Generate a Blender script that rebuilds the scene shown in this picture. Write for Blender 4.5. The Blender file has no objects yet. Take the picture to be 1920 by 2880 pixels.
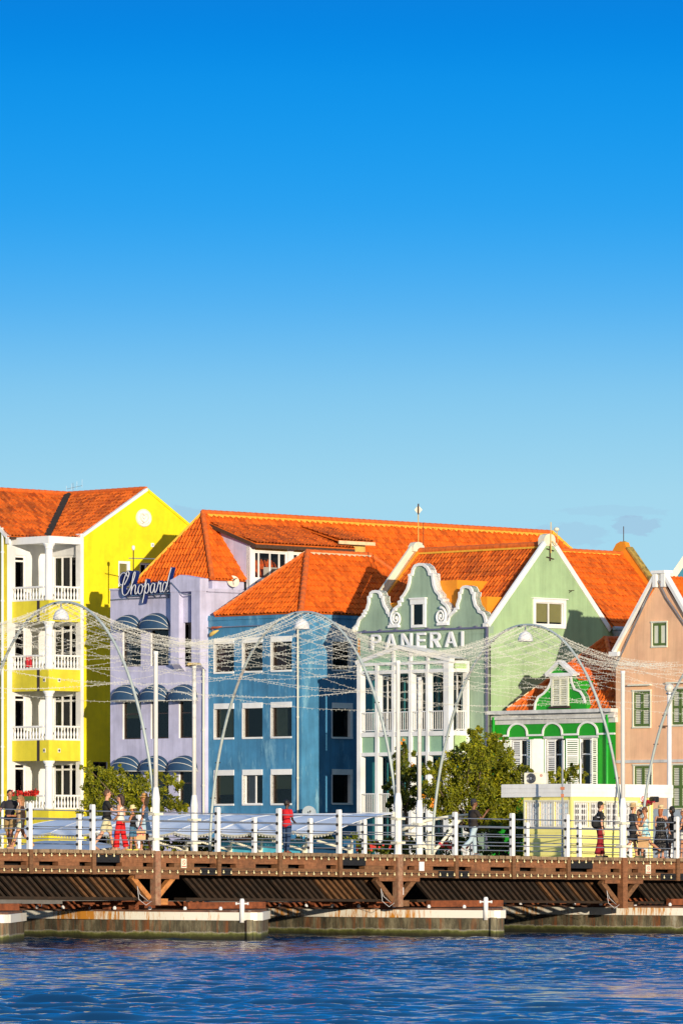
import bpy, bmesh, math, random
import numpy as np
from mathutils import Vector, Matrix

random.seed(7)
rng = np.random.RandomState(11)
SC = bpy.context.scene
COL = SC.collection
F, CX, HY, CZ = 16000.0, 960.0, 2400.0, 2.6      # focal length in photo pixels, principal column, horizon row, eye height
R2 = math.sqrt(0.5)
PI = math.pi

# ------------------------------------------------------------------ mesh builder
class MB:
    def __init__(s):
        s.v = []; s.f = []; s.uv = None
    def add(s, vs, fs):
        b = len(s.v)
        s.v += [tuple(v) for v in vs]
        s.f += [tuple(i + b for i in f) for f in fs]
        return s
    def hexa(s, p):      # 0-3 bottom ring, 4-7 top ring
        return s.add(p, [(0,3,2,1),(4,5,6,7),(0,1,5,4),(1,2,6,5),(2,3,7,6),(3,0,4,7)])
    def boxv(s, o, a, b, c):   # corner + three edge vectors
        o, a, b, c = Vector(o), Vector(a), Vector(b), Vector(c)
        return s.hexa([o, o+a, o+a+b, o+b, o+c, o+a+c, o+a+b+c, o+b+c])
    def cbox(s, c, sx, sy, sz, rz=0.0):
        ca, sa = math.cos(rz), math.sin(rz)
        X = Vector((ca, sa, 0))*sx; Y = Vector((-sa, ca, 0))*sy; Z = Vector((0,0,sz))
        return s.boxv(Vector(c) - X/2 - Y/2 - Z/2, X, Y, Z)
    def prism(s, pts, ext):
        pts = [Vector(p) for p in pts]; e = Vector(ext); n = len(pts)
        fs = [tuple(range(n)), tuple(reversed(range(n, 2*n)))]
        fs += [(i, i+n, (i+1) % n + n, (i+1) % n) for i in range(n)]
        return s.add(pts + [p + e for p in pts], fs)
    def quad(s, a, b, c, d):
        return s.add([a,b,c,d], [(0,1,2,3)])
    def poly(s, pts):
        return s.add(pts, [tuple(range(len(pts)))])
    def bar(s, a, b, w, h=None, up=(0,0,1)):     # rectangular bar a->b
        a, b = Vector(a), Vector(b); h = w if h is None else h
        d = (b-a).normalized(); u = Vector(up)
        if abs(d.dot(u)) > .98: u = Vector((1,0,0))
        x = d.cross(u).normalized(); y = x.cross(d).normalized()
        return s.boxv(a - x*w/2 - y*h/2, b-a, x*w, y*h)
    def tube(s, pts, r, n=8, cap=True):
        pts = [Vector(p) for p in pts]; m = len(pts)
        rs = r if hasattr(r, '__len__') else [r]*m
        b = len(s.v); prev = None
        for i, p in enumerate(pts):
            d = (pts[min(i+1, m-1)] - pts[max(i-1, 0)])
            d = d.normalized() if d.length > 1e-9 else Vector((0,0,1))
            if prev is None:
                u = Vector((0,0,1)) if abs(d.z) < .9 else Vector((1,0,0))
                x = d.cross(u).normalized()
            else:
                x = prev - d*prev.dot(d)
                x = x.normalized() if x.length > 1e-6 else d.orthogonal().normalized()
            prev = x; y = d.cross(x)
            for k in range(n):
                a = 2*PI*k/n
                s.v.append(tuple(p + (x*math.cos(a) + y*math.sin(a))*rs[i]))
        for i in range(m-1):
            for k in range(n):
                s.f.append((b+i*n+k, b+i*n+(k+1) % n, b+(i+1)*n+(k+1) % n, b+(i+1)*n+k))
        if cap:
            s.f.append(tuple(b+k for k in reversed(range(n))))
            s.f.append(tuple(b+(m-1)*n+k for k in range(n)))
        return s
    def lathe(s, c, prof, n=16, axis=None, cap=True):     # prof (r, h)
        c = Vector(c); b = len(s.v)
        A = Vector(axis).normalized() if axis is not None else Vector((0,0,1))
        X = A.orthogonal().normalized(); Y = A.cross(X)
        for r, h in prof:
            for k in range(n):
                a = 2*PI*k/n
                s.v.append(tuple(c + A*h + (X*math.cos(a)+Y*math.sin(a))*r))
        for i in range(len(prof)-1):
            for k in range(n):
                s.f.append((b+i*n+k, b+i*n+(k+1) % n, b+(i+1)*n+(k+1) % n, b+(i+1)*n+k))
        if cap:
            s.f.append(tuple(b+k for k in reversed(range(n))))
            s.f.append(tuple(b+(len(prof)-1)*n+k for k in range(n)))
        return s
    def ball(s, c, rx, ry=None, rz=None, nu=12, nv=8, rot=None):
        ry = rx if ry is None else ry; rz = rx if rz is None else rz
        c = Vector(c); b = len(s.v)
        def P(x, y, z):
            p = Vector((x*rx, y*ry, z*rz))
            if rot is not None: p = rot @ p
            return tuple(c + p)
        s.v.append(P(0,0,-1))
        for j in range(1, nv):
            t = PI*j/nv - PI/2
            for i in range(nu):
                a = 2*PI*i/nu
                s.v.append(P(math.cos(t)*math.cos(a), math.cos(t)*math.sin(a), math.sin(t)))
        s.v.append(P(0,0,1)); top = len(s.v)-1
        for i in range(nu):
            s.f.append((b, b+1+(i+1) % nu, b+1+i))
            s.f.append((top, b+1+(nv-2)*nu+i, b+1+(nv-2)*nu+(i+1) % nu))
        for j in range(nv-2):
            for i in range(nu):
                s.f.append((b+1+j*nu+i, b+1+j*nu+(i+1) % nu, b+1+(j+1)*nu+(i+1) % nu, b+1+(j+1)*nu+i))
        return s
    def build(s, name, mat, parent=None, smooth=False, **tags):
        off = root_loc(parent)
        me = bpy.data.meshes.new(name)
        me.from_pydata([(v[0]-off.x, v[1]-off.y, v[2]-off.z) for v in s.v], [], s.f)
        if s.uv is not None:
            lay = me.uv_layers.new(name='UVMap')
            arr = np.array([c for f in s.uv for c in f], dtype=np.float32).ravel()
            lay.data.foreach_set('uv', arr)
        if mat is not None: me.materials.append(mat)
        if smooth: me.polygons.foreach_set('use_smooth', [True]*len(me.polygons))
        me.update()
        o = bpy.data.objects.new(name, me); COL.objects.link(o)
        if parent is not None: o.parent = parent
        for k, v in tags.items(): o[k] = v
        return o

def root_loc(p):
    loc = Vector((0,0,0))
    while p is not None:
        loc += Vector(p.location); p = p.parent
    return loc

def fix_normals(o):
    bm = bmesh.new(); bm.from_mesh(o.data); bmesh.ops.recalc_face_normals(bm, faces=bm.faces); bm.to_mesh(o.data); bm.free()
    return o

def bevel(o, w=0.01, seg=1):
    m = o.modifiers.new('Bevel', 'BEVEL'); m.width = w; m.segments = seg; m.limit_method = 'ANGLE'
    return o

def thing(name, label, cat, loc=(0,0,0), group=None):
    o = bpy.data.objects.new(name, None); COL.objects.link(o)
    o.location = loc; o.empty_display_size = .2
    o['label'] = label; o['category'] = cat
    if group: o['group'] = group
    return o
def tag(o, label, cat, group=None, kind=None):
    o['label'] = label; o['category'] = cat
    if group: o['group'] = group
    if kind: o['kind'] = kind
    return o
def struct(o):
    o['kind'] = 'structure'; return o

# ------------------------------------------------------------------ vertical planes; photo pixels are read on to them
class Wall:
    def __init__(s, o, d, n):
        s.o = Vector((o[0], o[1])); s.d = Vector((d[0], d[1])).normalized(); s.n = Vector((n[0], n[1])).normalized()
    def off(s, k): return Wall(s.o + s.n*k, s.d, s.n)
    def u(s, px):
        q = (px-CX)/F
        return (q*s.o.y - s.o.x)/(s.d.x - q*s.d.y)
    def z(s, px, py):
        Y = s.o.y + s.u(px)*s.d.y
        return CZ + (HY-py)/F*Y
    def uz(s, px, py): return s.u(px), s.z(px, py)
    def P(s, u, z, o=0.0):
        p = s.o + s.d*u + s.n*o
        return Vector((p.x, p.y, z))
    def box(s, mb, u0, u1, z0, z1, o0, o1):
        return mb.hexa([s.P(u0,z0,o0), s.P(u1,z0,o0), s.P(u1,z0,o1), s.P(u0,z0,o1), s.P(u0,z1,o0), s.P(u1,z1,o0), s.P(u1,z1,o1), s.P(u0,z1,o1)])
    def plate(s, mb, uzs, o0, o1):   # polygon in (u,z), extruded between two offsets
        return mb.prism([s.P(u,z,o0) for u, z in uzs], Vector((s.n.x, s.n.y, 0))*(o1-o0))

K = (0.65, 242.0)                       # the front left corner of the green shop front: origin of the street grid
E = Vector((R2, -R2)); G = Vector((R2, R2))
def eg(e, g, z=0.0):
    return Vector((K[0] + (e+g)*R2, K[1] + (g-e)*R2, z))
def Ew(g):  return Wall((K[0]+g*R2, K[1]+g*R2), E, -G)      # faces the street; u = e
def Gw(e):  return Wall((K[0]+e*R2, K[1]-e*R2), G, E)       # faces right; u = g
def egbox(mb, e0, e1, g0, g1, z0, z1):
    return mb.hexa([eg(e0,g0,z0), eg(e1,g0,z0), eg(e1,g1,z0), eg(e0,g1,z0), eg(e0,g0,z1), eg(e1,g0,z1), eg(e1,g1,z1), eg(e0,g1,z1)])
def at(px, py, Y): return Vector(((px-CX)/F*Y, Y, CZ+(HY-py)/F*Y))

def pierced(mbw, mbr, w, u0, u1, z0, z1, openings, depth=0.3, o=0.0):
    """A wall sheet with real openings (u0,u1,z0,z1) and their reveals."""
    us = sorted({u0, u1} | {x for q in openings for x in q[:2] if u0 < x < u1})
    zs = sorted({z0, z1} | {x for q in openings for x in q[2:4] if z0 < x < z1})
    for i in range(len(us)-1):
        for j in range(len(zs)-1):
            cu, cz = (us[i]+us[i+1])/2, (zs[j]+zs[j+1])/2
            if any(q[0] < cu < q[1] and q[2] < cz < q[3] for q in openings): continue
            mbw.quad(w.P(us[i],zs[j],o), w.P(us[i+1],zs[j],o), w.P(us[i+1],zs[j+1],o), w.P(us[i],zs[j+1],o))
    for q in openings:
        a, b, c, d = q[:4]; dp = q[4] if len(q) > 4 else depth
        mbr.quad(w.P(a,c,o), w.P(a,d,o), w.P(a,d,o-dp), w.P(a,c,o-dp))
        mbr.quad(w.P(b,c,o), w.P(b,c,o-dp), w.P(b,d,o-dp), w.P(b,d,o))
        mbr.quad(w.P(a,d,o), w.P(b,d,o), w.P(b,d,o-dp), w.P(a,d,o-dp))
        mbr.quad(w.P(a,c,o), w.P(a,c,o-dp), w.P(b,c,o-dp), w.P(b,c,o))

class Reveals(MB):
    """jambs, head and sill lining of every opening: four quads each, one object per opening"""
    def build(s, name, m, parent=None, **k):
        for i in range(0, len(s.f), 4):
            MB().add(s.v[i*4:i*4+16], [(0,1,2,3),(4,5,6,7),(8,9,10,11),(12,13,14,15)]).build(name, m, parent, **k)
def clip2(poly, a, b, c):
    """keep the part of a (u,z) polygon with a*u+b*z >= c"""
    out = []
    for i in range(len(poly)):
        p, q = poly[i], poly[(i+1) % len(poly)]; dp, dq = a*p[0]+b*p[1]-c, a*q[0]+b*q[1]-c
        if dp >= 0: out.append(p)
        if dp*dq < 0: t = dp/(dp-dq); out.append((p[0]+(q[0]-p[0])*t, p[1]+(q[1]-p[1])*t))
    return out
def holed(mbw, mbr, w, poly, hole, depth):
    """a wall polygon with one real opening"""
    u0, u1, z0, z1 = hole
    mid = clip2(clip2(poly, 1, 0, u0), -1, 0, -u1)
    for p in (clip2(poly, -1, 0, -u0), clip2(poly, 1, 0, u1), clip2(mid, 0, -1, -z0), clip2(mid, 0, 1, z1)):
        if len(p) > 2: mbw.poly([w.P(*q) for q in p])
    for a, b in (((u0,z0),(u0,z1)), ((u1,z0),(u1,z1)), ((u0,z1),(u1,z1)), ((u0,z0),(u1,z0))):
        mbr.quad(w.P(*a), w.P(*b), w.P(*b, -depth), w.P(*a, -depth))

def rect_px(w, x0, x1, yt, yb, xy=None):
    """photo rectangle on a wall -> (u0,u1,z0,z1), heights read at column xy (default x0)."""
    x = x0 if xy is None else xy
    return w.u(x0), w.u(x1), w.z(x, yb), w.z(x, yt)

# ------------------------------------------------------------------ materials
MATS = {}
def nt(m):
    m.use_nodes = True; t = m.node_tree; b = t.nodes.get('Principled BSDF')
    return t, b
def ramp(t, stops, interp='LINEAR'):
    r = t.nodes.new('ShaderNodeValToRGB'); r.color_ramp.interpolation = interp
    while len(r.color_ramp.elements) < len(stops): r.color_ramp.elements.new(.5)
    for e, (p, c) in zip(r.color_ramp.elements, stops):
        e.position = p; e.color = (*c, 1) if len(c) == 3 else c
    return r
def noise(t, scale, detail=4, rough=.6, vec=None, sx=None):
    n = t.nodes.new('ShaderNodeTexNoise'); n.inputs['Scale'].default_value = scale
    n.inputs['Detail'].default_value = detail; n.inputs['Roughness'].default_value = rough
    if vec is not None:
        if sx is not None:
            mp = t.nodes.new('ShaderNodeMapping'); mp.inputs['Scale'].default_value = sx
            t.links.new(vec, mp.inputs['Vector']); vec = mp.outputs['Vector']
        t.links.new(vec, n.inputs['Vector'])
    return n
def pos(t):
    return t.nodes.new('ShaderNodeNewGeometry').outputs['Position']
def mixcol(t, fac, a, b, mode='MIX'):
    m = t.nodes.new('ShaderNodeMix'); m.data_type = 'RGBA'; m.blend_type = mode; m.clamp_factor = True
    fi, ai, bi = m.inputs[0], m.inputs[6], m.inputs[7]
    for sock, val in ((fi, fac), (ai, a), (bi, b)):
        if isinstance(val, bpy.types.NodeSocket): t.links.new(val, sock)
        elif isinstance(val, (int, float)): sock.default_value = val
        else: sock.default_value = (*val, 1) if len(val) == 3 else val
    return m.outputs[2]
def bump(t, b, h, strength=.3, dist=.02):
    n = t.nodes.new('ShaderNodeBump'); n.inputs['Strength'].default_value = strength; n.inputs['Distance'].default_value = dist
    t.links.new(h, n.inputs['Height']); t.links.new(n.outputs['Normal'], b.inputs['Normal'])
def mat(name, color, rough=.6, metal=0.0, var=.12, scale=3.0, bmp=0.0, spec=None, streak=0.0, dirt=None):
    if name in MATS: return MATS[name]
    m = bpy.data.materials.new(name); t, b = nt(m)
    c = Vector(color)
    P = pos(t)
    n = noise(t, scale, 5, .65, P)
    lo = tuple(max(0, x*(1-var)) for x in c); hi = tuple(min(1, x*(1+var)) for x in c)
    r = ramp(t, [(.3, lo), (.7, hi)]); t.links.new(n.outputs['Fac'], r.inputs['Fac'])
    out = r.outputs['Color']
    if streak:
        s = noise(t, 1.0, 6, .7, P, (3.2, 3.2, .22))
        sr = ramp(t, [(.42, (1,1,1)), (.72, (1-streak,)*3)]); t.links.new(s.outputs['Fac'], sr.inputs['Fac'])
        out = mixcol(t, 1.0, out, sr.outputs['Color'], 'MULTIPLY')
        pn = noise(t, .55, 4, .6, P); pr = ramp(t, [(.32, (.84,.84,.85)), (.52, (1,1,1)), (.7, (1.06,1.05,1.03))]); t.links.new(pn.outputs['Fac'], pr.inputs['Fac'])
        out = mixcol(t, 1.0, out, pr.outputs['Color'], 'MULTIPLY')
    if dirt:
        d = noise(t, dirt[1], 6, .75, P, dirt[3] if len(dirt) > 3 else None)
        dr = ramp(t, [(dirt[2], (0,0,0)), (min(1, dirt[2]+.14), (1,1,1))]); t.links.new(d.outputs['Fac'], dr.inputs['Fac'])
        out = mixcol(t, dr.outputs['Color'], out, dirt[0])
    t.links.new(out, b.inputs['Base Color'])
    b.inputs['Roughness'].default_value = rough; b.inputs['Metallic'].default_value = metal
    if spec is not None: b.inputs['Specular IOR Level'].default_value = spec
    if bmp:
        n2 = noise(t, 18, 5, .7, P); bump(t, b, n2.outputs['Fac'], bmp, .02)
    MATS[name] = m
    return m

def mat_tiles(name, base=(.62,.125,.012), alt=(.40,.06,.008), dark=(.10,.035,.012), moss=.35):
    m = bpy.data.materials.new(name); t, b = nt(m)
    uv = t.nodes.new('ShaderNodeUVMap')
    fl = t.nodes.new('ShaderNodeVectorMath'); fl.operation = 'FLOOR'; t.links.new(uv.outputs['UV'], fl.inputs[0])
    wn = t.nodes.new('ShaderNodeTexWhiteNoise'); wn.noise_dimensions = '2D'; t.links.new(fl.outputs['Vector'], wn.inputs['Vector'])
    r = ramp(t, [(0, alt), (.45, base), (1, tuple(min(1, x*1.25) for x in base))]); t.links.new(wn.outputs['Value'], r.inputs['Fac'])
    P = pos(t)
    n = noise(t, .8, 6, .7, P); nr = ramp(t, [(.5, (0,0,0)), (.75, (moss,)*3)]); t.links.new(n.outputs['Fac'], nr.inputs['Fac'])
    c = mixcol(t, nr.outputs['Color'], r.outputs['Color'], dark)
    n2 = noise(t, 6, 6, .75, P); n2r = ramp(t, [(.35, (.72,.72,.72)), (.65, (1.1,1.1,1.1))]); t.links.new(n2.outputs['Fac'], n2r.inputs['Fac'])
    c = mixcol(t, 1.0, c, n2r.outputs['Color'], 'MULTIPLY')
    t.links.new(c, b.inputs['Base Color']); b.inputs['Roughness'].default_value = .75
    b.inputs['Specular IOR Level'].default_value = .25
    n3 = noise(t, 30, 4, .7, P); bump(t, b, n3.outputs['Fac'], .35, .015)
    return m

def mat_glass(name, tint=(.02,.025,.03), alpha=.8):
    m = bpy.data.materials.new(name); m.use_nodes = True; t = m.node_tree; t.nodes.clear()
    out = t.nodes.new('ShaderNodeOutputMaterial'); mix = t.nodes.new('ShaderNodeMixShader')
    tr = t.nodes.new('ShaderNodeBsdfTransparent'); tr.inputs['Color'].default_value = (alpha, alpha, alpha*1.02, 1)
    gl = t.nodes.new('ShaderNodeBsdfGlossy'); gl.inputs['Roughness'].default_value = .04; gl.inputs['Color'].default_value = (.55,.57,.6,1)
    n = noise(t, 1.5, 2, .5, pos(t)); bp = t.nodes.new('ShaderNodeBump'); bp.inputs['Strength'].default_value = .06; bp.inputs['Distance'].default_value = .05
    t.links.new(n.outputs['Fac'], bp.inputs['Height']); t.links.new(bp.outputs['Normal'], gl.inputs['Normal'])
    fr = t.nodes.new('ShaderNodeFresnel'); fr.inputs['IOR'].default_value = 1.5
    t.links.new(fr.outputs['Fac'], mix.inputs['Fac']); t.links.new(tr.outputs[0], mix.inputs[1]); t.links.new(gl.outputs[0], mix.inputs[2])
    t.links.new(mix.outputs[0], out.inputs['Surface'])
    return m

def mat_wood(name, a, b_, grime=(.03,.02,.012), dirx=(1,1,12), bm=.4):
    m = bpy.data.materials.new(name); t, b = nt(m); P = pos(t)
    n = noise(t, 2.2, 7, .7, P, dirx); r = ramp(t, [(.3, a), (.7, b_)]); t.links.new(n.outputs['Fac'], r.inputs['Fac'])
    n2 = noise(t, 1.1, 6, .75, P); r2 = ramp(t, [(.5, (0,0,0)), (.8, (.8,.8,.8))]); t.links.new(n2.outputs['Fac'], r2.inputs['Fac'])
    c = mixcol(t, r2.outputs['Color'], r.outputs['Color'], grime)
    n3 = noise(t, 9, 5, .7, P); r3 = ramp(t, [(.3, (.6,.6,.6)), (.7, (1.15,1.15,1.15))]); t.links.new(n3.outputs['Fac'], r3.inputs['Fac'])
    c = mixcol(t, 1.0, c, r3.outputs['Color'], 'MULTIPLY')
    t.links.new(c, b.inputs['Base Color']); b.inputs['Roughness'].default_value = .8
    bump(t, b, n.outputs['Fac'], bm, .02)
    return m

M = {}
def mats():
    M['yellow'] = mat('yellow_stucco', (.86,.72,.004), .8, var=.06, bmp=.12, streak=.10, dirt=((.55,.45,.05), .5, .68))
    M['yellow_loggia'] = mat('yellow_balcony_paint', (.78,.66,.035), .75, var=.06, bmp=.1, streak=.14)
    M['white'] = mat('white_paint', (.87,.87,.85), .55, var=.05, bmp=.08, streak=.08)
    M['cream'] = mat('cream_paint', (.80,.76,.60), .6, var=.06, bmp=.08, streak=.12)
    M['white_blue'] = mat('white_stucco', (.78,.79,.80), .75, var=.05, bmp=.1, streak=.1)
    M['lav'] = mat('lavender_stucco', (.58,.57,.76), .8, var=.07, scale=1.1, bmp=.15, streak=.24, dirt=((.46,.45,.58), .8, .64, (1.5,1.5,.4)))
    M['blue'] = mat('blue_stucco', (.06,.245,.44), .8, var=.16, scale=1.2, bmp=.15, streak=.3, dirt=((.20,.42,.56), .8, .55, (1.6,1.6,.45)))
    M['sage'] = mat('sage_green_stucco', (.33,.455,.335), .8, var=.08, scale=1.2, bmp=.18, streak=.26)
    M['lightgreen'] = mat('light_green_stucco', (.36,.52,.28), .82, var=.07, scale=.8, bmp=.15, streak=.2, dirt=((.36,.50,.30), .6, .62, (1,1,.5)))
    M['green'] = mat('bright_green_paint', (.012,.34,.012), .65, var=.07, bmp=.1, streak=.10)
    M['pink'] = mat('salmon_stucco', (1.0,.57,.335), .82, var=.07, scale=1.0, bmp=.12, streak=.2, dirt=((.80,.50,.16), .6, .66))
    M['orange_plaster'] = mat('orange_plaster', (.80,.27,.01), .8, var=.08, bmp=.1)
    M['ochre'] = mat('ochre_plaster', (.72,.50,.13), .8, var=.12, bmp=.15, streak=.2)
    M['mortar'] = mat('yellow_mortar', (.78,.42,.04), .9, var=.18, scale=6, bmp=.3)
    M['mortar_pale'] = mat('pale_mortar', (.72,.55,.33), .9, var=.2, scale=6, bmp=.3)
    M['tile'] = mat_tiles('terracotta_tiles', (.72,.135,.009), (.55,.095,.007), moss=.25)
    M['tile_old'] = mat_tiles('weathered_terracotta_tiles', (.62,.125,.012), (.38,.065,.009), (.09,.04,.015), .65)
    M['tile_cap'] = mat('terracotta_cap', (.66,.13,.012), .75, var=.25, scale=5, bmp=.3)
    M['glass'] = mat_glass('window_glass')
    M['glass_dark'] = mat_glass('smoked_glass', alpha=.22)
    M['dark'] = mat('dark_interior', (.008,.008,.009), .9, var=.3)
    M['room'] = mat('dim_room', (.05,.045,.04), .9, var=.3)
    M['curtain'] = mat('pale_curtain', (.55,.52,.45), .9, var=.1)
    M['curtain_red'] = mat('rust_curtain', (.28,.06,.03), .9, var=.15)
    M['curtain_olive'] = mat('olive_curtain', (.32,.33,.16), .9, var=.15)
    M['blind'] = mat('olive_roller_blind', (.30,.29,.10), .85, var=.06)
    M['teal'] = mat('teal_panel_paint', (.02,.16,.17), .7, var=.1)
    M['greenpanel'] = mat('green_panel_paint', (.27,.45,.31), .7, var=.05, bmp=.06)
    M['frame_brown'] = mat('dark_brown_frame', (.05,.03,.02), .5, var=.1)
    M['shutter_green'] = mat('dark_green_shutter_paint', (.10,.16,.035), .6, var=.1)
    M['louver'] = mat('pale_louver_paint', (.74,.74,.60), .6, var=.06, bmp=.05)
    M['awning'] = mat('navy_awning_canvas', (.018,.06,.13), .75, var=.15, scale=5, dirt=((.05,.09,.12), 3, .62))
    M['awning_trim'] = mat('pale_awning_piping', (.72,.72,.66), .6, var=.06)
    M['metal'] = mat('galvanised_metal', (.42,.44,.47), .4, .8, var=.1)
    M['metal_purple'] = mat('violet_grey_metal', (.20,.19,.28), .45, .4, var=.1)
    M['iron'] = mat('rusty_iron', (.09,.05,.03), .7, .4, var=.3, scale=12)
    M['black'] = mat('black_fittings', (.012,.012,.014), .45, var=.2)
    M['concrete_cap'] = mat('white_grey_cornice_paint', (.68,.68,.66), .7, var=.08, bmp=.1, streak=.25)
    M['signblue'] = mat('royal_blue_sign_metal', (.008,.022,.13), .35, .1, var=.1)
    M['signwhite'] = mat('white_sign_face', (.78,.78,.80), .45, var=.03)
    M['pipe_green'] = mat('bright_green_pipe', (.015,.38,.03), .5, var=.06)
    M['stone'] = mat('grey_blue_plinth', (.34,.40,.46), .8, var=.1, bmp=.1)
    M['paving'] = mat('quay_paving', (.26,.23,.19), .85, var=.2, scale=2, bmp=.2)
    M['quay'] = mat('quay_stone', (.20,.17,.13), .85, var=.3, scale=1.5, bmp=.4, streak=.4)
mats()

# ------------------------------------------------------------------ pantile roofs
def tiles(mb, pts, tw=.21, tl=.34, amp=.04, lift=.042, thick=.0):
    """Pantile relief over a convex planar polygon; pts[0]->pts[1] is the eave."""
    pts = [Vector(p) for p in pts]
    s = (pts[1]-pts[0]).normalized()
    nrm = None
    for i in range(2, len(pts)):
        c = s.cross(pts[i]-pts[0])
        if c.length > 1e-4: nrm = c.normalized(); break
    flip = nrm.z < 0
    if flip: nrm = -nrm
    t = nrm.cross(s) if not flip else s.cross(nrm)*1.0
    if t.z < 0: t = -t
    o = pts[0]
    S = [(p-o).dot(s) for p in pts]; T = [(p-o).dot(t) for p in pts]
    s0, s1 = min(S), max(S); t0, t1 = min(T), max(T)
    ns = max(2, int(round((s1-s0)/tw)))*5 + 1
    nr = int(math.ceil((t1-t0)/tl - 1e-6))
    ss = np.linspace(s0, s1, ns)
    ph = (ss - s0)/tw*2*PI
    prof = amp*(np.clip(np.cos(ph)*1.15+.25, -.55, 1.2))
    rows = []
    for j in range(nr):
        a = t0+j*tl; b = min(t0+(j+1)*tl, t1+.02)
        rows.append((a, lift)); rows.append((b, 0.0))
    bm = bmesh.new(); uvl = bm.loops.layers.uv.new('UVMap')
    grid = []; tj = {}
    jit = random.Random(int(abs(s0*31+t1*77)*10) + len(pts))
    for (tt, lf) in rows:
        row = []
        for i in range(ns):
            kk = (i//5, len(grid)//2)
            if kk not in tj: tj[kk] = (jit.gauss(0,.007), jit.gauss(0,.014))
            a_, b_ = tj[kk]
            p = o + s*float(ss[i]) + t*(tt+(b_ if lf else 0)) + nrm*(float(prof[i])+lf+a_+jit.uniform(-.003,.003))
            row.append(bm.verts.new(p))
        grid.append(row)
    for j in range(len(rows)-1):
        riser = (j % 2 == 1)
        for i in range(ns-1):
            f = bm.faces.new((grid[j][i], grid[j][i+1], grid[j+1][i+1], grid[j+1][i]))
            cu = (ss[i]-s0)/tw + 7.01; cv = j//2 + .5 + 3
            for l, (du) in zip(f.loops, (0, .19, .19, 0)):
                l[uvl].uv = (math.floor(cu+.03)+.2+du*.5, cv)
            f.smooth = not riser
    n = len(pts); cen = sum(pts, Vector())/n
    for k in range(n):
        a, b = pts[k], pts[(k+1) % n]
        if k == 0: a = a - t*.02; b = b - t*.02
        pn = (b-a).cross(nrm).normalized()
        if (cen-a).dot(pn) > 0: pn = -pn
        bmesh.ops.bisect_plane(bm, geom=bm.verts[:]+bm.edges[:]+bm.faces[:], plane_co=a, plane_no=pn, clear_outer=True)
    base = len(mb.v); bm.verts.ensure_lookup_table(); bm.verts.index_update()
    if mb.uv is None: mb.uv = [[(0,0)]*len(f) for f in mb.f]
    for v in bm.verts: mb.v.append(tuple(v.co))
    for f in bm.faces:
        vs = [l.vert.index+base for l in f.loops]; us = [tuple(l[uvl].uv) for l in f.loops]
        if f.normal.dot(nrm) < -.01: vs.reverse(); us.reverse()
        mb.f.append(tuple(vs)); mb.uv.append(us)
    bm.free()
    # underside sheet
    q = [p - nrm*.07 for p in pts]
    b0 = len(mb.v)
    mb.v += [tuple(p) for p in q]; mb.f.append(tuple(b0+i for i in range(n))); mb.uv.append([(0,0)]*n)
    b0 = len(mb.v)
    for k in range(n):
        a, b = pts[k], pts[(k+1) % n]; c, d = q[(k+1) % n], q[k]
        i0 = len(mb.v); mb.v += [tuple(a), tuple(b), tuple(c), tuple(d)]
        mb.f.append((i0, i0+1, i0+2, i0+3)); mb.uv.append([(0,0)]*4)
    return nrm

def ridge(mb, a, b, r=.11, step=.36):
    """overlapping half-round cap tiles from a to b"""
    a, b = Vector(a), Vector(b); L = (b-a).length; d = (b-a)/L
    n = max(1, int(L/step)); st = L/n
    for i in range(n):
        p = a + d*st*i; q = a + d*(st*(i+1)+.04)
        mb.tube([p, q], [r*1.12, r*.95], 10, True)
def scallop(mb, a, b, drop, nrm, w=.36, h=.16):
    """wavy mortar skirt under a ridge, lying on a slope with normal nrm; drop = downslope direction"""
    a, b, drop, nrm = Vector(a), Vector(b), Vector(drop).normalized(), Vector(nrm).normalized()
    L = (b-a).length; d = (b-a)/L; n = max(1, int(L/w)); st = L/n
    for i in range(n):
        p = a + d*st*i + nrm*.075; q = p + d*st
        m1 = p + d*st*.5 + drop*h*random.uniform(.8,1.15)
        mb.prism([p, p+drop*h*.45, m1, q+drop*h*.45, q], nrm*.02)
ZG = 1.9            # quay level

def curtain_sheet(mb, w, u0, u1, z0, z1, o, amp=.03, wl=.13):
    n = max(4, int((u1-u0)/.03)); a = len(mb.v)
    for i in range(n+1):
        u = u0+(u1-u0)*i/n; k = amp*math.sin(2*PI*u/wl)+amp*.4*math.sin(2*PI*u/(wl*2.7)+1)
        mb.v.append(tuple(w.P(u, z0, o+k))); mb.v.append(tuple(w.P(u, z1, o+k*.6)))
    for i in range(n): mb.f.append((a+2*i, a+2*i+2, a+2*i+3, a+2*i+1))

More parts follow.
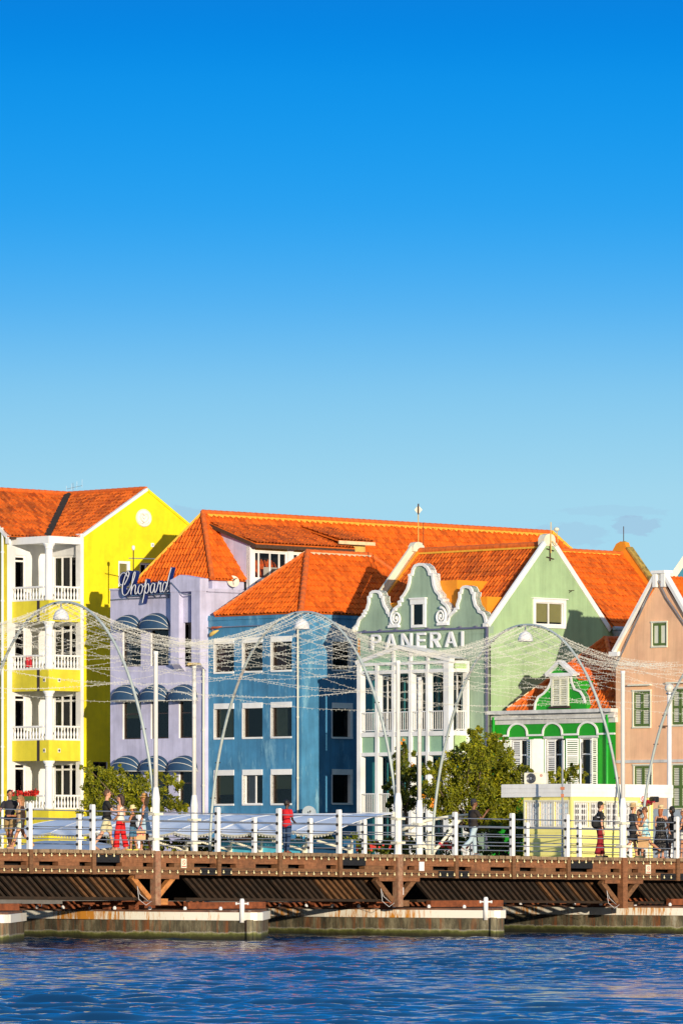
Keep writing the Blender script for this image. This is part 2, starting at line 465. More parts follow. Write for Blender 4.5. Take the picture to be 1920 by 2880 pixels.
def window(parent, w, u0, u1, z0, z1, depth=.2, fm='white', fw=.05, mull=(), trans=(), behind=None, room=.6, pane='glass', name='window', roommat='dark', k=.25):
    """frame + pane + what hangs behind it, set `depth` back in an opening"""
    mb = MB(); a, b = -depth-.03, -depth+.04
    w.box(mb, u0, u0+fw, z0, z1, a, b); w.box(mb, u1-fw, u1, z0, z1, a, b)
    w.box(mb, u0+fw, u1-fw, z0, z0+fw, a, b); w.box(mb, u0+fw, u1-fw, z1-fw, z1, a, b)
    for t in mull:
        c = u0+(u1-u0)*t; w.box(mb, c-fw*.5, c+fw*.5, z0+fw, z1-fw, a, b-.004)
    for t in trans:
        c = z0+(z1-z0)*t; w.box(mb, u0+fw, u1-fw, c-fw*.45, c+fw*.45, a+.004, b-.008)
    f = mb.build(name, M[fm], parent)
    MB().quad(w.P(u0+fw*.5,z0+fw*.5,-depth), w.P(u1-fw*.5,z0+fw*.5,-depth), w.P(u1-fw*.5,z1-fw*.5,-depth), w.P(u0+fw*.5,z1-fw*.5,-depth)).build('window_pane', M[pane], f)
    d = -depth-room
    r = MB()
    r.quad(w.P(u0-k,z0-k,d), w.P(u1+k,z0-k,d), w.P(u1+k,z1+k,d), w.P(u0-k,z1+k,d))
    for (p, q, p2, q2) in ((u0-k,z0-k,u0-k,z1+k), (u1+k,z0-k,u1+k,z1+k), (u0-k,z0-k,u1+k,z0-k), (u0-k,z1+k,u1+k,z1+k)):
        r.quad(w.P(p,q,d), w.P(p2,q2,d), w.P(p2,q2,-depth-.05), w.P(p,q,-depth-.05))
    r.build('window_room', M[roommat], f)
    for it in (behind or ()):
        kind, c0, c1, h0, h1, mm = it
        cm = MB(); ua, ub = u0+(u1-u0)*c0, u0+(u1-u0)*c1; za, zb = z0+(z1-z0)*h0, z0+(z1-z0)*h1
        if kind == 'curtain': curtain_sheet(cm, w, ua, ub, za, zb, -depth-.07)
        else: w.box(cm, ua, ub, za, zb, -depth-.05, -depth-.035)
        cm.build(kind, M[mm], f, smooth=(kind == 'curtain'))
    return f

def side_walls(mb, e0, e1, g0, g1, z1, skip=()):
    """plain closing walls of a block (front face and right face are made apart)"""
    if 'left' not in skip: mb.quad(eg(e0,g0,ZG), eg(e0,g1,ZG), eg(e0,g1,z1), eg(e0,g0,z1))
    if 'back' not in skip: mb.quad(eg(e0,g1,ZG), eg(e1,g1,ZG), eg(e1,g1,z1), eg(e0,g1,z1))

def ribbon(mb, w, pts, width, o0, o1, closed=False):
    """trim band following a polyline of (u,z); the band lies to the right of the line"""
    n = len(pts); inn = []
    for i, (u, z) in enumerate(pts):
        a = pts[max(i-1, 0)]; b = pts[min(i+1, n-1)]
        d1 = Vector((u-a[0], z-a[1])); d2 = Vector((b[0]-u, b[1]-z))
        d1 = d1.normalized() if d1.length > 1e-6 else d2.normalized(); d2 = d2.normalized() if d2.length > 1e-6 else d1
        n1 = Vector((d1.y, -d1.x)); n2 = Vector((d2.y, -d2.x)); m = n1+n2
        m = m.normalized() if m.length > .3 else n1
        k = width/max(.6, m.dot(n1))
        inn.append((u+m.x*k, z+m.y*k))
    for i in range(n-1):
        (a, b), (c, d) = pts[i], pts[i+1]; (e, f), (g, h) = inn[i], inn[i+1]
        mb.hexa([w.P(a,b,o0), w.P(c,d,o0), w.P(g,h,o0), w.P(e,f,o0), w.P(a,b,o1), w.P(c,d,o1), w.P(g,h,o1), w.P(e,f,o1)])
    return inn

def downpipe(parent, w, px, y0, y1, m, r=.05, o=.09, name='downpipe'):
    u = w.u(px); a, b = w.P(u, w.z(px, y0), o), w.P(u, w.z(px, y1) if y1 else ZG, o)
    mb = MB().tube([a, b], r, 8)
    n = max(2, int((a.z-b.z)/2.2))
    for i in range(n):
        p = b.lerp(a, (i+.5)/n); mb.tube([p-Vector((0,0,.04)), p+Vector((0,0,.04))], r*1.35, 8)
    return mb.build(name, M[m], parent, smooth=False)

# =================================================================== YELLOW HOUSE
def yellow_house():
    eY = -19.53
    B = thing('yellow_house', 'bright yellow house with white balcony loggia on its corner, at the left edge', 'house', eg(eY, 0, ZG))
    wg = Gw(eY); wgz = lambda y: CZ + (HY-y)/F*255.8
    ze, zr = 17.0, 19.22
    # gable wall with two windows
    op = [rect_px(wg, 333, 366, 1577, 1650), (wg.u(394), wg.u(432), wg.z(400,1640), wg.z(400,1583))]
    op.append((wg.u(262), wg.u(302), ZG+.2, wg.z(262, 2143)))
    mw, mr = MB(), Reveals()
    pierced(mw, mr, wg, 2.1, 9.9, ZG, ze, op, .18)
    mw.poly([wg.P(2.1,ze), wg.P(9.9,ze), wg.P(6.0,zr)])
    side_walls(mw, eY-12, eY, 2.1, 9.9, ze)
    mw.build('gable_wall', M['yellow'], B); mr.build('window_reveal', M['white'], B)
    for i, q in enumerate(op[:2]):
        window(B, wg, *q, depth=.1, fm='white', fw=.12 if i == 0 else .09, mull=() if i == 0 else (.5,), behind=[('blind', 0, 1, .35, 1, 'blind')] if i == 0 else None)
    window(B, wg, *op[2], depth=.12, fm='frame_brown', fw=.06, mull=(.5,))
    cp = MB(); 
    cp.bar(wg.P(2.0,ze-.05,.02), wg.P(6.0,zr+.02,.02), .16, .13); cp.build('gable_coping', M['white'], B)
    cp = MB(); cp.bar(wg.P(6.0,zr+.02,.0), wg.P(10.1,ze-.08,.0), .12, .12); cp.build('gable_coping', M['yellow'], B)
    # medallion with a raised leaf heart
    u, z = wg.u(403), wg.z(403,1457)
    md = MB(); pts = [(u+.47*math.cos(2*PI*k/40), z+.41*math.sin(2*PI*k/40)) for k in range(40)]; wg.plate(md, pts, .0, .05)
    mo = md.build('medallion', M['white'], B)
    rel = MB()
    rim = [(u+.44*math.cos(2*PI*k/40), z+.38*math.sin(2*PI*k/40)) for k in range(41)]
    rel.tube([wg.P(a,b,.055) for a,b in rim], .025, 6)
    for sg in (-1,1):
        rel.tube([wg.P(u+sg*a,z+b,.06) for a,b in ((0,-.22),(.16,-.12),(.26,.04),(.2,.18),(.08,.2),(0,.1))], [.02,.035,.045,.045,.035,.02], 6)
        rel.tube([wg.P(u+sg*a,z+b,.06) for a,b in ((0,-.05),(.1,.03),(.13,.1))], .022, 6)
        rel.tube([wg.P(u+sg*a,z+b,.06) for a,b in ((.05,-.27),(.2,-.25),(.3,-.16))], .02, 6)
    rel.build('medallion_relief', M['cream'], mo, smooth=True)
    v = MB(); uu, zz = wg.u(428), wg.z(428,1533); wg.box(v, uu-.09, uu+.09, zz-.09, zz+.09, 0, .04)
    vo = v.build('air_vent', M['white'], B); v = MB(); wg.box(v, uu-.045, uu+.045, zz-.045, zz+.045, .042, .05); v.build('vent_grille', M['stone'], vo)
    # left wing front wall, return, and the loggia's inner walls
    gL, eL, eR = -.3, -22.0, -27.8
    wl = Ew(gL); mw = MB(); mw.quad(wl.P(eR,ZG), wl.P(eL,ZG), wl.P(eL,ze), wl.P(eR,ze)); mw.poly([wl.P(eR,ze), wl.P(eL,ze), wl.P((eR+eL)/2,zr)])
    mw.build('wing_wall', M['yellow_loggia'], B)
    ws = Gw(eL); wb = Ew(2.1)
    floors = [(1688,1527),(1882,1747),(2082,1943),(2277,2140)]
    mw, mr = MB(), Reveals(); opl, opb = [], []
    for f, c in floors:
        zf = wgz(f)
        opl.append((ws.u(42), ws.u(74), zf+.02, zf+2.12)); opb.append((wb.u(148), wb.u(214), zf+.02, zf+2.12)); opb.append((wb.u(120), wb.u(137), zf+.02, zf+2.12))
    pierced(mw, mr, ws, gL, 2.1, ZG, ze, opl, .15); pierced(mw, mr, wb, eL, eY-.02, ZG, ze, opb, .15)
    mw.build('loggia_wall', M['white_blue'], B); mr.build('door_reveal', M['white'], B)
    for i, q in enumerate(opl): window(B, ws, *q, depth=.12, fm='white', fw=.09, trans=(.88,), name='balcony_door', pane='glass_dark')
    for i, q in enumerate(opb):
        bh = [[('curtain', 0, .3, 0, 1, 'curtain_olive')], None][i % 2] if i % 2 == 0 else None
        window(B, wb, *q, depth=.1, fm='white', fw=.09, mull=(.36,.72) if i % 2 == 0 else (), trans=(.86,) if i >= 2 else (), behind=bh, name='balcony_door', pane='glass')
    # pilaster at the right end of the loggia
    pl = MB(); wg.box(pl, 1.92, 2.1, ZG, ze+.05, -.3, .03); pl.build('pilaster', M['white'], B)
    # slabs, parapet bands, balustrades, columns
    L = -22.0; gE = 1.92
    bal = None
    for i, (f, c) in enumerate(floors):
        zf, zc = wgz(f), wgz(c)
        zb = wgz(floors[i+1][1]) if i < 3 else ZG+.02
        b = MB()
        b.prism([eg(L,0,zb), eg(eY,0,zb), eg(eY,gE,zb), eg(eY-.14,gE,zb), eg(eY-.14,.14,zb), eg(L,.14,zb)], (0,0,zf-zb))
        egbox(b, L, eY-.14, .14, 2.1, zf-.3, zf-.02)
        bo = b.build('balcony_band', M['yellow_loggia'], B)
        # square vent plates on the band near the corner
        if i < 3:
            zz = (zf+zb)/2
            for ww, uu in ((Ew(0), eY-.28), (Gw(eY), .62)):
                vp = MB(); ww.box(vp, uu-.075, uu+.075, zz-.09, zz+.09, .0, .02); vo = vp.build('vent_plate', M['cream'], bo)
                vp = MB(); pts = [(uu+.045*math.cos(k*PI/6), zz+.055*math.sin(k*PI/6)) for k in range(12)]; ww.plate(vp, pts, .022, .03); vp.build('vent_grille', M['black'], vo)
            vp = MB(); Ew(0).box(vp, eY-.78, eY-.6, zb, zf, .0, .012); vp.build('expansion_strip', M['frame_brown'], bo)
        for ww, ua, ub in ((Ew(.07), L+.02, eY-.38), (Gw(eY-.07), .36, gE-.02)):
            r = MB(); ww.box(r, ua, ub, zf, zf+.07, -.07, .07); ww.box(r, ua, ub, zf+.58, zf+.66, -.08, .08)
            ro = r.build('balustrade', M['white'], B)
            nb = int((ub-ua)/.19); 
            for k in range(nb):
                u = ua+(ub-ua)*(k+.5)/nb; p = ww.P(u, zf+.07)
                if bal is None:
                    q = MB().lathe((0,0,0), [(.05,0),(.05,.04),(.03,.06),(.045,.12),(.06,.19),(.05,.27),(.028,.36),(.024,.42),(.042,.45),(.03,.47),(.05,.49),(.05,.51)], 8)
                    bal = q.build('baluster', M['white'], None, smooth=True); bal.parent = ro; bal.location = p - root_loc(ro)
                else:
                    c2 = bal.copy(); COL.objects.link(c2); c2.parent = ro; c2.location = p - root_loc(ro)
        cb = MB(); x = eg(eY-.2, .2, zf); h = zc-zf
        cb.lathe(x, [(.22,0),(.22,.1),(.185,.16),(.19,h*.5),(.17,h-.3),(.17,h-.26),(.2,h-.24),(.2,h-.2),(.18,h-.18),(.27,h-.06),(.27,h)], 20)
        cb.build('column', M['white'], B, smooth=True)
    zt0, zt1 = wgz(1527), wgz(1507)
    t = MB(); t.prism([eg(L,-.05,zt0), eg(eY+.06,-.05,zt0), eg(eY+.06,gE,zt0), eg(eY-.2,gE,zt0), eg(eY-.2,.2,zt0), eg(L,.2,zt0)], (0,0,zt1-zt0))
    egbox(t, L, eY-.2, .2, 2.1, zt0+.05, zt1-.03); t.build('loggia_beam', M['white'], B)
    for f in floors:          # ceilings
        pass
    # roofs
    r = MB()
    tiles(r, [eg(-21.8,1.85,ze-.1), eg(eY-.02,1.85,ze-.1), eg(eY-.02,6.0,zr), eg(-24.8,6.0,zr)])
    tiles(r, [eg(-21.75,-.45,ze-.05), eg(-21.75,2.0,ze-.05), eg(-24.8,6.0,zr), eg(-24.8,-.45,zr)])
    r.quad(eg(eR-.1,-.45,ze), eg(-24.8,-.45,zr), eg(-24.8,6,zr), eg(eR-.1,6,ze)); r.uv.append([(0,0)]*4)
    r.quad(eg(-32,6,zr), eg(eY,6,zr), eg(eY,10.1,ze), eg(-32,10.1,ze)); r.uv.append([(0,0)]*4)
    r.build('roof', M['tile_old'], B)
    c = MB(); ridge(c, eg(-24.8,6,zr+.05), eg(eY-.05,6,zr+.05)); ridge(c, eg(-24.8,-.45,zr+.05), eg(-24.8,6,zr+.05)); c.build('ridge_cap', M['tile_cap'], B)
    v = MB(); v.bar(eg(-21.72,1.9,ze+.06), eg(-24.72,5.9,zr+.08), .3, .06); v.build('roof_valley', mat('dark_valley', (.03,.02,.012), .9, var=.5, scale=6), B)  # dark strip laid along the roof valley
    s = MB(); wl.box(s, -21.98, -21.75, ze-.4, ze-.1, 0, .12); s.bar(wl.P(-21.85,ze-.1,.06), wl.P(-24.9,zr+.1,.06), .22, .16); s.build('wing_coping', M['white'], B)
    ga = MB(); ga.tube([eg(-21.7,-.4,ze-.15), eg(-21.7,1.8,ze-.15)], .06, 8); ga.build('gutter', M['iron'], B)
    downpipe(B, wl, 11, 1485, None, 'white', .06)
    # things standing here
    a = thing('roof_antenna', 'thin TV antenna on the yellow house ridge, against the sky', 'antenna', eg(-24.5,6,zr))
    p = eg(-24.5,6,zr); mb = MB().tube([p, p+Vector((0,0,.55))], .012, 6); mb.build('mast', M['metal'], a)
    mb = MB(); d = Vector((.9,.2,.22)); mb.tube([p+Vector((-.3,-.1,.25)), p+Vector((-.3,-.1,.25))+d*.8], .009, 5)
    for k in range(4):
        q = p+Vector((-.3,-.1,.25))+d*.8*k/3; mb.tube([q-Vector((0,0,.1)), q+Vector((0,0,.16+.04*k))], .006, 5)
    mb.build('antenna_arm', M['metal'], a)
    # flowers and things on the ground floor balcony rail
    zf = wgz(2277)
    fl = MB(); lf = MB(); rr = random.Random(3)
    for k in range(260):
        u = rr.uniform(L+.1, eY-.75); p = Ew(.0).P(u, zf+.62+rr.gauss(.05,.08)+.14*max(0,(u-L-1.2)), rr.uniform(-.1,.14))
        n = Vector((rr.gauss(0,1), rr.gauss(0,1), rr.gauss(0,1))).normalized(); t = n.orthogonal()*rr.uniform(.045,.085); s = n.cross(t)
        (fl if rr.random() < .72 else lf).quad(p-t, p-s, p+t, p+s)
    fb = thing('flower_box', 'red flowers spilling over the lowest white balcony rail of the yellow house', 'flower box', eg(-21.2,0,zf+.6))
    fl.build('blossoms', mat('red_petals', (.55,.02,.012), .7, var=.35, scale=9), fb); lf.build('leaves', mat('flower_leaves', (.03,.08,.02), .7, var=.3), fb)
    pb = MB(); Ew(.0).box(pb, L+.15, eY-.8, zf+.42, zf+.6, .02, .2); pb.build('planter', M['shutter_green'], fb)
    tw = MB(); w2 = Ew(.0); 
    curtain_sheet(tw, w2, -21.05, -20.6, wgz(1882)+.12, wgz(1882)+.6, .04, .015, .2)
    tag(tw.build('towel', mat('red_towel', (.62,.02,.03), .9, var=.2), None), 'red towel hung behind the second highest balcony rail', 'towel')

# =================================================================== LAVENDER HOUSE
def lavender_house():
    g0, eL, eR = .3, -15.77, -9.66
    w = Ew(g0); B = thing('lavender_house', 'lavender house with domed navy awnings and large tiled dormer roof', 'house', eg(eL, g0, ZG))
    zp = 14.32
    cols = [(345,396),(424,474),(503,548)]
    rows = [(1773,1876),(1973,2080),(2171,2272)]
    op = []
    for r, (yt, yb) in enumerate(rows):
        for c, (xa, xb) in enumerate(cols):
            if r == 0 and c == 2: continue
            xref = 348
            zt, zb = w.z(xref, yt), w.z(xref, yb)
            op.append((w.u(xa), w.u(xb), zb, zt))
    mw, mr = MB(), Reveals()
    opp = (w.u(507), w.u(538), w.z(510,1876), w.z(510,1752))
    pierced(mw, mr, w, eL, eR, ZG, zp, op+[opp], .16)
    wr = Gw(eR); mw.quad(wr.P(g0,ZG), wr.P(12,ZG), wr.P(12,zp-.25), wr.P(g0,zp-.25))
    side_walls(mw, eL, eR, g0, 26, zp-.3, ('back',))
    mw.quad(eg(eL,g0,zp-.02), eg(eR,g0,zp-.3), eg(eR,12,zp-.3), eg(eL,12,zp-.3))
    mw.build('wall', M['lav'], B); mr.build('window_reveal', M['white_blue'], B)
    for q in op: window(B, w, *q, depth=.14, fm='frame_brown', fw=.05, trans=(.66,), behind=[[('curtain', .0, .3, 0, 1, 'curtain')], None, [('blind', 0, 1, .55, 1, 'blind')], None, [('curtain', .6, 1, 0, 1, 'curtain')], None, [('curtain', 0, .5, 0, 1, 'curtain_olive')], None][op.index(q) % 8], pane='glass')
    window(B, w, *opp, depth=.1, fm='frame_brown', fw=.1, pane='glass_dark')
    pc = MB(); w.box(pc, eL, w.u(480), zp-.02, zp+.06, -.25, .05); pc.build('parapet_cap', M['lav'], B)
    cb = MB(); zc = w.z(330,1687); cb.tube([w.P(eL+.05,zc,.05), w.P(-14.6,zc+.02,.05), w.P(w.u(476),zc,.05), w.P(w.u(482),zc+.1,.4), w.P(w.u(505)-.1,zc+.62,.42), w.P(w.u(530),zc+.1,.42), w.P(w.u(545),zc+.05,.44), w.P(w.u(570),zc+.02,.1)], .025, 6)
    cb.build('conduit', M['metal'], B, smooth=True)
    # top-floor pier bay
    wp = w.off(.38); p = MB()
    zt, zb = 14.62, w.z(500,1868)
    for xa, xb in ((480,503),(538,562)):
        a, b = wp.u(xa), wp.u(xb)
        wp.box(p, a, b, zb, zt-.02, -.38, 0)
        p.hexa([w.P(a,zb-.35,-.01), w.P(b,zb-.35,-.01), w.P(b,zb-.34,-.02), w.P(a,zb-.34,-.02), wp.P(a,zb,0), wp.P(b,zb,0), w.P(b,zb,0), w.P(a,zb,0)])
    a, b = wp.u(480), wp.u(562)
    wp.box(p, a-.02, b+.02, zt-.55, zt, -.5, .02)
    po = p.build('pier_bay', M['lav'], B)
    pr = MB(); c = (a+b)/2 - .35; pr.prism([wp.P(a,zt,.0), wp.P(c,zt+.2,.0), wp.P(b,zt,.0)], Vector((-wp.n.x,-wp.n.y,0))*.5); pr.build('bay_cap', M['lav'], po)
    w.off(.0); lint = MB(); w.box(lint, w.u(503), w.u(540), w.z(510,1752), zt-.5, -.1, .12); lint.build('bay_lintel', M['lav'], po)
    # domed awnings
    aw = [(327,396,1730,1771),(398,477,1725,1773)] + [(x0,x1,yt,yb) for (yt,yb) in ((1925,1973),(2125,2171)) for (x0,x1) in ((320,396),(400,476),(479,556))]
    for (x0,x1,yt,yb) in aw:
        u0, u1 = w.u(x0)+.0, w.u(x1)-.32; zb = w.z(x0,yb); H = (w.z(x0,yt)-zb)*.98; D = .62
        if x0 in (398,): u1 += .02
        cu, W2 = (u0+u1)/2+.22, (u1-u0)/2+.12
        mb = MB(); nu, nv = 20, 9; b0 = 0
        prof = lambda th, t: (cu+W2*math.cos(t), zb+H*(math.sin(t)**.8)*math.sin(th), .02+D*(math.sin(t)**.8)*math.cos(th))
        for j in range(nv+1):
            th = PI/2*j/nv
            for i in range(nu+1):
                u, z, o = prof(th, PI*i/nu); mb.v.append(tuple(w.P(u,z,o)))
        for j in range(nv):
            for i in range(nu):
                k = j*(nu+1)+i; mb.f.append((k, k+1, k+nu+2, k+nu+1))
        ao = mb.build('awning', M['awning'], B, smooth=True)
        for th in (0.02, PI/2*.36, PI/2*.68):
            rb = MB(); rb.tube([w.P(*[a*1.0 if q != 2 else a+.012 for q, a in enumerate(prof(th, PI*i/nu))]) for i in range(nu+1)], .014, 6); rb.build('awning_rib', M['awning_trim'], ao, smooth=True)
        rb = MB(); rb.tube([w.P(cu-W2,zb,.02), w.P(cu+W2,zb,.02)], .018, 6); rb.build('awning_rib', M['awning_trim'], ao)
    downpipe(B, w, 575, 1662, None, 'cream', .045, .06)
    # upper storey and the long hipped roof
    zs, zr = 14.72, 17.8
    c0, c1, gf, gb = -16.2, -11.2, 2.2, 29.2; er = -13.7; ga, gz = 4.0, 26.9
    up = MB()
    up.quad(eg(c0+.2,gf+.2,zp-.3), eg(c1-.2,gf+.2,zp-.3), eg(c1-.2,gf+.2,zs+.05), eg(c0+.2,gf+.2,zs+.05))
    up.quad(eg(c1-.2,gf+.2,ZG), eg(c1-.2,gb,ZG), eg(c1-.2,gb,zs+.05), eg(c1-.2,gf+.2,zs+.05))
    # lower white step with the dish
    egbox(up, eR-.25, eR, g0+.02, 5.6, zp-.3, zp-.12)
    up.build('upper_wall', M['lav'], B)
    r = MB()
    tiles(r, [eg(c0,gf,zs), eg(c1,gf,zs), eg(er,ga,zr)])
    tiles(r, [eg(c1,gf,zs), eg(c1,gb,zs), eg(er,gz,zr), eg(er,ga,zr)])
    tiles(r, [eg(c1,gb,zs), eg(c0,gb,zs), eg(er,gz,zr)])
    r.quad(eg(c0,gf,zs), eg(er,ga,zr), eg(er,gz,zr), eg(c0,gb,zs)); r.uv.append([(0,0)]*4)
    r.build('roof', M['tile'], B)
    c = MB(); ridge(c, eg(er,ga,zr+.06), eg(er,gz,zr+.06), .12); ridge(c, eg(c1,gf,zs+.06), eg(er,ga,zr+.06), .11); ridge(c, eg(c1,gb,zs+.06), eg(er,gz,zr+.06), .1)
    c.build('ridge_cap', M['tile_cap'], B)
    m = MB(); n = (eg(c1,gb,zs)-eg(c1,gf,zs)).cross(eg(er,ga,zr)-eg(c1,gf,zs)).normalized(); n = n if n.z > 0 else -n
    dr = eg(c1,10,zs)-eg(er,10,zr); scallop(m, eg(er,ga+.2,zr-.02), eg(er,gz,zr-.02), dr, n, .34, .24)
    c0b = eg(c0,gf,zs+.06); m.bar(c0b, eg(er,ga,zr+.06), .16, .1); ridge(m, eg(er,gz,zr+.1), eg(c1,gb,zs+.1), .1)
    m.build('ridge_mortar', M['mortar'], B)
    # large dormer facing right
    ed, d0, d1 = -11.0, 4.3, 10.1; wd = Gw(ed); zdt, zdb = 16.45, 14.3
    dm = MB()
    dm.prism([eg(ed,d0,zdb), eg(ed,d0,zdt), eg(-13.2,d0,17.15), eg(-11.3,d0,14.8)], (G.x*.12, G.y*.12, 0)); dm.build('dormer_cheek', M['lav'], B)
    dw = MB()
    wd.box(dw, d0, d0+.3, zdb, zdt, -.2, .05); wd.box(dw, d0+2.35, d0+2.7, zdb, zdt, -.2, .06); wd.box(dw, d0+5.0, d0+5.4, zdb, zdt, -.2, .06)
    wd.box(dw, d0+.3, d1, zdb+.42, zdb+.52, -.1, .03); wd.box(dw, d0+.3, d1, zdt-.42, zdt-.36, -.12, .0)
    dfo = dw.build('dormer_frame', M['white'], B)
    dt = MB(); wd.box(dt, d0+.3, d1, zdt-.36, zdt, -.15, -.02); dt.build('dormer_frieze', M['ochre'], B)
    for a, b in ((d0+.3,d0+2.35),(d0+2.7,d0+5.0)):
        window(B, wd, a, b, zdb+.52, zdt-.42, depth=.08, fm='white', fw=.06, mull=(.16,.5,.78), behind=[('curtain', .35, .9, 0, .45, 'curtain')], room=.9, name='dormer_window')
        window(B, wd, a, b, zdb-.1, zdb+.42, depth=.08, fm='white', fw=.05, room=.9, name='dormer_window')
    r2 = MB(); tiles(r2, [eg(ed+.45,d0-.05,16.38), eg(ed+.45,d1+.4,16.38), eg(-13.3,d1+.4,17.38), eg(-13.3,d0-.25,17.38)], amp=.04)
    ro = r2.build('dormer_roof', M['tile_old'], B)
    b_ = MB(); b_.bar(eg(ed+.42,d0-.05,16.24), eg(ed+.42,d1+.4,16.24), .05, .16); b_.bar(eg(ed+.42,d0-.06,16.25), eg(-13.3,d0-.26,17.25), .05, .16); b_.build('eave_board', M['iron'], B)
    dm = MB(); egbox(dm, -12.6, -11.0, 10.2, 11.6, 14.9, 16.75); dm.build('small_dormer', M['ochre'], B)
    r3 = MB(); tiles(r3, [eg(-10.7,9.6,16.72), eg(-10.7,11.9,16.72), eg(-13.2,11.9,17.42), eg(-13.2,9.6,17.42)], amp=.04); r3.build('dormer_roof', M['tile_old'], B)
    b_ = MB(); b_.bar(eg(-10.68,9.6,16.62), eg(-10.68,11.9,16.62), .07, .15); b_.build('eave_board', M['mortar_pale'], B)
    # skylight
    sk = MB(); n2 = n; q = eg(-11.75,15.6,15.4); sdir = Vector((G.x,G.y,0)); tdir = (eg(er,10,zr)-eg(c1,10,zs)).normalized()
    sk.boxv(q+n2*.08, sdir*.8, tdir*.75, n2*.1); so = sk.build('skylight', M['black'], B)
    sk = MB(); sk.boxv(q+n2*.182+sdir*.07+tdir*.07, sdir*.66, tdir*.6, n2*.01); sk.build('skylight_pane', M['stone'], so)
    # satellite dish
    dpx = at(655,1637,Gw(eR-.2).o.y + 4.9*R2)
    ds = thing('satellite_dish', 'pale yellow satellite dish on the lavender wall above the blue house roof', 'satellite dish', dpx)
    dish(ds, dpx, Vector((.25,-.9,.35)), .27, 'cream')
    mb = MB().tube([dpx+Vector((0,.1,-.05)), dpx+Vector((-.03,.18,-.6))], .025, 6); mb.build('dish_pole', M['metal'], ds)
    # air conditioner on the step
    q = eg(eR+.02, 4.1, 13.25)
    ac = thing('air_conditioner', 'beige air conditioner against the lavender wall, half behind the blue house roof', 'air conditioner', q)
    mb = MB(); egbox(mb, eR+.02, eR+.4, 3.75, 4.7, 13.0, 13.75); mb.build('casing', M['cream'], ac)
    mb = MB()
    for k in range(9): egbox(mb, eR+.06, eR+.36, 3.735, 3.748, 13.05+k*.075, 13.09+k*.075)
    mb.build('side_louvres', M['black'], ac)
    mb = MB()
    for k in range(8): egbox(mb, eR+.402, eR+.41, 4.05, 4.6, 13.08+k*.07, 13.105+k*.07)
    mb.build('front_grille', M['ochre'], ac)
    # lamp post behind the sign
    px = at(375,1655,254.2); lp = thing('roof_lamp', 'black pole with small white lamp on the roof edge by the yellow gable', 'lamp', px)
    top = at(375,1548,254.2); MB().tube([px, top], .028, 6).build('pole', M['black'], lp)
    a = at(362,1570,254.2); b2 = at(436,1572,254.2); MB().tube([a,b2], .022, 6).build('cross_arm', M['metal'], lp)
    MB().lathe(top, [(.03,0),(.07,.05),(.075,.16),(.05,.2),(.02,.22)], 10).build('lamp_head', M['signwhite'], lp, smooth=True)
    # script sign
    sign_script(w)

def dish(root, c, axis, r, m):
    A = Vector(axis).normalized(); prof = [(r*k/6, .28*r*(k/6)**2) for k in range(0,7)]
    prof[0] = (.004, 0)
    mb = MB().lathe(c, prof + [(r*1.02, .29*r), (r*1.0,.24*r), (r*.5,.02*r), (.004,-.04*r)], 22, A, cap=False)
    mb.build('dish_bowl', M[m], root, smooth=True)
    tip = c + A*r*1.0
    mb = MB().tube([c - A.orthogonal().normalized()*r*.0 + Vector((0,0,-r*.95))+A*.2*r, tip], .014, 6); mb.build('feed_arm', M['metal'], root)
    mb = MB().tube([tip-A*.05, tip+A*.05], .035, 8); mb.build('feed_horn', M['black'], root)

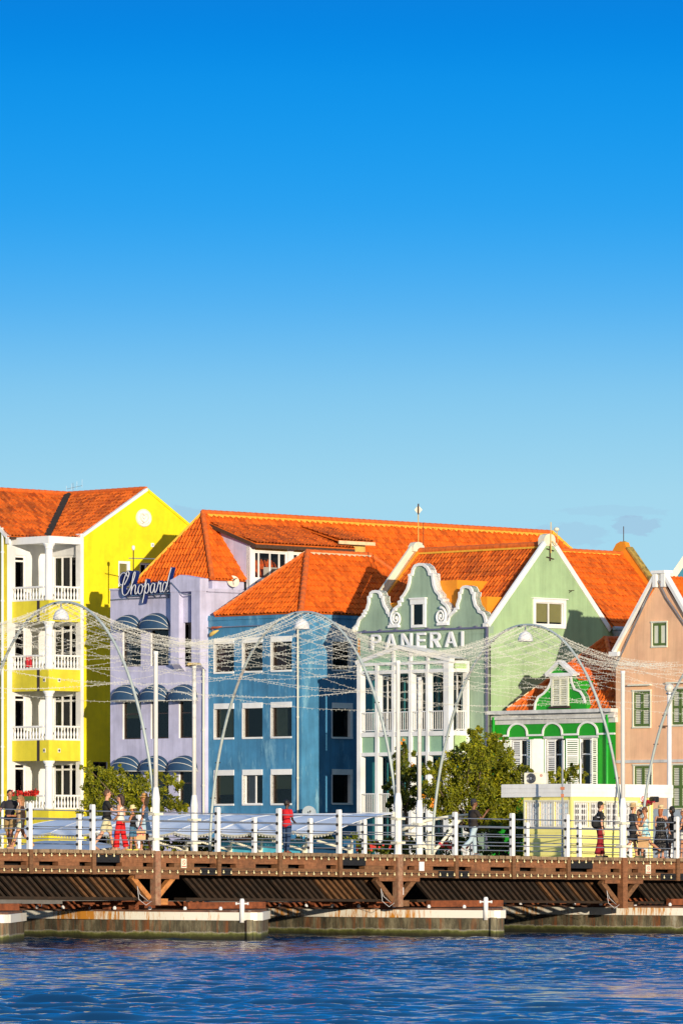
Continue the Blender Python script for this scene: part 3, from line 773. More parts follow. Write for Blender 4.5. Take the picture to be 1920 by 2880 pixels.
def sign_script(w):
    S = {'C': [[(.95,1.92),(.6,2.3),(.15,2.32),(-.25,1.95),(-.3,1.45),(-.05,1.12),(.3,1.2)], [(.45,1.1),(.85,1.62),(1.12,2.1),(1.1,2.38),(.88,2.42),(.55,1.95),(.28,1.3),(.16,.7),(.22,.2),(.5,.0),(.9,.18),(1.25,.62)]],
         'h': [[(1.25,.62),(1.6,1.2),(1.95,1.9),(2.02,2.3),(1.86,2.3),(1.68,1.8),(1.5,.9),(1.4,.02)], [(1.45,.35),(1.72,.85),(1.98,1.0),(2.08,.8),(2.0,.35),(2.06,.05),(2.26,.12),(2.45,.4)]],
         'o': [[(2.95,.98),(2.65,.9),(2.45,.5),(2.52,.1),(2.78,.02),(3.02,.35),(3.08,.8),(2.92,.98)], [(3.06,.82),(3.2,.72),(3.38,.85)]],
         'p': [[(3.38,.85),(3.62,1.45),(3.45,.6),(3.25,-.3),(3.05,-.95)], [(3.42,.4),(3.66,.9),(3.92,.98),(4.0,.6),(3.86,.15),(3.6,.02),(3.45,.2)]],
         'a': [[(4.82,.9),(4.55,1.0),(4.28,.7),(4.2,.25),(4.38,.0),(4.64,.25),(4.86,.95)], [(4.86,.95),(4.76,.35),(4.82,.03),(5.02,.12),(5.2,.5)]],
         'r': [[(5.2,.5),(5.42,1.12),(5.5,.85),(5.72,.98),(5.62,.4),(5.64,.05),(5.82,.08),(5.98,.35)]],
         'd': [[(6.5,.88),(6.25,1.0),(6.0,.68),(5.94,.22),(6.12,.0),(6.36,.25),(6.6,.95)], [(7.2,2.45),(6.92,1.75),(6.62,.8),(6.52,.25),(6.62,.02),(6.82,.15)]]}
    x0, y0 = 353, 1676; u0, z0 = w.u(x0), w.z(x0, y0); k = .425
    sg = thing('script_sign', 'large blue and white handwritten style shop sign on the lavender parapet', 'shop sign', w.P(u0,z0,.2))
    def smooth(p, n=6):
        out = []
        for i in range(len(p)-1):
            a = p[max(i-1,0)]; b = p[i]; c = p[i+1]; d = p[min(i+2,len(p)-1)]
            for j in range(n):
                t = j/n
                out.append(tuple(.5*((2*b[q])+(-a[q]+c[q])*t+(2*a[q]-5*b[q]+4*c[q]-d[q])*t*t+(-a[q]+3*b[q]-3*c[q]+d[q])*t**3) for q in (0,1)))
        out.append(p[-1]); return out
    for ch, strokes in S.items():
        bl, wt = MB(), MB()
        for st in strokes:
            q = [(u0+a*k*1.06, z0+b*k+.012*a) for a, b in smooth(st)]
            for i in range(len(q)-1):
                (a, b), (c, d) = q[i], q[i+1]; L = math.hypot(c-a, d-b)
                if L < 1e-5: continue
                tx, tz = (c-a)/L, (d-b)/L; nx, nz = -tz*.052, tx*.052
                ex, ez = tx*.012, tz*.012
                P4 = [(a+nx-ex,b+nz-ez),(a-nx-ex,b-nz-ez),(c-nx+ex,d-nz+ez),(c+nx+ex,d+nz+ez)]
                bl.hexa([w.P(x,z,.04) for x,z in P4]+[w.P(x,z,.26) for x,z in P4])
            wt.tube([w.P(a,b,.265) for a,b in q], .024, 7)
        lo = bl.build('letter', M['signblue'], sg); wt.build('letter_face', mat('pale_sign_edge', (.60,.62,.68), .45, var=.04), lo, smooth=True)
    fr = MB(); fr.bar(w.P(u0-.05,z0-.02,.12), w.P(u0+3.05,z0+.03,.12), .05, .06)
    for t in (.2,1.1,2.0,2.8): fr.bar(w.P(u0+t,z0,.12), w.P(u0+t,z0-.3,-.1), .04, .04)
    fr.build('sign_bracket', M['metal'], sg)

# =================================================================== BLUE HOUSE
def blue_house():
    g0, eL, eR = .5, -9.75, -3.86; w = Ew(g0); wr = Gw(eR)
    B = thing('blue_house', 'weathered deep blue house with white framed windows and orange hipped roof', 'house', eg(eL,g0,ZG))
    ze = 12.9
    colp = [(603,658),(683,738),(763,820)]
    rowp = [(1798,1894),(1981,2079),(2168,2265)]
    op = []
    for r, (yt,yb) in enumerate(rowp):
        zt, zb = w.z(603,yt), w.z(603,yb)
        for (xa,xb) in colp: op.append((w.u(xa), w.u(xb), zb, zt))
    mw, mr = MB(), Reveals(); pierced(mw, mr, w, eL, eR, ZG, ze, op, .2)
    opr = []
    for (yt,yb) in ((1790,1886),(1978,2076),(2165,2262)):
        opr.append((wr.u(934), wr.u(990), wr.z(934,yb), wr.z(934,yt)))
    pierced(mw, mr, wr, g0, 11.2, ZG, ze, opr, .2)
    side_walls(mw, eL, eR, g0, 11.2, ze)
    mw.quad(eg(eL,g0,ze-.02), eg(eR,g0,ze-.02), eg(eR,11,ze-.02), eg(eL,11,ze-.02))
    mw.build('wall', M['blue'], B); mr.build('window_reveal', M['white'], B)
    beh = {0: [('curtain', .0, .55, 0, 1, 'curtain_red')], 1: None, 2: [('curtain', 0, .55, 0, 1, 'curtain_red')],
           3: [('curtain', .05, .75, 0, 1, 'curtain_olive')], 4: None, 5: [('curtain', .05, .6, 0, 1, 'curtain_olive')],
           6: [('blind', 0, 1, .3, 1, 'blind')], 7: [('curtain', 0, .45, 0, 1, 'curtain')], 8: [('blind', 0, 1, .45, 1, 'blind')]}
    k = 0
    for ww, ops in ((w, op), (wr, opr)):
        for q in ops:
            f = window(B, ww, *q, depth=.17, fm='white' if k == 7 else 'frame_brown', fw=.05 if k != 7 else .07, mull=(.55,) if k == 7 else (), behind=beh.get(k), pane='glass' if k != 4 else 'glass_dark')
            s = MB(); ww.box(s, q[0]-.01, q[1]+.01, q[3]-.22, q[3]+.02, -.15, .035); s.build('shutter_box', M['white'], f)
            s = MB(); ww.box(s, q[0]-.01, q[1]+.01, q[2]-.03, q[2]+.05, -.16, .05); s.build('sill', M['white'], f)
            s = MB(); ww.box(s, q[0]-.05, q[0]+.0, q[2], q[3]-.22, -.16, .02); s.build('casing', M['white'], f)
            if ww is wr: s = MB(); ww.box(s, q[1]-.12, q[1]+.02, q[2], q[3]-.22, -.16, .02); s.build('casing', M['white'], f)
            k += 1
    bd = MB(); w.box(bd, eL, eR+.03, ze-.12, ze+.02, 0, .04); w.box(bd, eL, eL+.9, ze+.02, ze+.1, -.3, .02); wr.box(bd, g0+.01, 11, ze-.12, ze+.02, 0, .035); bd.build('eave_band', M['blue'], B)
    tb = MB(); tb.tube([w.P(eL+.05,ze-.42,.06), w.P(eL+3.6,ze-.42,.06)], .03, 6); tb.build('conduit', M['metal'], B)
    # roof
    zs, zr = 12.98, 15.75; c0, c1, gf, gb = -9.2, -3.8, .42, 10.3; er = -6.45; ga, gz = 3.42, 7.3
    r = MB()
    tiles(r, [eg(c0,gf,zs), eg(c1,gf,zs), eg(er,ga,zr)]); tiles(r, [eg(c1,gf,zs), eg(c1,gb,zs), eg(er,gz,zr), eg(er,ga,zr)])
    tiles(r, [eg(c1,gb,zs), eg(c0,gb,zs), eg(er,gz,zr)])
    r.quad(eg(c0,gf,zs), eg(er,ga,zr), eg(er,gz,zr), eg(c0,gb,zs)); r.uv.append([(0,0)]*4)
    r.build('roof', M['tile'], B)
    c = MB(); ridge(c, eg(c1,gf,zs+.06), eg(er,ga,zr+.06), .12); ridge(c, eg(c0,gf,zs+.06), eg(er,ga,zr+.06), .09); ridge(c, eg(er,ga,zr+.06), eg(er,gz,zr+.06), .1); ridge(c, eg(c1,gb,zs+.06), eg(er,gz,zr+.06), .1)
    c.build('ridge_cap', M['tile_cap'], B)
    m = MB(); n = (eg(c1,gb,zs)-eg(c1,gf,zs)).cross(eg(er,ga,zr)-eg(c1,gf,zs)).normalized(); n = n if n.z > 0 else -n
    dr = eg(c1,6,zs)-eg(er,6,zr); scallop(m, eg(er,ga+.1,zr), eg(er,gz,zr), dr, n, .3, .16)
    nn = 16
    for i in range(nn):
        a = eg(c0,gf,zs+.12).lerp(eg(er,ga,zr+.12), (i+.15)/nn); b = eg(c0,gf,zs+.12).lerp(eg(er,ga,zr+.12), (i+.75)/nn); m.bar(a, b, .1, .07)
    for i in range(10):
        a = eg(er,gz,zr+.1).lerp(eg(c1,gb,zs+.1), (i+.1)/10); b = eg(er,gz,zr+.1).lerp(eg(c1,gb,zs+.1), (i+.7)/10); m.bar(a, b, .12, .08)
    m.build('ridge_mortar', M['mortar_pale'], B)
    downpipe(B, w, 840, 1760, None, 'cream', .038, .06)
    # wall ornament: orange and grey fish-like bracket lamp
    u, z = w.u(597), w.z(597,1778)
    o = thing('wall_ornament', 'small rusty orange metal ornament high on the blue wall by the downpipe', 'ornament', w.P(u,z,.1))
    mb = MB(); mb.tube([w.P(u,z+.1,.1), w.P(u+.15,z+.2,.14), w.P(u+.45,z+.18,.14), w.P(u+.7,z+.22,.1)], [.02,.045,.05,.02], 8); mb.tube([w.P(u+.1,z+.18,.1), w.P(u+.2,z+.02,.12)], .015, 6); mb.build('arm', mat('rust_orange', (.5,.12,.05), .7, var=.3), o, smooth=True)
    mb = MB(); mb.tube([w.P(u-.05,z-.18,.12), w.P(u+.1,z-.1,.15), w.P(u+.28,z-.02,.15), w.P(u+.5,z+.06,.1)], [.03,.09,.08,.02], 8); mb.build('body', M['ochre'], o, smooth=True)
    # dish standing low by the wall
    p = at(868,2288,244.0); d = thing('satellite_dish', 'grey satellite dish at the foot of the blue house, above the white canopy', 'satellite dish', p)
    dish(d, p, Vector((.2,-.95,.25)), .3, 'stone'); MB().tube([p+Vector((0,.1,-.1)), p+Vector((0,.15,-1.9))], .04, 6).build('dish_pole', M['metal'], d)
def zE(X, Y): return (960+X/3.136, 1420+Y/3.136)

# =================================================================== SAGE GREEN SHOP HOUSE (curved gables)
def sage_house():
    w = Ew(0.0); eR = 7.72; wr = Gw(eR); gB = 7.4; gM = 3.7
    B = thing('sage_house', 'sage green shop house with three white edged curly gables and pale green side', 'house', eg(0,0,ZG))
    tr = lambda P: [w.uz(*zE(*p)) for p in P]
    left = [(132,1103),(125,1075),(140,1060),(150,1020),(165,995),(190,975),(188,960),(205,950),(203,932),(222,920),(240,860),(238,810),(255,800),(258,775),(280,757),(310,752),(335,757),(355,775),(360,800),(380,805),(378,840),(390,880),(415,920),(418,940),(435,952),(440,985)]
    cen = [(432,1085),(438,1000),(445,950),(470,910),(510,880),(505,850),(530,840),(527,815),(550,790),(580,740),(595,690),(602,640),(597,615),(622,605),(630,565),(650,530),(690,513),(730,515),(765,540),(785,575),(790,600),(818,605),(820,640),(827,700),(845,750),(880,790),(880,815),(905,830),(905,850),(940,880),(962,930),(960,975),(945,1050)]
    right = [(932,1045),(945,985),(975,950),(1000,930),(998,915),(1020,905),(1018,885),(1040,820),(1040,770),(1055,765),(1060,735),(1080,715),(1110,710),(1145,720),(1160,745),(1165,765),(1185,770),(1180,820),(1195,880),(1220,910),(1225,930),(1260,945),(1280,985),(1288,1030),(1296,1068)]
    zl = 11.75
    mw = MB()
    for P in (left, cen, right):
        q = tr(P); w.plate(mw, [(q[0][0], zl)] + q + [(q[-1][0], zl)], -.3 + (0.002 if P is cen else 0), 0.0 + (.004 if P is cen else 0))
    # main front under the gables, pierced for the attic window and the rooms behind the veranda
    ga = MB()
    aw = [w.u(zE(650,0)[0]), w.u(zE(738,0)[0]), w.z(*zE(650,1068)), w.z(*zE(650,872))]
    mw.build('curly_gable', M['sage'], B)
    mf, mr = MB(), Reveals()
    ub = [w.u(960+x/3.136) for x in (350,440,500,590,650,745,795,900,960,1055)]
    z1t, z1b = w.z(1040,1900), w.z(1040,2062)
    z0t, z0b = w.z(1040,2130), ZG+.3
    op = []
    for i in range(0, 10, 2):
        op.append((ub[i], ub[i+1], z1b, z1t)); op.append((ub[i], ub[i+1], z0b, z0t))
    pierced(mf, mr, w, .0, eR, ZG, zl, op, .12, -.02)
    ops = [(wr.u(1499)+.1, wr.u(1588)-.1, wr.z(1499,1757), wr.z(1499,1692))]
    mf.build('front_wall', M['sage'], B); mr.build('door_reveal', M['white'], B)
    for i, q in enumerate(op):
        bh = [('curtain', .1, .6, 0, 1, 'curtain_olive'), ('curtain', .75, 1, 0, 1, 'curtain')] if i % 2 == 0 else [('curtain', .3*(i % 3), .5+.25*(i % 3), 0, 1, ('curtain', 'curtain_olive')[i % 4 == 1])]
        window(B, w, q[0], q[1], q[2], q[3], depth=.1, fm='white' if i % 4 == 0 else 'teal', fw=.055, mull=(.5,), behind=bh, name='veranda_door', room=.7)
    # leftmost bay is a closed teal panel
    tp = MB(); w.box(tp, .25, ub[0]-.18, ZG, w.z(1040,1895), -.01, .06); tp.build('closed_panel', M['teal'], B)
    # trims
    for P in (left, cen, right):
        t = MB(); ribbon(t, w, tr(P), .115, -.34, .09); t.build('gable_trim', M['white'], B)
    for (xa, xb, y) in ((428,520,1085),(858,952,1065)):
        t = MB(); a, b = w.u(zE(xa,0)[0]), w.u(zE(xb,0)[0]); z = w.z(*zE(xa,y)); w.box(t, a, b, z, z+.1, -.05, .15); w.box(t, a+.06, b-.06, z+.1, z+.17, -.05, .12); t.build('gable_foot', M['white'], B)
    for x, y in ((130,1100),(1280,1065)):
        t = MB(); u, z = w.uz(*zE(x,y)); w.box(t, u-.12, u+.1, z-.05, z+.1, -.34, .12); t.build('gable_foot', M['white'], B)
    for (x, y, sg) in ((492,1003,1),(886,985,-1)):
        u, z = w.uz(*zE(x,y)); s = MB(); pts = []; rad = []
        for k in range(64):
            a = -PI*.55 + k/63*PI*4.3; r = .33*(1-k/63*.86)
            pts.append(w.P(u - sg*r*math.cos(a)*1.0, z - r*1.15*math.sin(a), .08)); rad.append(.062-.025*k/63)
        s.tube(pts, rad, 8); s.ball(w.P(u,z,.08), .06); s.build('scroll', M['white'], B, smooth=True)
    # attic window on the centre gable
    x0, x1, y1, y0 = 625, 750, 835, 1085
    u0, u1 = w.u(zE(x0,0)[0]), w.u(zE(x1,0)[0]); z0, z1 = w.z(*zE(x0,y0)), w.z(*zE(x0,y1))
    a = MB(); fw = .13
    w.box(a, u0, u0+fw, z0, z1-.1, 0, .1); w.box(a, u1-fw, u1, z0, z1-.1, 0, .1); w.box(a, u0+fw, u1-fw, z0, z0+fw*.9, 0, .1); w.box(a, u0-.02, u1+.02, z1-.22, z1, 0, .13); w.box(a, u0-.05, u1+.05, z1, z1+.06, 0, .17)
    ao = a.build('attic_window', M['white'], B)
    a = MB(); w.box(a, u0+fw, u1-fw, z0+fw*.9, z1-.22, .006, .03); a.build('window_backing', M['dark'], ao)
    MB().quad(w.P(u0+fw,z0+.1,.05), w.P(u1-fw,z0+.1,.05), w.P(u1-fw,z1-.22,.05), w.P(u0+fw,z1-.22,.05)).build('window_pane', M['glass_dark'], ao)
    # sign bar and letters
    bz0, bz1 = w.z(*zE(135,1130)), w.z(*zE(1255,1080))
    zb = (bz0+bz1)/2
    s = MB(); w.box(s, .0, eR, zb-.035, zb+.035, .02, .1)
    for k in range(8): w.box(s, .5+k*.93, .58+k*.93, zb+.035, zb+.09, .0, .12)
    s.build('sign_rail', M['metal_purple'], B)
    s = MB(); w.box(s, eR-.09, eR, ZG, zb-.035, .0, .09); s.build('corner_pipe', M['metal_purple'], B)
    letters(w, zb)
    # gable wall facing right
    mw, mr = MB(), Reveals(); ze, zr = 12.2, 15.62
    pierced(mw, mr, wr, .0, gB, ZG, ze, [], .14)
    holed(mw, mr, wr, [(0,ze),(gB,ze),(gM+.28,zr-.1),(gM+.28,zr+.25),(gM-.28,zr+.25),(gM-.28,zr-.1)], ops[0], .14)
    side_walls(mw, 0, eR, .0, gB, ze, ('left',))
    mw.build('gable_wall', M['lightgreen'], B); mr.build('window_reveal', M['white'], B)
    q = ops[0]; f = window(B, wr, *q, depth=.06, fm='white', fw=.06, mull=(.5,), behind=[('blind', 0, .47, .14, 1, 'blind'), ('blind', .53, 1, .14, 1, 'blind')])
    s = MB(); o = .05
    wr.box(s, q[0]-.13, q[0]+.02, q[2]-.12, q[3]+.12, 0, o); wr.box(s, q[1]-.02, q[1]+.13, q[2]-.12, q[3]+.12, 0, o); wr.box(s, q[0]+.02, q[1]-.02, q[3]-.02, q[3]+.12, 0, o); wr.box(s, q[0]+.02, q[1]-.02, q[2]-.12, q[2]+.02, 0, o+.03); wr.box(s, q[0]-.2, q[1]+.2, q[3]+.125, q[3]+.17, 0, .12)
    s.build('casing', M['white'], f)
    c = MB()
    c.bar(wr.P(-.06,ze-.12,.0), wr.P(gM-.28,zr+.02,.0), .22, .11, up=(E.x,E.y,0)); c.bar(wr.P(gM+.28,zr+.02,.0), wr.P(gB+.1,ze-.12,.0), .22, .085, up=(E.x,E.y,0))
    c.build('gable_coping', M['white'], B)
    c = MB(); wr.plate(c, [(gM-.36,zr-.1),(gM-.36,zr+.2),(gM-.24,zr+.36),(gM,zr+.42),(gM+.24,zr+.36),(gM+.36,zr+.2),(gM+.36,zr-.1)], -.3, .05); c.build('gable_cap', M['cream'], B)
    # iron anchor
    an = MB(); a = wr.P(gM-.0, wr.z(1548,1578), .06); b = wr.P(gM, wr.z(1548,1530), .06); an.tube([a,b], .03, 6)
    for zz in (a.z+.12, b.z-.25): an.tube([wr.P(gM-.22,zz+.04,.07), wr.P(gM+.22,zz-.04,.07)], .022, 6)
    an.build('wall_anchor', M['iron'], B)
    an = MB(); p = wr.P(4.9, wr.z(1630,1663), .02); an.tube([p, p+Vector((E.x,E.y,0))*.3], .015, 5); an.tube([p+Vector((0,0,-.1)), p+Vector((E.x,E.y,0))*.2], .012, 5); an.build('wall_hook', M['iron'], B)
    downpipe(B, wr, 1375, 1800, None, 'black', .03, .05)
    # left end parapet
    wl = Gw(0.02); c = MB()
    c.bar(wl.P(-.1,ze-.2,-.1), wl.P(gM-.2,zr+.12,-.1), .3, .1, up=(E.x,E.y,0)); c.bar(wl.P(gM+.2,zr+.12,-.1), wl.P(gB,ze-.1,-.1), .3, .1, up=(E.x,E.y,0))
    wl.plate(c, [(gM-.34,zr-.05),(gM-.34,zr+.18),(gM-.2,zr+.33),(gM,zr+.37),(gM+.2,zr+.33),(gM+.34,zr+.18),(gM+.34,zr-.05)], -.25, .06)
    c.build('parapet_coping', M['cream'], B)
    c = MB(); wl.plate(c, [(0,ZG),(gB,ZG),(gB,ze-.2),(gM,zr+.1),(0,ze-.25)], -.0, .02); c.build('end_wall', M['sage'], B); c = MB(); wl.plate(c, [(0.02,11),(gB-.02,11),(gB-.02,ze-.22),(gM,zr+.08),(0.02,ze-.27)], .02, .16); c.build('end_parapet', M['orange_plaster'], B)
    # roof
    r = MB()
    tiles(r, [eg(.2,.34,ze-.05), eg(eR-.14,.34,ze-.05), eg(eR-.14,gM,zr-.12), eg(.2,gM,zr-.12)], tw=.2, tl=.33)
    r.quad(eg(.2,gM,zr-.1), eg(eR-.1,gM,zr-.1), eg(eR-.1,gB,ze-.05), eg(.2,gB,ze-.05)); r.uv.append([(0,0)]*4)
    r.build('roof', M['tile_old'], B)
    c = MB(); ridge(c, eg(.2,gM,zr-.02), eg(eR-.3,gM,zr-.02), .13, .4); c.build('ridge_cap', M['tile_cap'], B)
    c = MB(); m = zr-.08; c.bar(eg(.2,gM-.13,m-.06), eg(eR-.2,gM-.13,m-.06), .05, .08); c.build('ridge_mortar', M['mortar'], B)
    blk = MB()
    for e0, e1, zt in ((.75,2.3,13.2),(2.9,5.62,14.05),(5.9,7.35,13.3)):
        egbox(blk, e0, e1, .305, .4+(zt-ze)/.93, 11.9, zt)
    blk.build('gable_backing', M['orange_plaster'], B)
    veranda(B)
    # rods and finials on the two gable tops
    p = eg(0.05,gM,zr+.3); fi = thing('gable_finial', 'weathered rod with yellow diamond finial on the left end of the sage roof', 'finial', p)
    MB().tube([p, p+Vector((0,0,1.35))], .022, 6).build('rod', M['ochre'], fi)
    d = MB(); c = p+Vector((0,0,1.45)); d.prism([c+Vector((-.17,0,0)), c+Vector((0,0,-.2)), c+Vector((.17,0,0)), c+Vector((0,0,.2))], (0,.05,0)); do = d.build('diamond', M['cream'], fi)
    d = MB(); d.tube([c+Vector((0,-.03,-.2)), c+Vector((0,-.03,.26))], .035, 6); d.build('spindle', M['iron'], do)
    p2 = p+Vector((.22,.1,-.05)); ro = MB().tube([p2, p2+Vector((0,0,.95))], .016, 6).build('lightning_rod', M['iron'], None); tag(ro, 'short thin rusty rod beside the yellow diamond finial on the sage roof', 'lightning rod')
    p = wr.P(gM, zr-.4, .1); lr = thing('lightning_rod', 'tall rusty rod with white insulator on the apex of the pale green gable', 'lightning rod', p)
    MB().tube([p, p+Vector((0,0,1.3))], .02, 6).build('rod', M['ochre'], lr)
    MB().tube([p+Vector((.05,0,.5)), p+Vector((.26,.05,.3)), p+Vector((.3,.05,.5)), p+Vector((.25,.05,.95))], .018, 6).build('bracket', M['ochre'], lr, smooth=True)
    MB().ball(p+Vector((.24,.05,1.0)), .12, .12, .09).build('insulator', M['cream'], lr, smooth=True)

def letters(w, zb):
    x0, x1 = 960+285/3.136, 960+1090/3.136
    u0, u1 = w.u(x0), w.u(x1); h = .64; z0 = zb-.12-h
    sg = thing('letter_sign', 'raised white capital letters across the sage green shop front', 'shop sign', w.P(u0,z0,.1))
    s = .086
    ww = {'P': .52, 'A': .64, 'N': .60, 'E': .48, 'R': .55, 'I': s}
    txt = 'PANERAI'; tot = sum(ww[c] for c in txt); gap = (u1-u0-tot)/(len(txt)-1)
    u = u0
    for ch in txt:
        W = ww[ch]; pol = []
        def arc(cx, cz, rx, rz, a0, a1, n=10): return [(cx+rx*math.cos(a0+(a1-a0)*i/n), cz+rz*math.sin(a0+(a1-a0)*i/n)) for i in range(n+1)]
        if ch == 'I': pol = [[(0,0),(s,0),(s,h),(0,h)]]
        elif ch == 'E': pol = [[(0,0),(W,0),(W,.1),(s,.1),(s,.275),(W*.9,.275),(W*.9,.37),(s,.37),(s,h-.1),(W,h-.1),(W,h),(0,h)]]
        elif ch == 'N': pol = [[(0,0),(.092,0),(.092,h-.15),(W-.105,0),(W,0),(W,h),(W-.092,h),(W-.092,.15),(.105,h),(0,h)]]
        elif ch == 'A': pol = [[(0,0),(.1,0),(W/2,h-.13),(W-.1,0),(W,0),(W/2+.058,h),(W/2-.058,h)], [(.16,.155),(W-.16,.155),(W-.19,.232),(.19,.232)]]
        elif ch in 'PR':
            rz = .185; cz = h-rz; o = [(s,h)] + [(W-.185,h)] + arc(W-.19, cz, .19, rz, PI/2, -PI/2)[1:] + [(s,h-2*rz), (s,h-2*rz+.095)] + [(W-.19,h-2*rz+.095)] + list(reversed(arc(W-.19, cz, .098, .1, PI/2, -PI/2)))[1:] + [(s,h-.095)]
            pol = [[(0,0),(s,0),(s,h),(0,h)], o]
            if ch == 'R': pol.append([(W*.38,.27),(W-.13,0),(W+.02,0),(W*.38+.17,.27)])
        mb = MB()
        for k, p in enumerate(pol): w.plate(mb, [(u+a, z0+b) for a, b in p], .06-.004*k, .17-.003*k)
        fix_normals(mb.build('letter', M['signwhite'], sg))
        u += W+gap

def veranda(B):
    o0 = 1.05; w = Ew(-o0); wr = Gw(6.62)
    uL, uR = w.u(1003), w.u(1261)
    Z = lambda y: w.z(1008, y)
    v = MB()
    posts = [(1003,1013),(1054,1062),(1100,1108),(1148,1156),(1196,1203),(1246,1261)]
    zt = Z(1866)
    for a, b in posts: w.box(v, w.u(a), w.u(b), ZG, zt-.02, -.3, 0)
    z_ = [(1888,1898),(2061,2074),(2118,2128)]
    for ya, yb in z_: w.box(v, uL+.01, uR-.01, Z(yb), Z(ya), -.28, -.012)
    w.box(v, uL, uR, zt-.12, zt, -.3, .01)
    # pediment
    ap = (w.u(1123), Z(1824)); 
    v.bar(w.P(uL-.05,zt+.02,-.1), w.P(ap[0],ap[1],-.1), .3, .16); v.bar(w.P(ap[0],ap[1],-.1), w.P(uR+.1,zt+.02,-.1), .3, .16)
    for a in (1104,1152,1200): 
        u = w.u(a); zz = zt + (ap[1]-zt)*max(0, 1-abs(u-ap[0])/((uR-uL)/2)); w.box(v, u-.06, u+.06, zt, zz-.05, -.2, -.02)
    # right return
    for za, zb in ((zt-.12,zt),(Z(1898),Z(1888)),(Z(2074),Z(2061)),(Z(2128),Z(2118))): wr.box(v, -o0+.3, -.02, za, zb, -.26, -.01)
    wr.box(v, -.14, -.02, ZG, zt, -.25, .02)
    v.build('veranda_frame', M['white'], B)
    for i in range(5):
        for za, zb in ((Z(2119),Z(2073)),(Z(1889),zt-.1)):
            p = MB(); w.box(p, w.u(posts[i][1]), w.u(posts[i+1][0]), za, zb, -.15, -.1); p.build('veranda_panel', M['greenpanel'], B)
    p = MB(); w.plate(p, [(uL+.1,zt),(uR-.1,zt),(ap[0],ap[1]-.05)], -.16, -.12); p.build('pediment_panel', M['greenpanel'], B)
    for za, zb in ((Z(2119),Z(2073)),(Z(1889),zt-.1)):
        p = MB(); wr.box(p, -o0+.3, -.14, za, zb, -.15, -.06); p.build('veranda_panel', mat('pale_green_panel', (.42,.58,.26), .7), B)
    fl = MB(); egbox(fl, uL+.05, uR-.05, -o0+.02, -.02, Z(2072), Z(2063)); egbox(fl, uL+.05, uR-.05, -o0+.02, -.02, zt-.06, zt-.01); fl.build('veranda_floor', M['white'], B)
    rf = MB(); rf.quad(w.P(uL-.1,zt+.09,.08), w.P(ap[0],ap[1]+.09,.08), w.P(ap[0],ap[1]+.09,-o0+.0), w.P(uL-.1,zt+.09,-o0+.0)); rf.quad(w.P(ap[0],ap[1]+.09,.08), w.P(uR+.15,zt+.09,.08), w.P(uR+.15,zt+.09,-o0), w.P(ap[0],ap[1]+.09,-o0)); rf.build('veranda_roof', M['white'], B)
    # railings, bar by bar
    for yr, yb in ((2006,2060),(2234,2290)):
        zr, zb = Z(yr), Z(yb)
        for i in range(5):
            a, b = w.u(posts[i][1]), w.u(posts[i+1][0])
            r = MB(); r.tube([w.P(a,zr,-.05), w.P(b,zr,-.05)], .025, 6); r.tube([w.P(a,zb+.05,-.05), w.P(b,zb+.05,-.05)], .02, 6)
            n = 7
            for k in range(1, n): u = a+(b-a)*k/n; r.tube([w.P(u,zb+.05,-.05), w.P(u,zr,-.05)], .014, 5)
            r.build('railing', M['white'], B)
        r = MB(); r.tube([wr.P(-o0+.3,zr,-.05), wr.P(-.1,zr,-.05)], .025, 6); r.tube([wr.P(-o0+.3,zb+.05,-.05), wr.P(-.1,zb+.05,-.05)], .02, 6)
        for k in range(1,6): g = -o0+.3+(o0-.4)*k/6; r.tube([wr.P(g,zb+.05,-.05), wr.P(g,zr,-.05)], .014, 5)
        r.build('railing', M['white'], B)

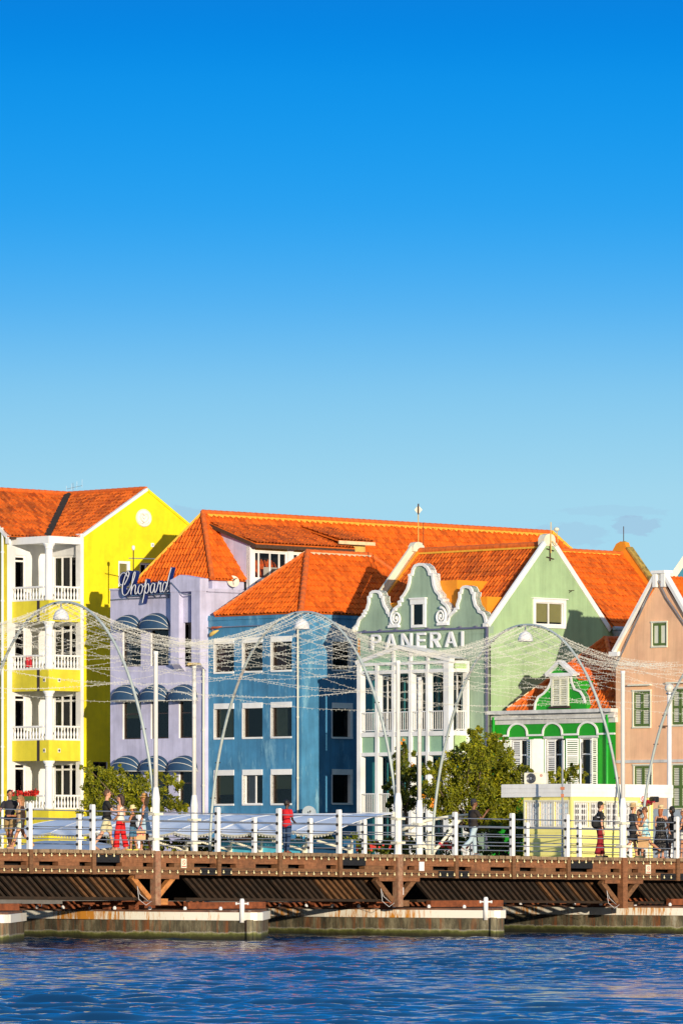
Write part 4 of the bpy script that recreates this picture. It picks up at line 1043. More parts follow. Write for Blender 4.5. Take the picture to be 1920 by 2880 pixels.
# =================================================================== BACK HOUSE (roof right of the pale green gable)
def back_house():
    B = thing('back_house', 'house behind with wide smooth orange roof and ochre gable end, above the green house', 'house', eg(7.6,7.5,ZG))
    e1, ze = 7.68, 12.35; er = 4.6; zr = 15.55
    g0, g1 = 7.45, 11.7
    m = MB(); wr = Gw(e1); m.quad(wr.P(g0,ZG), wr.P(g1,ZG), wr.P(g1,ze), wr.P(g0,ze)); m.quad(eg(e1,g1,ZG), eg(1.5,g1,ZG), eg(1.5,g1,ze), eg(e1,g1,ze)); m.poly([eg(e1,g1,ze), eg(er,g1,zr), eg(1.5,g1,ze)]); m.build('wall', M['lightgreen'], B)
    r = MB(); tiles(r, [eg(e1+.25,g0+.03,ze-.15), eg(e1+.25,g1,ze-.15), eg(er,g1,zr), eg(er,g0+.03,zr)], amp=.022)
    r.quad(eg(er,g0,zr), eg(er,g1,zr), eg(1.5,g1,ze), eg(1.5,g0,ze)); r.uv.append([(0,0)]*4); r.build('roof', M['tile'], B)
    c = MB(); ridge(c, eg(er,g0,zr+.05), eg(er,g1,zr+.05), .11); c.build('ridge_cap', M['tile_cap'], B)
    n = Vector((E.x,E.y,0))*.7+Vector((0,0,.7)); m = MB(); scallop(m, eg(er,g0,zr), eg(er,g1-.2,zr), Vector((E.x,E.y,-1)), n, .3, .14); m.build('ridge_mortar', M['mortar'], B)
    c = MB(); wf = Ew(g1); wf.plate(c, [(e1+.3,ze-.2),(e1+.3,ze+.08),(er+.25,zr+.32),(er+.15,zr+.55),(er-.1,zr+.6),(er-.35,zr+.5),(1.5,ze),(1.5,ze-.3)], -.28, .0); c.build('gable_parapet', M['orange_plaster'], B)
    c = MB(); c.bar(eg(e1+.35,g1+.14,ze+.06), eg(er+.3,g1+.14,zr+.32), .36, .1); c.ball(eg(er,g1+.14,zr+.52), .14, .14, .1); c.build('parapet_coping', mat('mossy_coping', (.40,.26,.05), .9, var=.4, scale=5, dirt=((.10,.09,.03), 3, .5)), B)
    gt = MB(); gt.tube([eg(e1+.3,g0,ze-.2), eg(e1+.3,g1,ze-.2)], .09, 8); gt.build('gutter', M['stone'], B)
    hp = MB(); p = eg(e1+.22,g0+.35,ze-.6); hp.lathe(p, [(.1,-.35),(.12,-.1),(.24,.2),(.26,.3)], 8); hp.tube([p+Vector((0,0,-.3)), Vector((p.x,p.y,ZG))], .07, 8); hp.build('downpipe', M['stone'], B)
    p = eg(er,g1+.1,zr+.5); tag(MB().tube([p, p+Vector((0,0,.75))], .02, 6).build('lightning_rod', M['iron'], None), 'bare thin rod on the far ochre gable at the right, against the sky', 'lightning rod')
    # far house peeping over the salmon gable
    F2 = thing('far_house', 'far house with teal wall and cream gable edge, cut by the right photo edge', 'house', at(1900,1700,262))
    a, b, c_, d = at(1882,1640,262), at(2010,1450,262), at(2140,1640,262), at(2140,2300,262); e_ = at(1882,2300,262)
    m = MB(); m.prism([a, e_, d, c_, b], (0,.5,0)); m.build('gable_wall', mat('teal_stucco', (.03,.19,.30), .8, var=.1), F2)
    m = MB(); m.bar(a+Vector((-.05,-.1,0)), b+Vector((0,-.1,.05)), .14, .3); m.bar(b+Vector((0,-.1,.05)), c_+Vector((0,-.1,0)), .14, .3); m.build('gable_edge', M['cream'], F2)

# =================================================================== BRIGHT GREEN HOUSE
def louvers(mb, w, u0, u1, z0, z1, o, step=.085, fr=.05):
    w.box(mb, u0, u0+fr, z0, z1, o-.02, o+.02); w.box(mb, u1-fr, u1, z0, z1, o-.02, o+.02)
    zs = [z0, z0+(z1-z0)*.36, z0+(z1-z0)*.68, z1]
    for z in zs: 
        a = min(max(z, z0+fr*.7), z1-fr*.7); w.box(mb, u0+fr, u1-fr, a-fr*.7, a+fr*.7, o-.019, o+.019)
    n = int((z1-z0)/step)
    for k in range(n):
        z = z0+(k+.5)*step
        if any(abs(z-q) < fr*.9 for q in zs) or z > z1-.05: continue
        mb.hexa([w.P(u0+fr,z-.025,o+.015), w.P(u1-fr,z-.025,o+.015), w.P(u1-fr,z-.012,o+.015), w.P(u0+fr,z-.012,o+.015), w.P(u0+fr,z+.012,o-.012), w.P(u1-fr,z+.012,o-.012), w.P(u1-fr,z+.025,o-.012), w.P(u0+fr,z+.025,o-.012)])

def green_house():
    g0 = .25; w = Ew(g0); eL, eR = w.u(1387), w.u(1731)
    B = thing('green_house', 'small bright green house with white cornice, arched mouldings and curvy dormer gable', 'house', eg(eL,g0,ZG))
    zt = w.z(1390,2038)
    Z = lambda y: w.z(1390, y)
    wins = [(1434,1484),(1531,1582),(1629,1681)]
    op = [(w.u(a), w.u(b), w.z(a,2208)-.3, w.z(a,2080-i*2)) for i,(a,b) in enumerate(wins)]
    mw, mr = MB(), Reveals(); pierced(mw, mr, w, eL, eR, ZG, zt, op, .18)
    side_walls(mw, eL, eR, g0, 6.5, zt); mw.build('wall', M['green'], B); mr.build('window_reveal', M['white'], B)
    mats_ = [None, None, None]
    for i, q in enumerate(op):
        f = window(B, w, *q, depth=.15, fm='white', fw=.06, mull=(.5,), trans=(.7,), pane='glass_dark', behind=[('curtain', 0, .4, 0, 1, 'curtain_olive')] if i == 2 else None)
        h = MB(); w.box(h, q[0]-.03, q[1]+.03, q[3], q[3]+.09, 0, .05); h.build('window_head', M['concrete_cap'], f)
        # open shutters, hinged at both jambs
        for side, ang in ((-1, (150,160,150)[i]), (1, (30,38,70)[i])):
            hu = q[0] if side < 0 else q[1]; lw = (q[1]-q[0])*.52
            c = math.radians(ang); base = w.P(hu, 0, .05); d2 = w.d*math.cos(c)*(1 if side > 0 else 1) + w.n*abs(math.sin(c))
            if side < 0: d2 = w.d*math.cos(c) + w.n*abs(math.sin(c))
            ws = Wall((base.x, base.y), d2, Vector((d2.y, -d2.x)) if Vector((d2.y, -d2.x)).dot(Vector((0,-1))) > 0 else Vector((-d2.y, d2.x)))
            s = MB()
            if i == 1:
                ws.box(s, 0, lw, q[2], q[3]-.03, -.02, .02)
                for k in range(3): ws.box(s, .08, lw-.08, q[2]+.1+k*.75, q[2]+.7+k*.75, .02, .03)
            else: louvers(s, ws, 0, lw, q[2], q[3]-.03, 0)
            s.build('shutter', M['white'], f)
        if i < 2:
            s = MB(); louvers(s, w, q[0]+.08, q[0]+(q[1]-q[0])*.55, q[2], q[3]-.05, -.06); s.build('shutter', M['white'], f)
    # arched hood moulds joined by string courses
    pts = []
    zb = Z(2068)
    pts.append((w.u(1396), zb))
    for cx, r in ((1458,.58),(1556,.58),(1655,.58)):
        u = w.u(cx-2)
        pts.append((u-r-.12, zb))
        for k in range(13): a = PI-PI*k/12; pts.append((u+r*math.cos(a), zb+.0+.45*math.sin(a)+.04*(1 if 0<k<12 else 0)))
        pts.append((u+r+.12, zb))
    pts.append((eR-.02, zb))
    h = MB(); ribbon(h, w, pts, .075, .0, .06); h.build('hood_mould', M['white'], B)
    # cornice
    c = MB(); x0, x1 = eL-.18, eR+.02
    prof = [(Z(2038)-.02, Z(2012), .05), (Z(2026), Z(2019), .16), (Z(2019)+.003, Z(2011), .10), (Z(2011)+.003, Z(2001), .34)]
    for a, b, o in prof: w.box(c, x0+.2-o*.5, x1, a, b, -.4, o)
    c.build('cornice', M['concrete_cap'], B)
    for px in (1394,1713):
        u = w.u(px); a, b = w.P(u, Z(2018), .14), w.P(u, ZG, .14); MB().tube([a, b], .06, 8).build('downpipe', M['pipe_green'], B, smooth=True)
    # hipped roof
    zc = Z(2000); c0, c1 = w.u(1412), eR; hw = (c1-c0)/2; em = c0+hw+.0; ga = g0+.3+2.5; zr = zc+2.95
    r = MB()
    tiles(r, [eg(c0,g0+.3,zc-.1), eg(c1,g0+.3,zc-.1), eg(em+.1,ga,zr), eg(em-.1,ga,zr)]); tiles(r, [eg(c1,g0+.3,zc-.1), eg(c1,6.4,zc-.1), eg(em+.1,6.4,zr), eg(em+.1,ga,zr)])
    r.quad(eg(c0,g0+.3,zc-.1), eg(em-.1,ga,zr), eg(em-.1,6.4,zr), eg(c0,6.4,zc-.1)); r.uv.append([(0,0)]*4)
    r.build('roof', M['tile_old'], B)
    k = MB(); ridge(k, eg(c0,g0+.3,zc), eg(em,ga,zr+.05), .09); ridge(k, eg(em,ga,zr+.05), eg(em,6.4,zr+.05), .1); ridge(k, eg(c1,g0+.3,zc), eg(em+.1,ga,zr+.05), .09); k.build('ridge_cap', M['tile_cap'], B)
    k = MB()
    for i in range(12): a = eg(c0,g0+.3,zc+.1).lerp(eg(em,ga,zr+.12), (i+.1)/12); b = eg(c0,g0+.3,zc+.1).lerp(eg(em,ga,zr+.12), (i+.7)/12); k.bar(a, b, .1, .07)
    k.build('ridge_mortar', M['mortar_pale'], B)
    # curvy dormer gable
    wd = Ew(g0+.12)
    gz = lambda X, Y: (1360+X/2.8, 1450+Y/2.8)
    hz = lambda X, Y: (1360+X/2.8, 1930+Y/2.8)
    out = [hz(398,188), hz(405,130), hz(428,82), gz(470,1398), gz(505,1358), gz(528,1310), gz(532,1268), gz(505,1258), gz(608,1152), gz(720,1256), gz(695,1268), gz(700,1312), gz(722,1362), hz(765,35), hz(795,82), hz(806,130), hz(808,175)]
    q = [wd.uz(*p) for p in out]; zb = zc-.06
    d = MB(); wd.plate(d, [(q[0][0], zb)] + q + [(q[-1][0], zb)], -.25, 0); d.build('dormer_gable', M['green'], B)
    d = MB(); a, b = wd.uz(*gz(535,1268)), wd.uz(*gz(700,1270)); u0, u1 = a[0], b[0]; zt_ = a[1]
    d.hexa([eg(u0,g0+.37,zb), eg(u1,g0+.37,zb), eg(u1,ga,zb), eg(u0,ga,zb), eg(u0,g0+.37,zt_-.1), eg(u1,g0+.37,zt_-.1), eg(u1,ga,zt_-.1), eg(u0,ga,zt_-.1)]); d.build('dormer_cheek', M['green'], B)
    ap = wd.uz(*gz(608,1165)); rr = MB()
    tiles(rr, [eg(u1+.15,g0+.36,zt_-.12), eg(u1+.15,ga+.5,zt_-.12), eg(ap[0],ga+.5,ap[1]), eg(ap[0],g0+.36,ap[1])], tw=.2); tiles(rr, [eg(u0-.15,ga+.5,zt_-.12), eg(u0-.15,g0+.36,zt_-.12), eg(ap[0],g0+.36,ap[1]), eg(ap[0],ga+.5,ap[1])], tw=.2)
    rr.build('dormer_roof', M['tile'], B)
    for P in (out[:8], out[9:]):
        t = MB(); ribbon(t, wd, [wd.uz(*p) for p in P[:7]] if P is not out[9:] and len(P) == 8 else [wd.uz(*p) for p in P[1:]], .08, -.27, .06); t.build('dormer_trim', M['white'], B)
    t = MB()
    pl, pa, pr = [wd.uz(*p) for p in (gz(503,1256), gz(608,1150), gz(722,1254))]
    t.bar(wd.P(*pl,.02), wd.P(*pa,.02), .3, .12); t.bar(wd.P(*pa,.02), wd.P(*pr,.02), .3, .12); wd.box(t, pl[0]+.02, pr[0]-.02, pl[1]-.08, pl[1]+.06, -.05, .16)
    t.build('pediment', M['white'], B)
    a0, a1 = wd.u(hz(543,0)[0]), wd.u(hz(665,0)[0]); s0, s1 = wd.z(*hz(543,160)), wd.z(*gz(543,1280)); mid = (a0+a1)/2
    fr = MB(); wd.box(fr, a0-.05, a0+.02, s0, s1, 0, .06); wd.box(fr, a1-.02, a1+.05, s0, s1, 0, .06); wd.box(fr, a0-.1, a1+.1, s1, s1+.1, 0, .12); fo = fr.build('dormer_window', M['louver'], B)
    for (x, y) in ((a0+.02,mid-.01),(mid+.01,a1-.02)):
        s = MB(); louvers(s, wd, x, y, s0+.02, s1, .04, .075, .04); s.build('shutter', M['louver'], fo)
        s = MB(); wd.box(s, x, y, s0+.02, s1, .004, .01); s.build('shutter_back', M['curtain_olive'], fo)
    si = MB(); wd.box(si, a0-.14, a1+.14, s0-.09, s0, 0, .12); si.build('sill', M['frame_brown'], fo)

# =================================================================== SALMON HOUSE
def salmon_house():
    g0 = .35; w = Ew(g0); eL = w.u(1731); ea = w.u(1858); eR = eL+2*(ea-eL)
    B = thing('salmon_house', 'tall salmon house with steep white edged gable and green shutters, at the right edge', 'house', eg(eL,g0,ZG))
    zf = w.z(1733,1832); za = w.z(1858,1627)
    wins = [((1834,1874),(1752,1818)), ((1781,1828),(1945,2045)), ((1889,1935),(1938,2040)), ((1783,1832),(2154,2275)), ((1889,1937),(2152,2275))]
    op = [rect_px(w, a, b, t, d) for (a,b),(t,d) in wins]
    mw, mr = MB(), Reveals(); pierced(mw, mr, w, eL, eR, ZG, zf, op[1:], .12)
    q = op[0]
    slope = (za-zf)/(ea-eL)
    # gable face around the attic window
    holed(mw, mr, w, [(eL,zf),(eR,zf),(ea,za)], q, .12)
    mw.quad(eg(eL,g0,ZG), eg(eL,9,ZG), eg(eL,9,zf), eg(eL,g0,zf)); mw.quad(eg(eR,g0,ZG), eg(eR,9,ZG), eg(eR,9,zf), eg(eR,g0,zf))
    mw.build('wall', M['pink'], B); mr.build('window_reveal', M['louver'], B)
    for i, q in enumerate(op):
        f = window(B, w, *q, depth=.09, fm='louver', fw=.05, mull=(.5,), pane='glass_dark', room=.3)
        m = (q[0]+q[1])/2
        for a, b in ((q[0]+.03,m-.015),(m+.015,q[1]-.03)):
            s = MB(); fr = .055
            w.box(s, a, a+fr, q[2]+.03, q[3]-.03, -.06, -.01); w.box(s, b-fr, b, q[2]+.03, q[3]-.03, -.06, -.01); w.box(s, a+fr, b-fr, q[2]+.03, q[2]+.12, -.06, -.012); w.box(s, a+fr, b-fr, q[3]-.12, q[3]-.03, -.06, -.012)
            if i: zz = (q[2]+q[3])/2; w.box(s, a+fr, b-fr, zz-.05, zz+.05, -.058, -.012)
            so = s.build('shutter', M['shutter_green'], f)
            s = MB()
            if i == 0: w.box(s, a+fr, b-fr, q[2]+.12, q[3]-.12, -.05, -.03)
            else:
                n = int((q[3]-q[2]-.2)/.07)
                for k in range(n):
                    z = q[2]+.13+k*.07; s.hexa([w.P(a+fr,z,-.025), w.P(b-fr,z,-.025), w.P(b-fr,z+.012,-.025), w.P(a+fr,z+.012,-.025), w.P(a+fr,z+.04,-.06), w.P(b-fr,z+.04,-.06), w.P(b-fr,z+.052,-.06), w.P(a+fr,z+.052,-.06)])
            s.build('louvre', M['louver'], so)
        h = MB(); w.box(h, q[0]-.06, q[1]+.06, q[3], q[3]+.06, 0, .05); w.box(h, q[0]-.05, q[1]+.05, q[2]-.06, q[2], 0, .05); w.box(h, q[0]-.05, q[0], q[2], q[3], 0, .03); w.box(h, q[1], q[1]+.05, q[2], q[3], 0, .03)
        if i in (1,2): w.box(h, q[0]-.2, q[1]+.1, q[3]+.22, q[3]+.28, 0, .16)
        h.build('casing', M['louver'], f)
    bl = MB(); zb = w.z(1740,2143); w.box(bl, eL, eR, zb-.06, zb+.06, 0, .05); bl.build('string_course', M['concrete_cap'], B)
    pl = MB(); w.box(pl, eL-.02, eR, ZG, w.z(1740,2277), -.1, .05); pl.build('plinth', M['stone'], B)
    c = MB()
    sx = .16
    c.bar(w.P(eL-.05,zf-.02,.0), w.P(ea-.26,za+.12,.0), .3, .13); c.bar(w.P(ea+.26,za+.12,.0), w.P(eR+.05,zf-.02,.0), .3, .13)
    w.box(c, eL-.22, eL+.28, zf-.2, zf-.02, -.3, .2); w.box(c, ea-.36, ea+.36, za+.2, za+.32, -.32, .22); w.box(c, ea-.32, ea-.13, za-.35, za+.2, -.2, .17); w.box(c, ea+.13, ea+.34, za-.35, za+.2, -.2, .17); w.box(c, ea-.13, ea+.13, za-.1, za+.2, -.2, .02)
    c.build('gable_coping', M['white'], B)
    st = MB(); st.tube([w.P(eL+.08,zf-.65,.1), w.P(eL+.55,zf+.1,.1), w.P(ea-.3,za-.25,.12)], .035, 6); st.tube([w.P(ea-.05,za-.1,.1), w.P(ea+.4,za-.8,.1), w.P(eR-.2,zf,.1)], .03, 6); st.build('conduit', M['metal'], B)
    r = MB(); tiles(r, [eg(eR,g0+.1,zf), eg(eR,9,zf), eg(ea,9,za+.1), eg(ea,g0+.1,za+.1)], tw=.22)
    r.quad(eg(eL,g0+.1,zf), eg(ea,g0+.1,za+.1), eg(ea,9,za+.1), eg(eL,9,zf)); r.uv.append([(0,0)]*4); r.build('roof', M['tile'], B)

# =================================================================== KIOSK
def kiosk():
    c = at(1606, 2400, 196.0); ox, oy = c.x, c.y
    wl = Wall((ox,oy), -E, -G)      # faces left-front, u runs to the left
    wr = Wall((ox,oy), G, E)        # faces right-front
    K_ = thing('kiosk', 'pale yellow clapboard kiosk with barred white windows and flat white roof', 'kiosk', (ox,oy,ZG))
    ul = wl.u(1472); ur = wr.u(1835); zt = CZ+(HY-2240)/F*196
    Y = mat('pale_yellow_boards', (.88,.80,.25), .65, var=.05, bmp=.05)
    def boards(w, u1, ops):
        mb, mr = MB(), MB()
        z = ZG; h = .155; k = 0
        while z < zt:
            z2 = min(z+h, zt)
            segs = [(0,u1)]
            for q in ops:
                if q[2] < (z+z2)/2 < q[3]:
                    ns = []
                    for a, b in segs:
                        if q[0] > a: ns.append((a, min(b,q[0])))
                        if q[1] < b: ns.append((max(a,q[1]), b))
                    segs = ns
            for a, b in segs: mb.hexa([w.P(a,z,-.05), w.P(b,z,-.05), w.P(b,z,.022), w.P(a,z,.022), w.P(a,z2-.004,-.05), w.P(b,z2-.004,-.05), w.P(b,z2-.004,.004), w.P(a,z2-.004,.004)])
            z = z2
        return mb
    opl = [(wl.u(b), wl.u(a), wl.z(a,2325), wl.z(a,2256)) for a,b in ((1478,1512),(1518,1554),(1560,1598))]
    opr = [(wr.u(a), wr.u(b), wr.z(a,2326), wr.z(a,2258)) for a,b in ((1613,1654),(1659,1697),(1702,1740),(1754,1786))] + [(wr.u(1794), wr.u(1823), ZG+.1, wr.z(1794,2264))]
    for w, u1, ops in ((wl,ul,opl),(wr,ur,opr)):
        boards(w, u1, ops).build('board_wall', Y, K_)
        for i, q in enumerate(ops):
            dr = (w is wr and i == 4)
            f = window(K_, w, *q, depth=.08, fm='white', fw=.07, mull=(.5,) if not dr else (), trans=(.25,.5,.75) if not dr else (.33,.62), pane='glass', room=.16, k=.0, name='door' if dr else 'window', roommat='room')
            b = MB(); n = 8
            for k in range(1,n): u = q[0]+(q[1]-q[0])*k/n; b.tube([w.P(u,q[2]+(0 if not dr else .9),.01), w.P(u,q[3],.01)], .011, 5)
            b.build('window_bars', M['signwhite'], f)
            s = MB(); w.box(s, q[0]-.06, q[0], q[2]-.06, q[3]+.06, 0, .045); w.box(s, q[1], q[1]+.06, q[2]-.06, q[3]+.06, 0, .045); w.box(s, q[0], q[1], q[3], q[3]+.06, 0, .045); w.box(s, q[0], q[1], q[2]-.06, q[2], 0, .045); s.build('casing', M['cream'], f)
    bk = MB(); far = Vector((ox,oy)) - E*ul + G*ur
    a, b = wl.P(ul,ZG), wr.P(ur,ZG); bk.quad(a, Vector((far.x,far.y,ZG)), Vector((far.x,far.y,zt)), wl.P(ul,zt)); bk.quad(Vector((far.x,far.y,ZG)), b, wr.P(ur,zt), Vector((far.x,far.y,zt))); bk.build('back_wall', Y, K_)
    cb = MB(); cb.cbox((ox,oy-.01,(ZG+zt)/2), .09, .09, zt-ZG, PI/4); cb.build('corner_board', Y, K_)
    # roof slab with board fascia
    z0, z1 = zt-.02, CZ+(HY-2204)/F*195; oh = .05
    p0 = Vector((ox,oy)) + (E-G)*.0 ; c0 = Vector((ox,oy)) - G*oh + E*oh
    L = c0 - E*(wl.u(1416)+.1); R = c0 + G*(wr.u(1891)); Fp = L + G*(wr.u(1891))
    rf = MB(); rf.hexa([Vector((q.x,q.y,z0)) for q in (L,c0,R,Fp)] + [Vector((q.x,q.y,z1)) for q in (L,c0,R,Fp)]); ro = rf.build('roof', M['white'], K_)
    fb = MB()
    for k in range(3):
        za = z0+(z1-z0)*k/3; zb = z0+(z1-z0)*(k+1)/3-.012
        for A, Bq, n in ((L,c0,-G),(c0,R,E)):
            A3 = Vector((A.x,A.y,za)) + Vector((n.x,n.y,0))*.003; fb.boxv(A3, Vector((Bq.x-A.x,Bq.y-A.y,0)), Vector((n.x,n.y,0))*.02, (0,0,zb-za))
    fb.build('fascia_board', M['white'], K_)
    # white column under the far right corner
    pc = at(1850,2400,199.0)
    # small things on it
    u, z = wr.u(1803), wr.z(1803,2247)
    s = MB(); wr.box(s, u-.12, u+.12, z-.1, z+.12, .05, .07); so = s.build('notice_sign', M['signwhite'], None); tag(so, 'small white notice with red ring above the kiosk door', 'sign')
    s = MB(); s.tube([wr.P(u+.075*math.cos(a*PI/8), z+.075*math.sin(a*PI/8), .075) for a in range(17)], .014, 5); s.tube([wr.P(u-.05,z+.05,.075), wr.P(u+.05,z-.05,.075)], .012, 5); s.build('red_ring', mat('sign_red', (.6,.02,.02), .5), so)
    u, z = wr.u(1829), wr.z(1829,2249); s = MB(); wr.box(s, u-.12, u+.12, z-.1, z+.1, .03, .3); s2 = s.build('loudspeaker', M['black'], None); bevel(s2, .03, 2); tag(s2, 'dark grey box loudspeaker under the kiosk roof by the door', 'loudspeaker')
    hb = thing('hanging_basket', 'basket of dark red flowers hanging over the kiosk door', 'flower basket', wr.P(wr.u(1808), wr.z(1808,2262), .2))
    p = wr.P(wr.u(1808), wr.z(1808,2259), .2); rr = random.Random(8); fl = MB()
    for k in range(140):
        q = p + Vector((rr.gauss(0,.085), rr.gauss(0,.06), rr.gauss(0,.035))); n = Vector((rr.gauss(0,1), rr.gauss(0,1), rr.gauss(0,1))).normalized(); t = n.orthogonal()*.028; s_ = n.cross(t); fl.quad(q-t, q-s_, q+t, q+s_)
    fl.build('blossoms', mat('dark_red_petals', (.36,.008,.03), .7, var=.4, scale=9), hb)
    MB().lathe(p+Vector((0,0,-.12)), [(.04,.0),(.1,.05),(.11,.1)], 12).build('basket', M['shutter_green'], hb)
    MB().tube([p, p+Vector((0,0,.35))], .008, 4).build('hanger', M['iron'], hb)
    # air conditioner on the kiosk roof
    q = at(1503, 2212, 198.6); ac = thing('air_conditioner', 'cream air conditioner with round fan standing on the kiosk roof', 'air conditioner', q)
    rz = -.35; ca, sa = math.cos(rz), math.sin(rz); X = Vector((ca,sa,0)); Yv = Vector((sa,-ca,0))
    wa = Wall((q.x,q.y), (X.x,X.y), (Yv.x,Yv.y)); s = MB(); wa.box(s, -.4, .4, z1-0+.02, z1+.42, -.3, 0); bevel(s.build('casing', M['cream'], ac), .02)
    s = MB(); cz = z1+.22; s.lathe(wa.P(-.13,cz,.0), [(.18,0),(.18,.015),(.165,.02),(.03,.012),(.03,.03),(.0,.03)], 20, Vector((Yv.x,Yv.y,0))); fo = s.build('fan_grille', M['black'], ac)
    s = MB(); s.lathe(wa.P(-.13,cz,.0), [(.05,.03),(.05,.04),(.0,.04)], 12, Vector((Yv.x,Yv.y,0)))
    for r_ in (.09,.13,.17): s.tube([wa.P(-.13+r_*math.cos(k*PI/10), cz+r_*math.sin(k*PI/10), .028) for k in range(21)], .006, 4)
    s.build('fan_hub', M['metal'], fo)
    s = MB(); s.lathe(wa.P(.24,cz+.1,.0), [(.05,0),(.05,.008),(.03,.008),(.03,0)], 14, Vector((Yv.x,Yv.y,0))); s.build('emblem', mat('emblem_red', (.6,.15,.12), .5), ac)
    # lamp post in front of the kiosk corner
    b = at(1581, 2380, 194.5); t = at(1578, 2080, 194.5); lp = thing('lamp_post', 'thin grey pole with small dark arms in front of the kiosk corner', 'lamp post', (b.x,b.y,ZG))
    MB().tube([(b.x,b.y,ZG),(b.x,b.y,2.6),(b.x,b.y,t.z)], [.04,.04,.025], 8).build('pole', M['metal'], lp)
    s = MB(); zt2 = t.z; s.tube([(b.x-.16,b.y,zt2-.02),(b.x+.1,b.y,zt2)], .03, 6); s.build('arm', M['black'], lp)
    s = MB(); zc = at(1580,2218,194.5).z; s.cbox((b.x,b.y,zc), .14, .1, .1); s.cbox((b.x,b.y,zc-.25), .1, .1, .12); s.build('clamp', mat('rusty_clamp', (.4,.13,.06), .7, var=.3), lp)
    b = at(1632, 2205, 197); t = at(1632, 2135, 197); tag(MB().tube([b,t], .03, 8).build('vent_pipe', M['signwhite'], None), 'short white pipe rising from the kiosk roof among green leaves', 'pipe')
# =================================================================== THE FLOATING BRIDGE
BA = math.radians(40); BD = Vector((math.cos(BA), math.sin(BA))); BN = Vector((math.sin(BA), -math.cos(BA)))
BW = Wall((0,174), BD, BN)              # front line of the deck, u along the bridge, offsets towards the viewer
BWIDTH = 9.6
def zd(u): return 2.583 - .01116*u
def bp(px, back=0.0):
    """(u) on the bridge line a given distance behind the front rail"""
    return BW.off(-back).u(px)
def BP(u, dz, o=0.0): return BW.P(u, zd(u)+dz, o)
def bbox(mb, u0, u1, a, b, o0, o1):      # box following the deck's slope
    mb.hexa([BP(u0,a,o0), BP(u1,a,o0), BP(u1,a,o1), BP(u0,a,o1), BP(u0,b,o0), BP(u1,b,o0), BP(u1,b,o1), BP(u0,b,o1)])

UL, UR = bp(-170), bp(2140)
MASTS = [438, 1119, 1751]
FPOSTS = [-95, 83, 260, 612, 784, 953, 1279, 1440, 1594, 1902]
BPOSTS = [52, 222, 390, 715, 872, 1024, 1330, 1481, 1628, 1770]
BMASTS = [546, 1179]

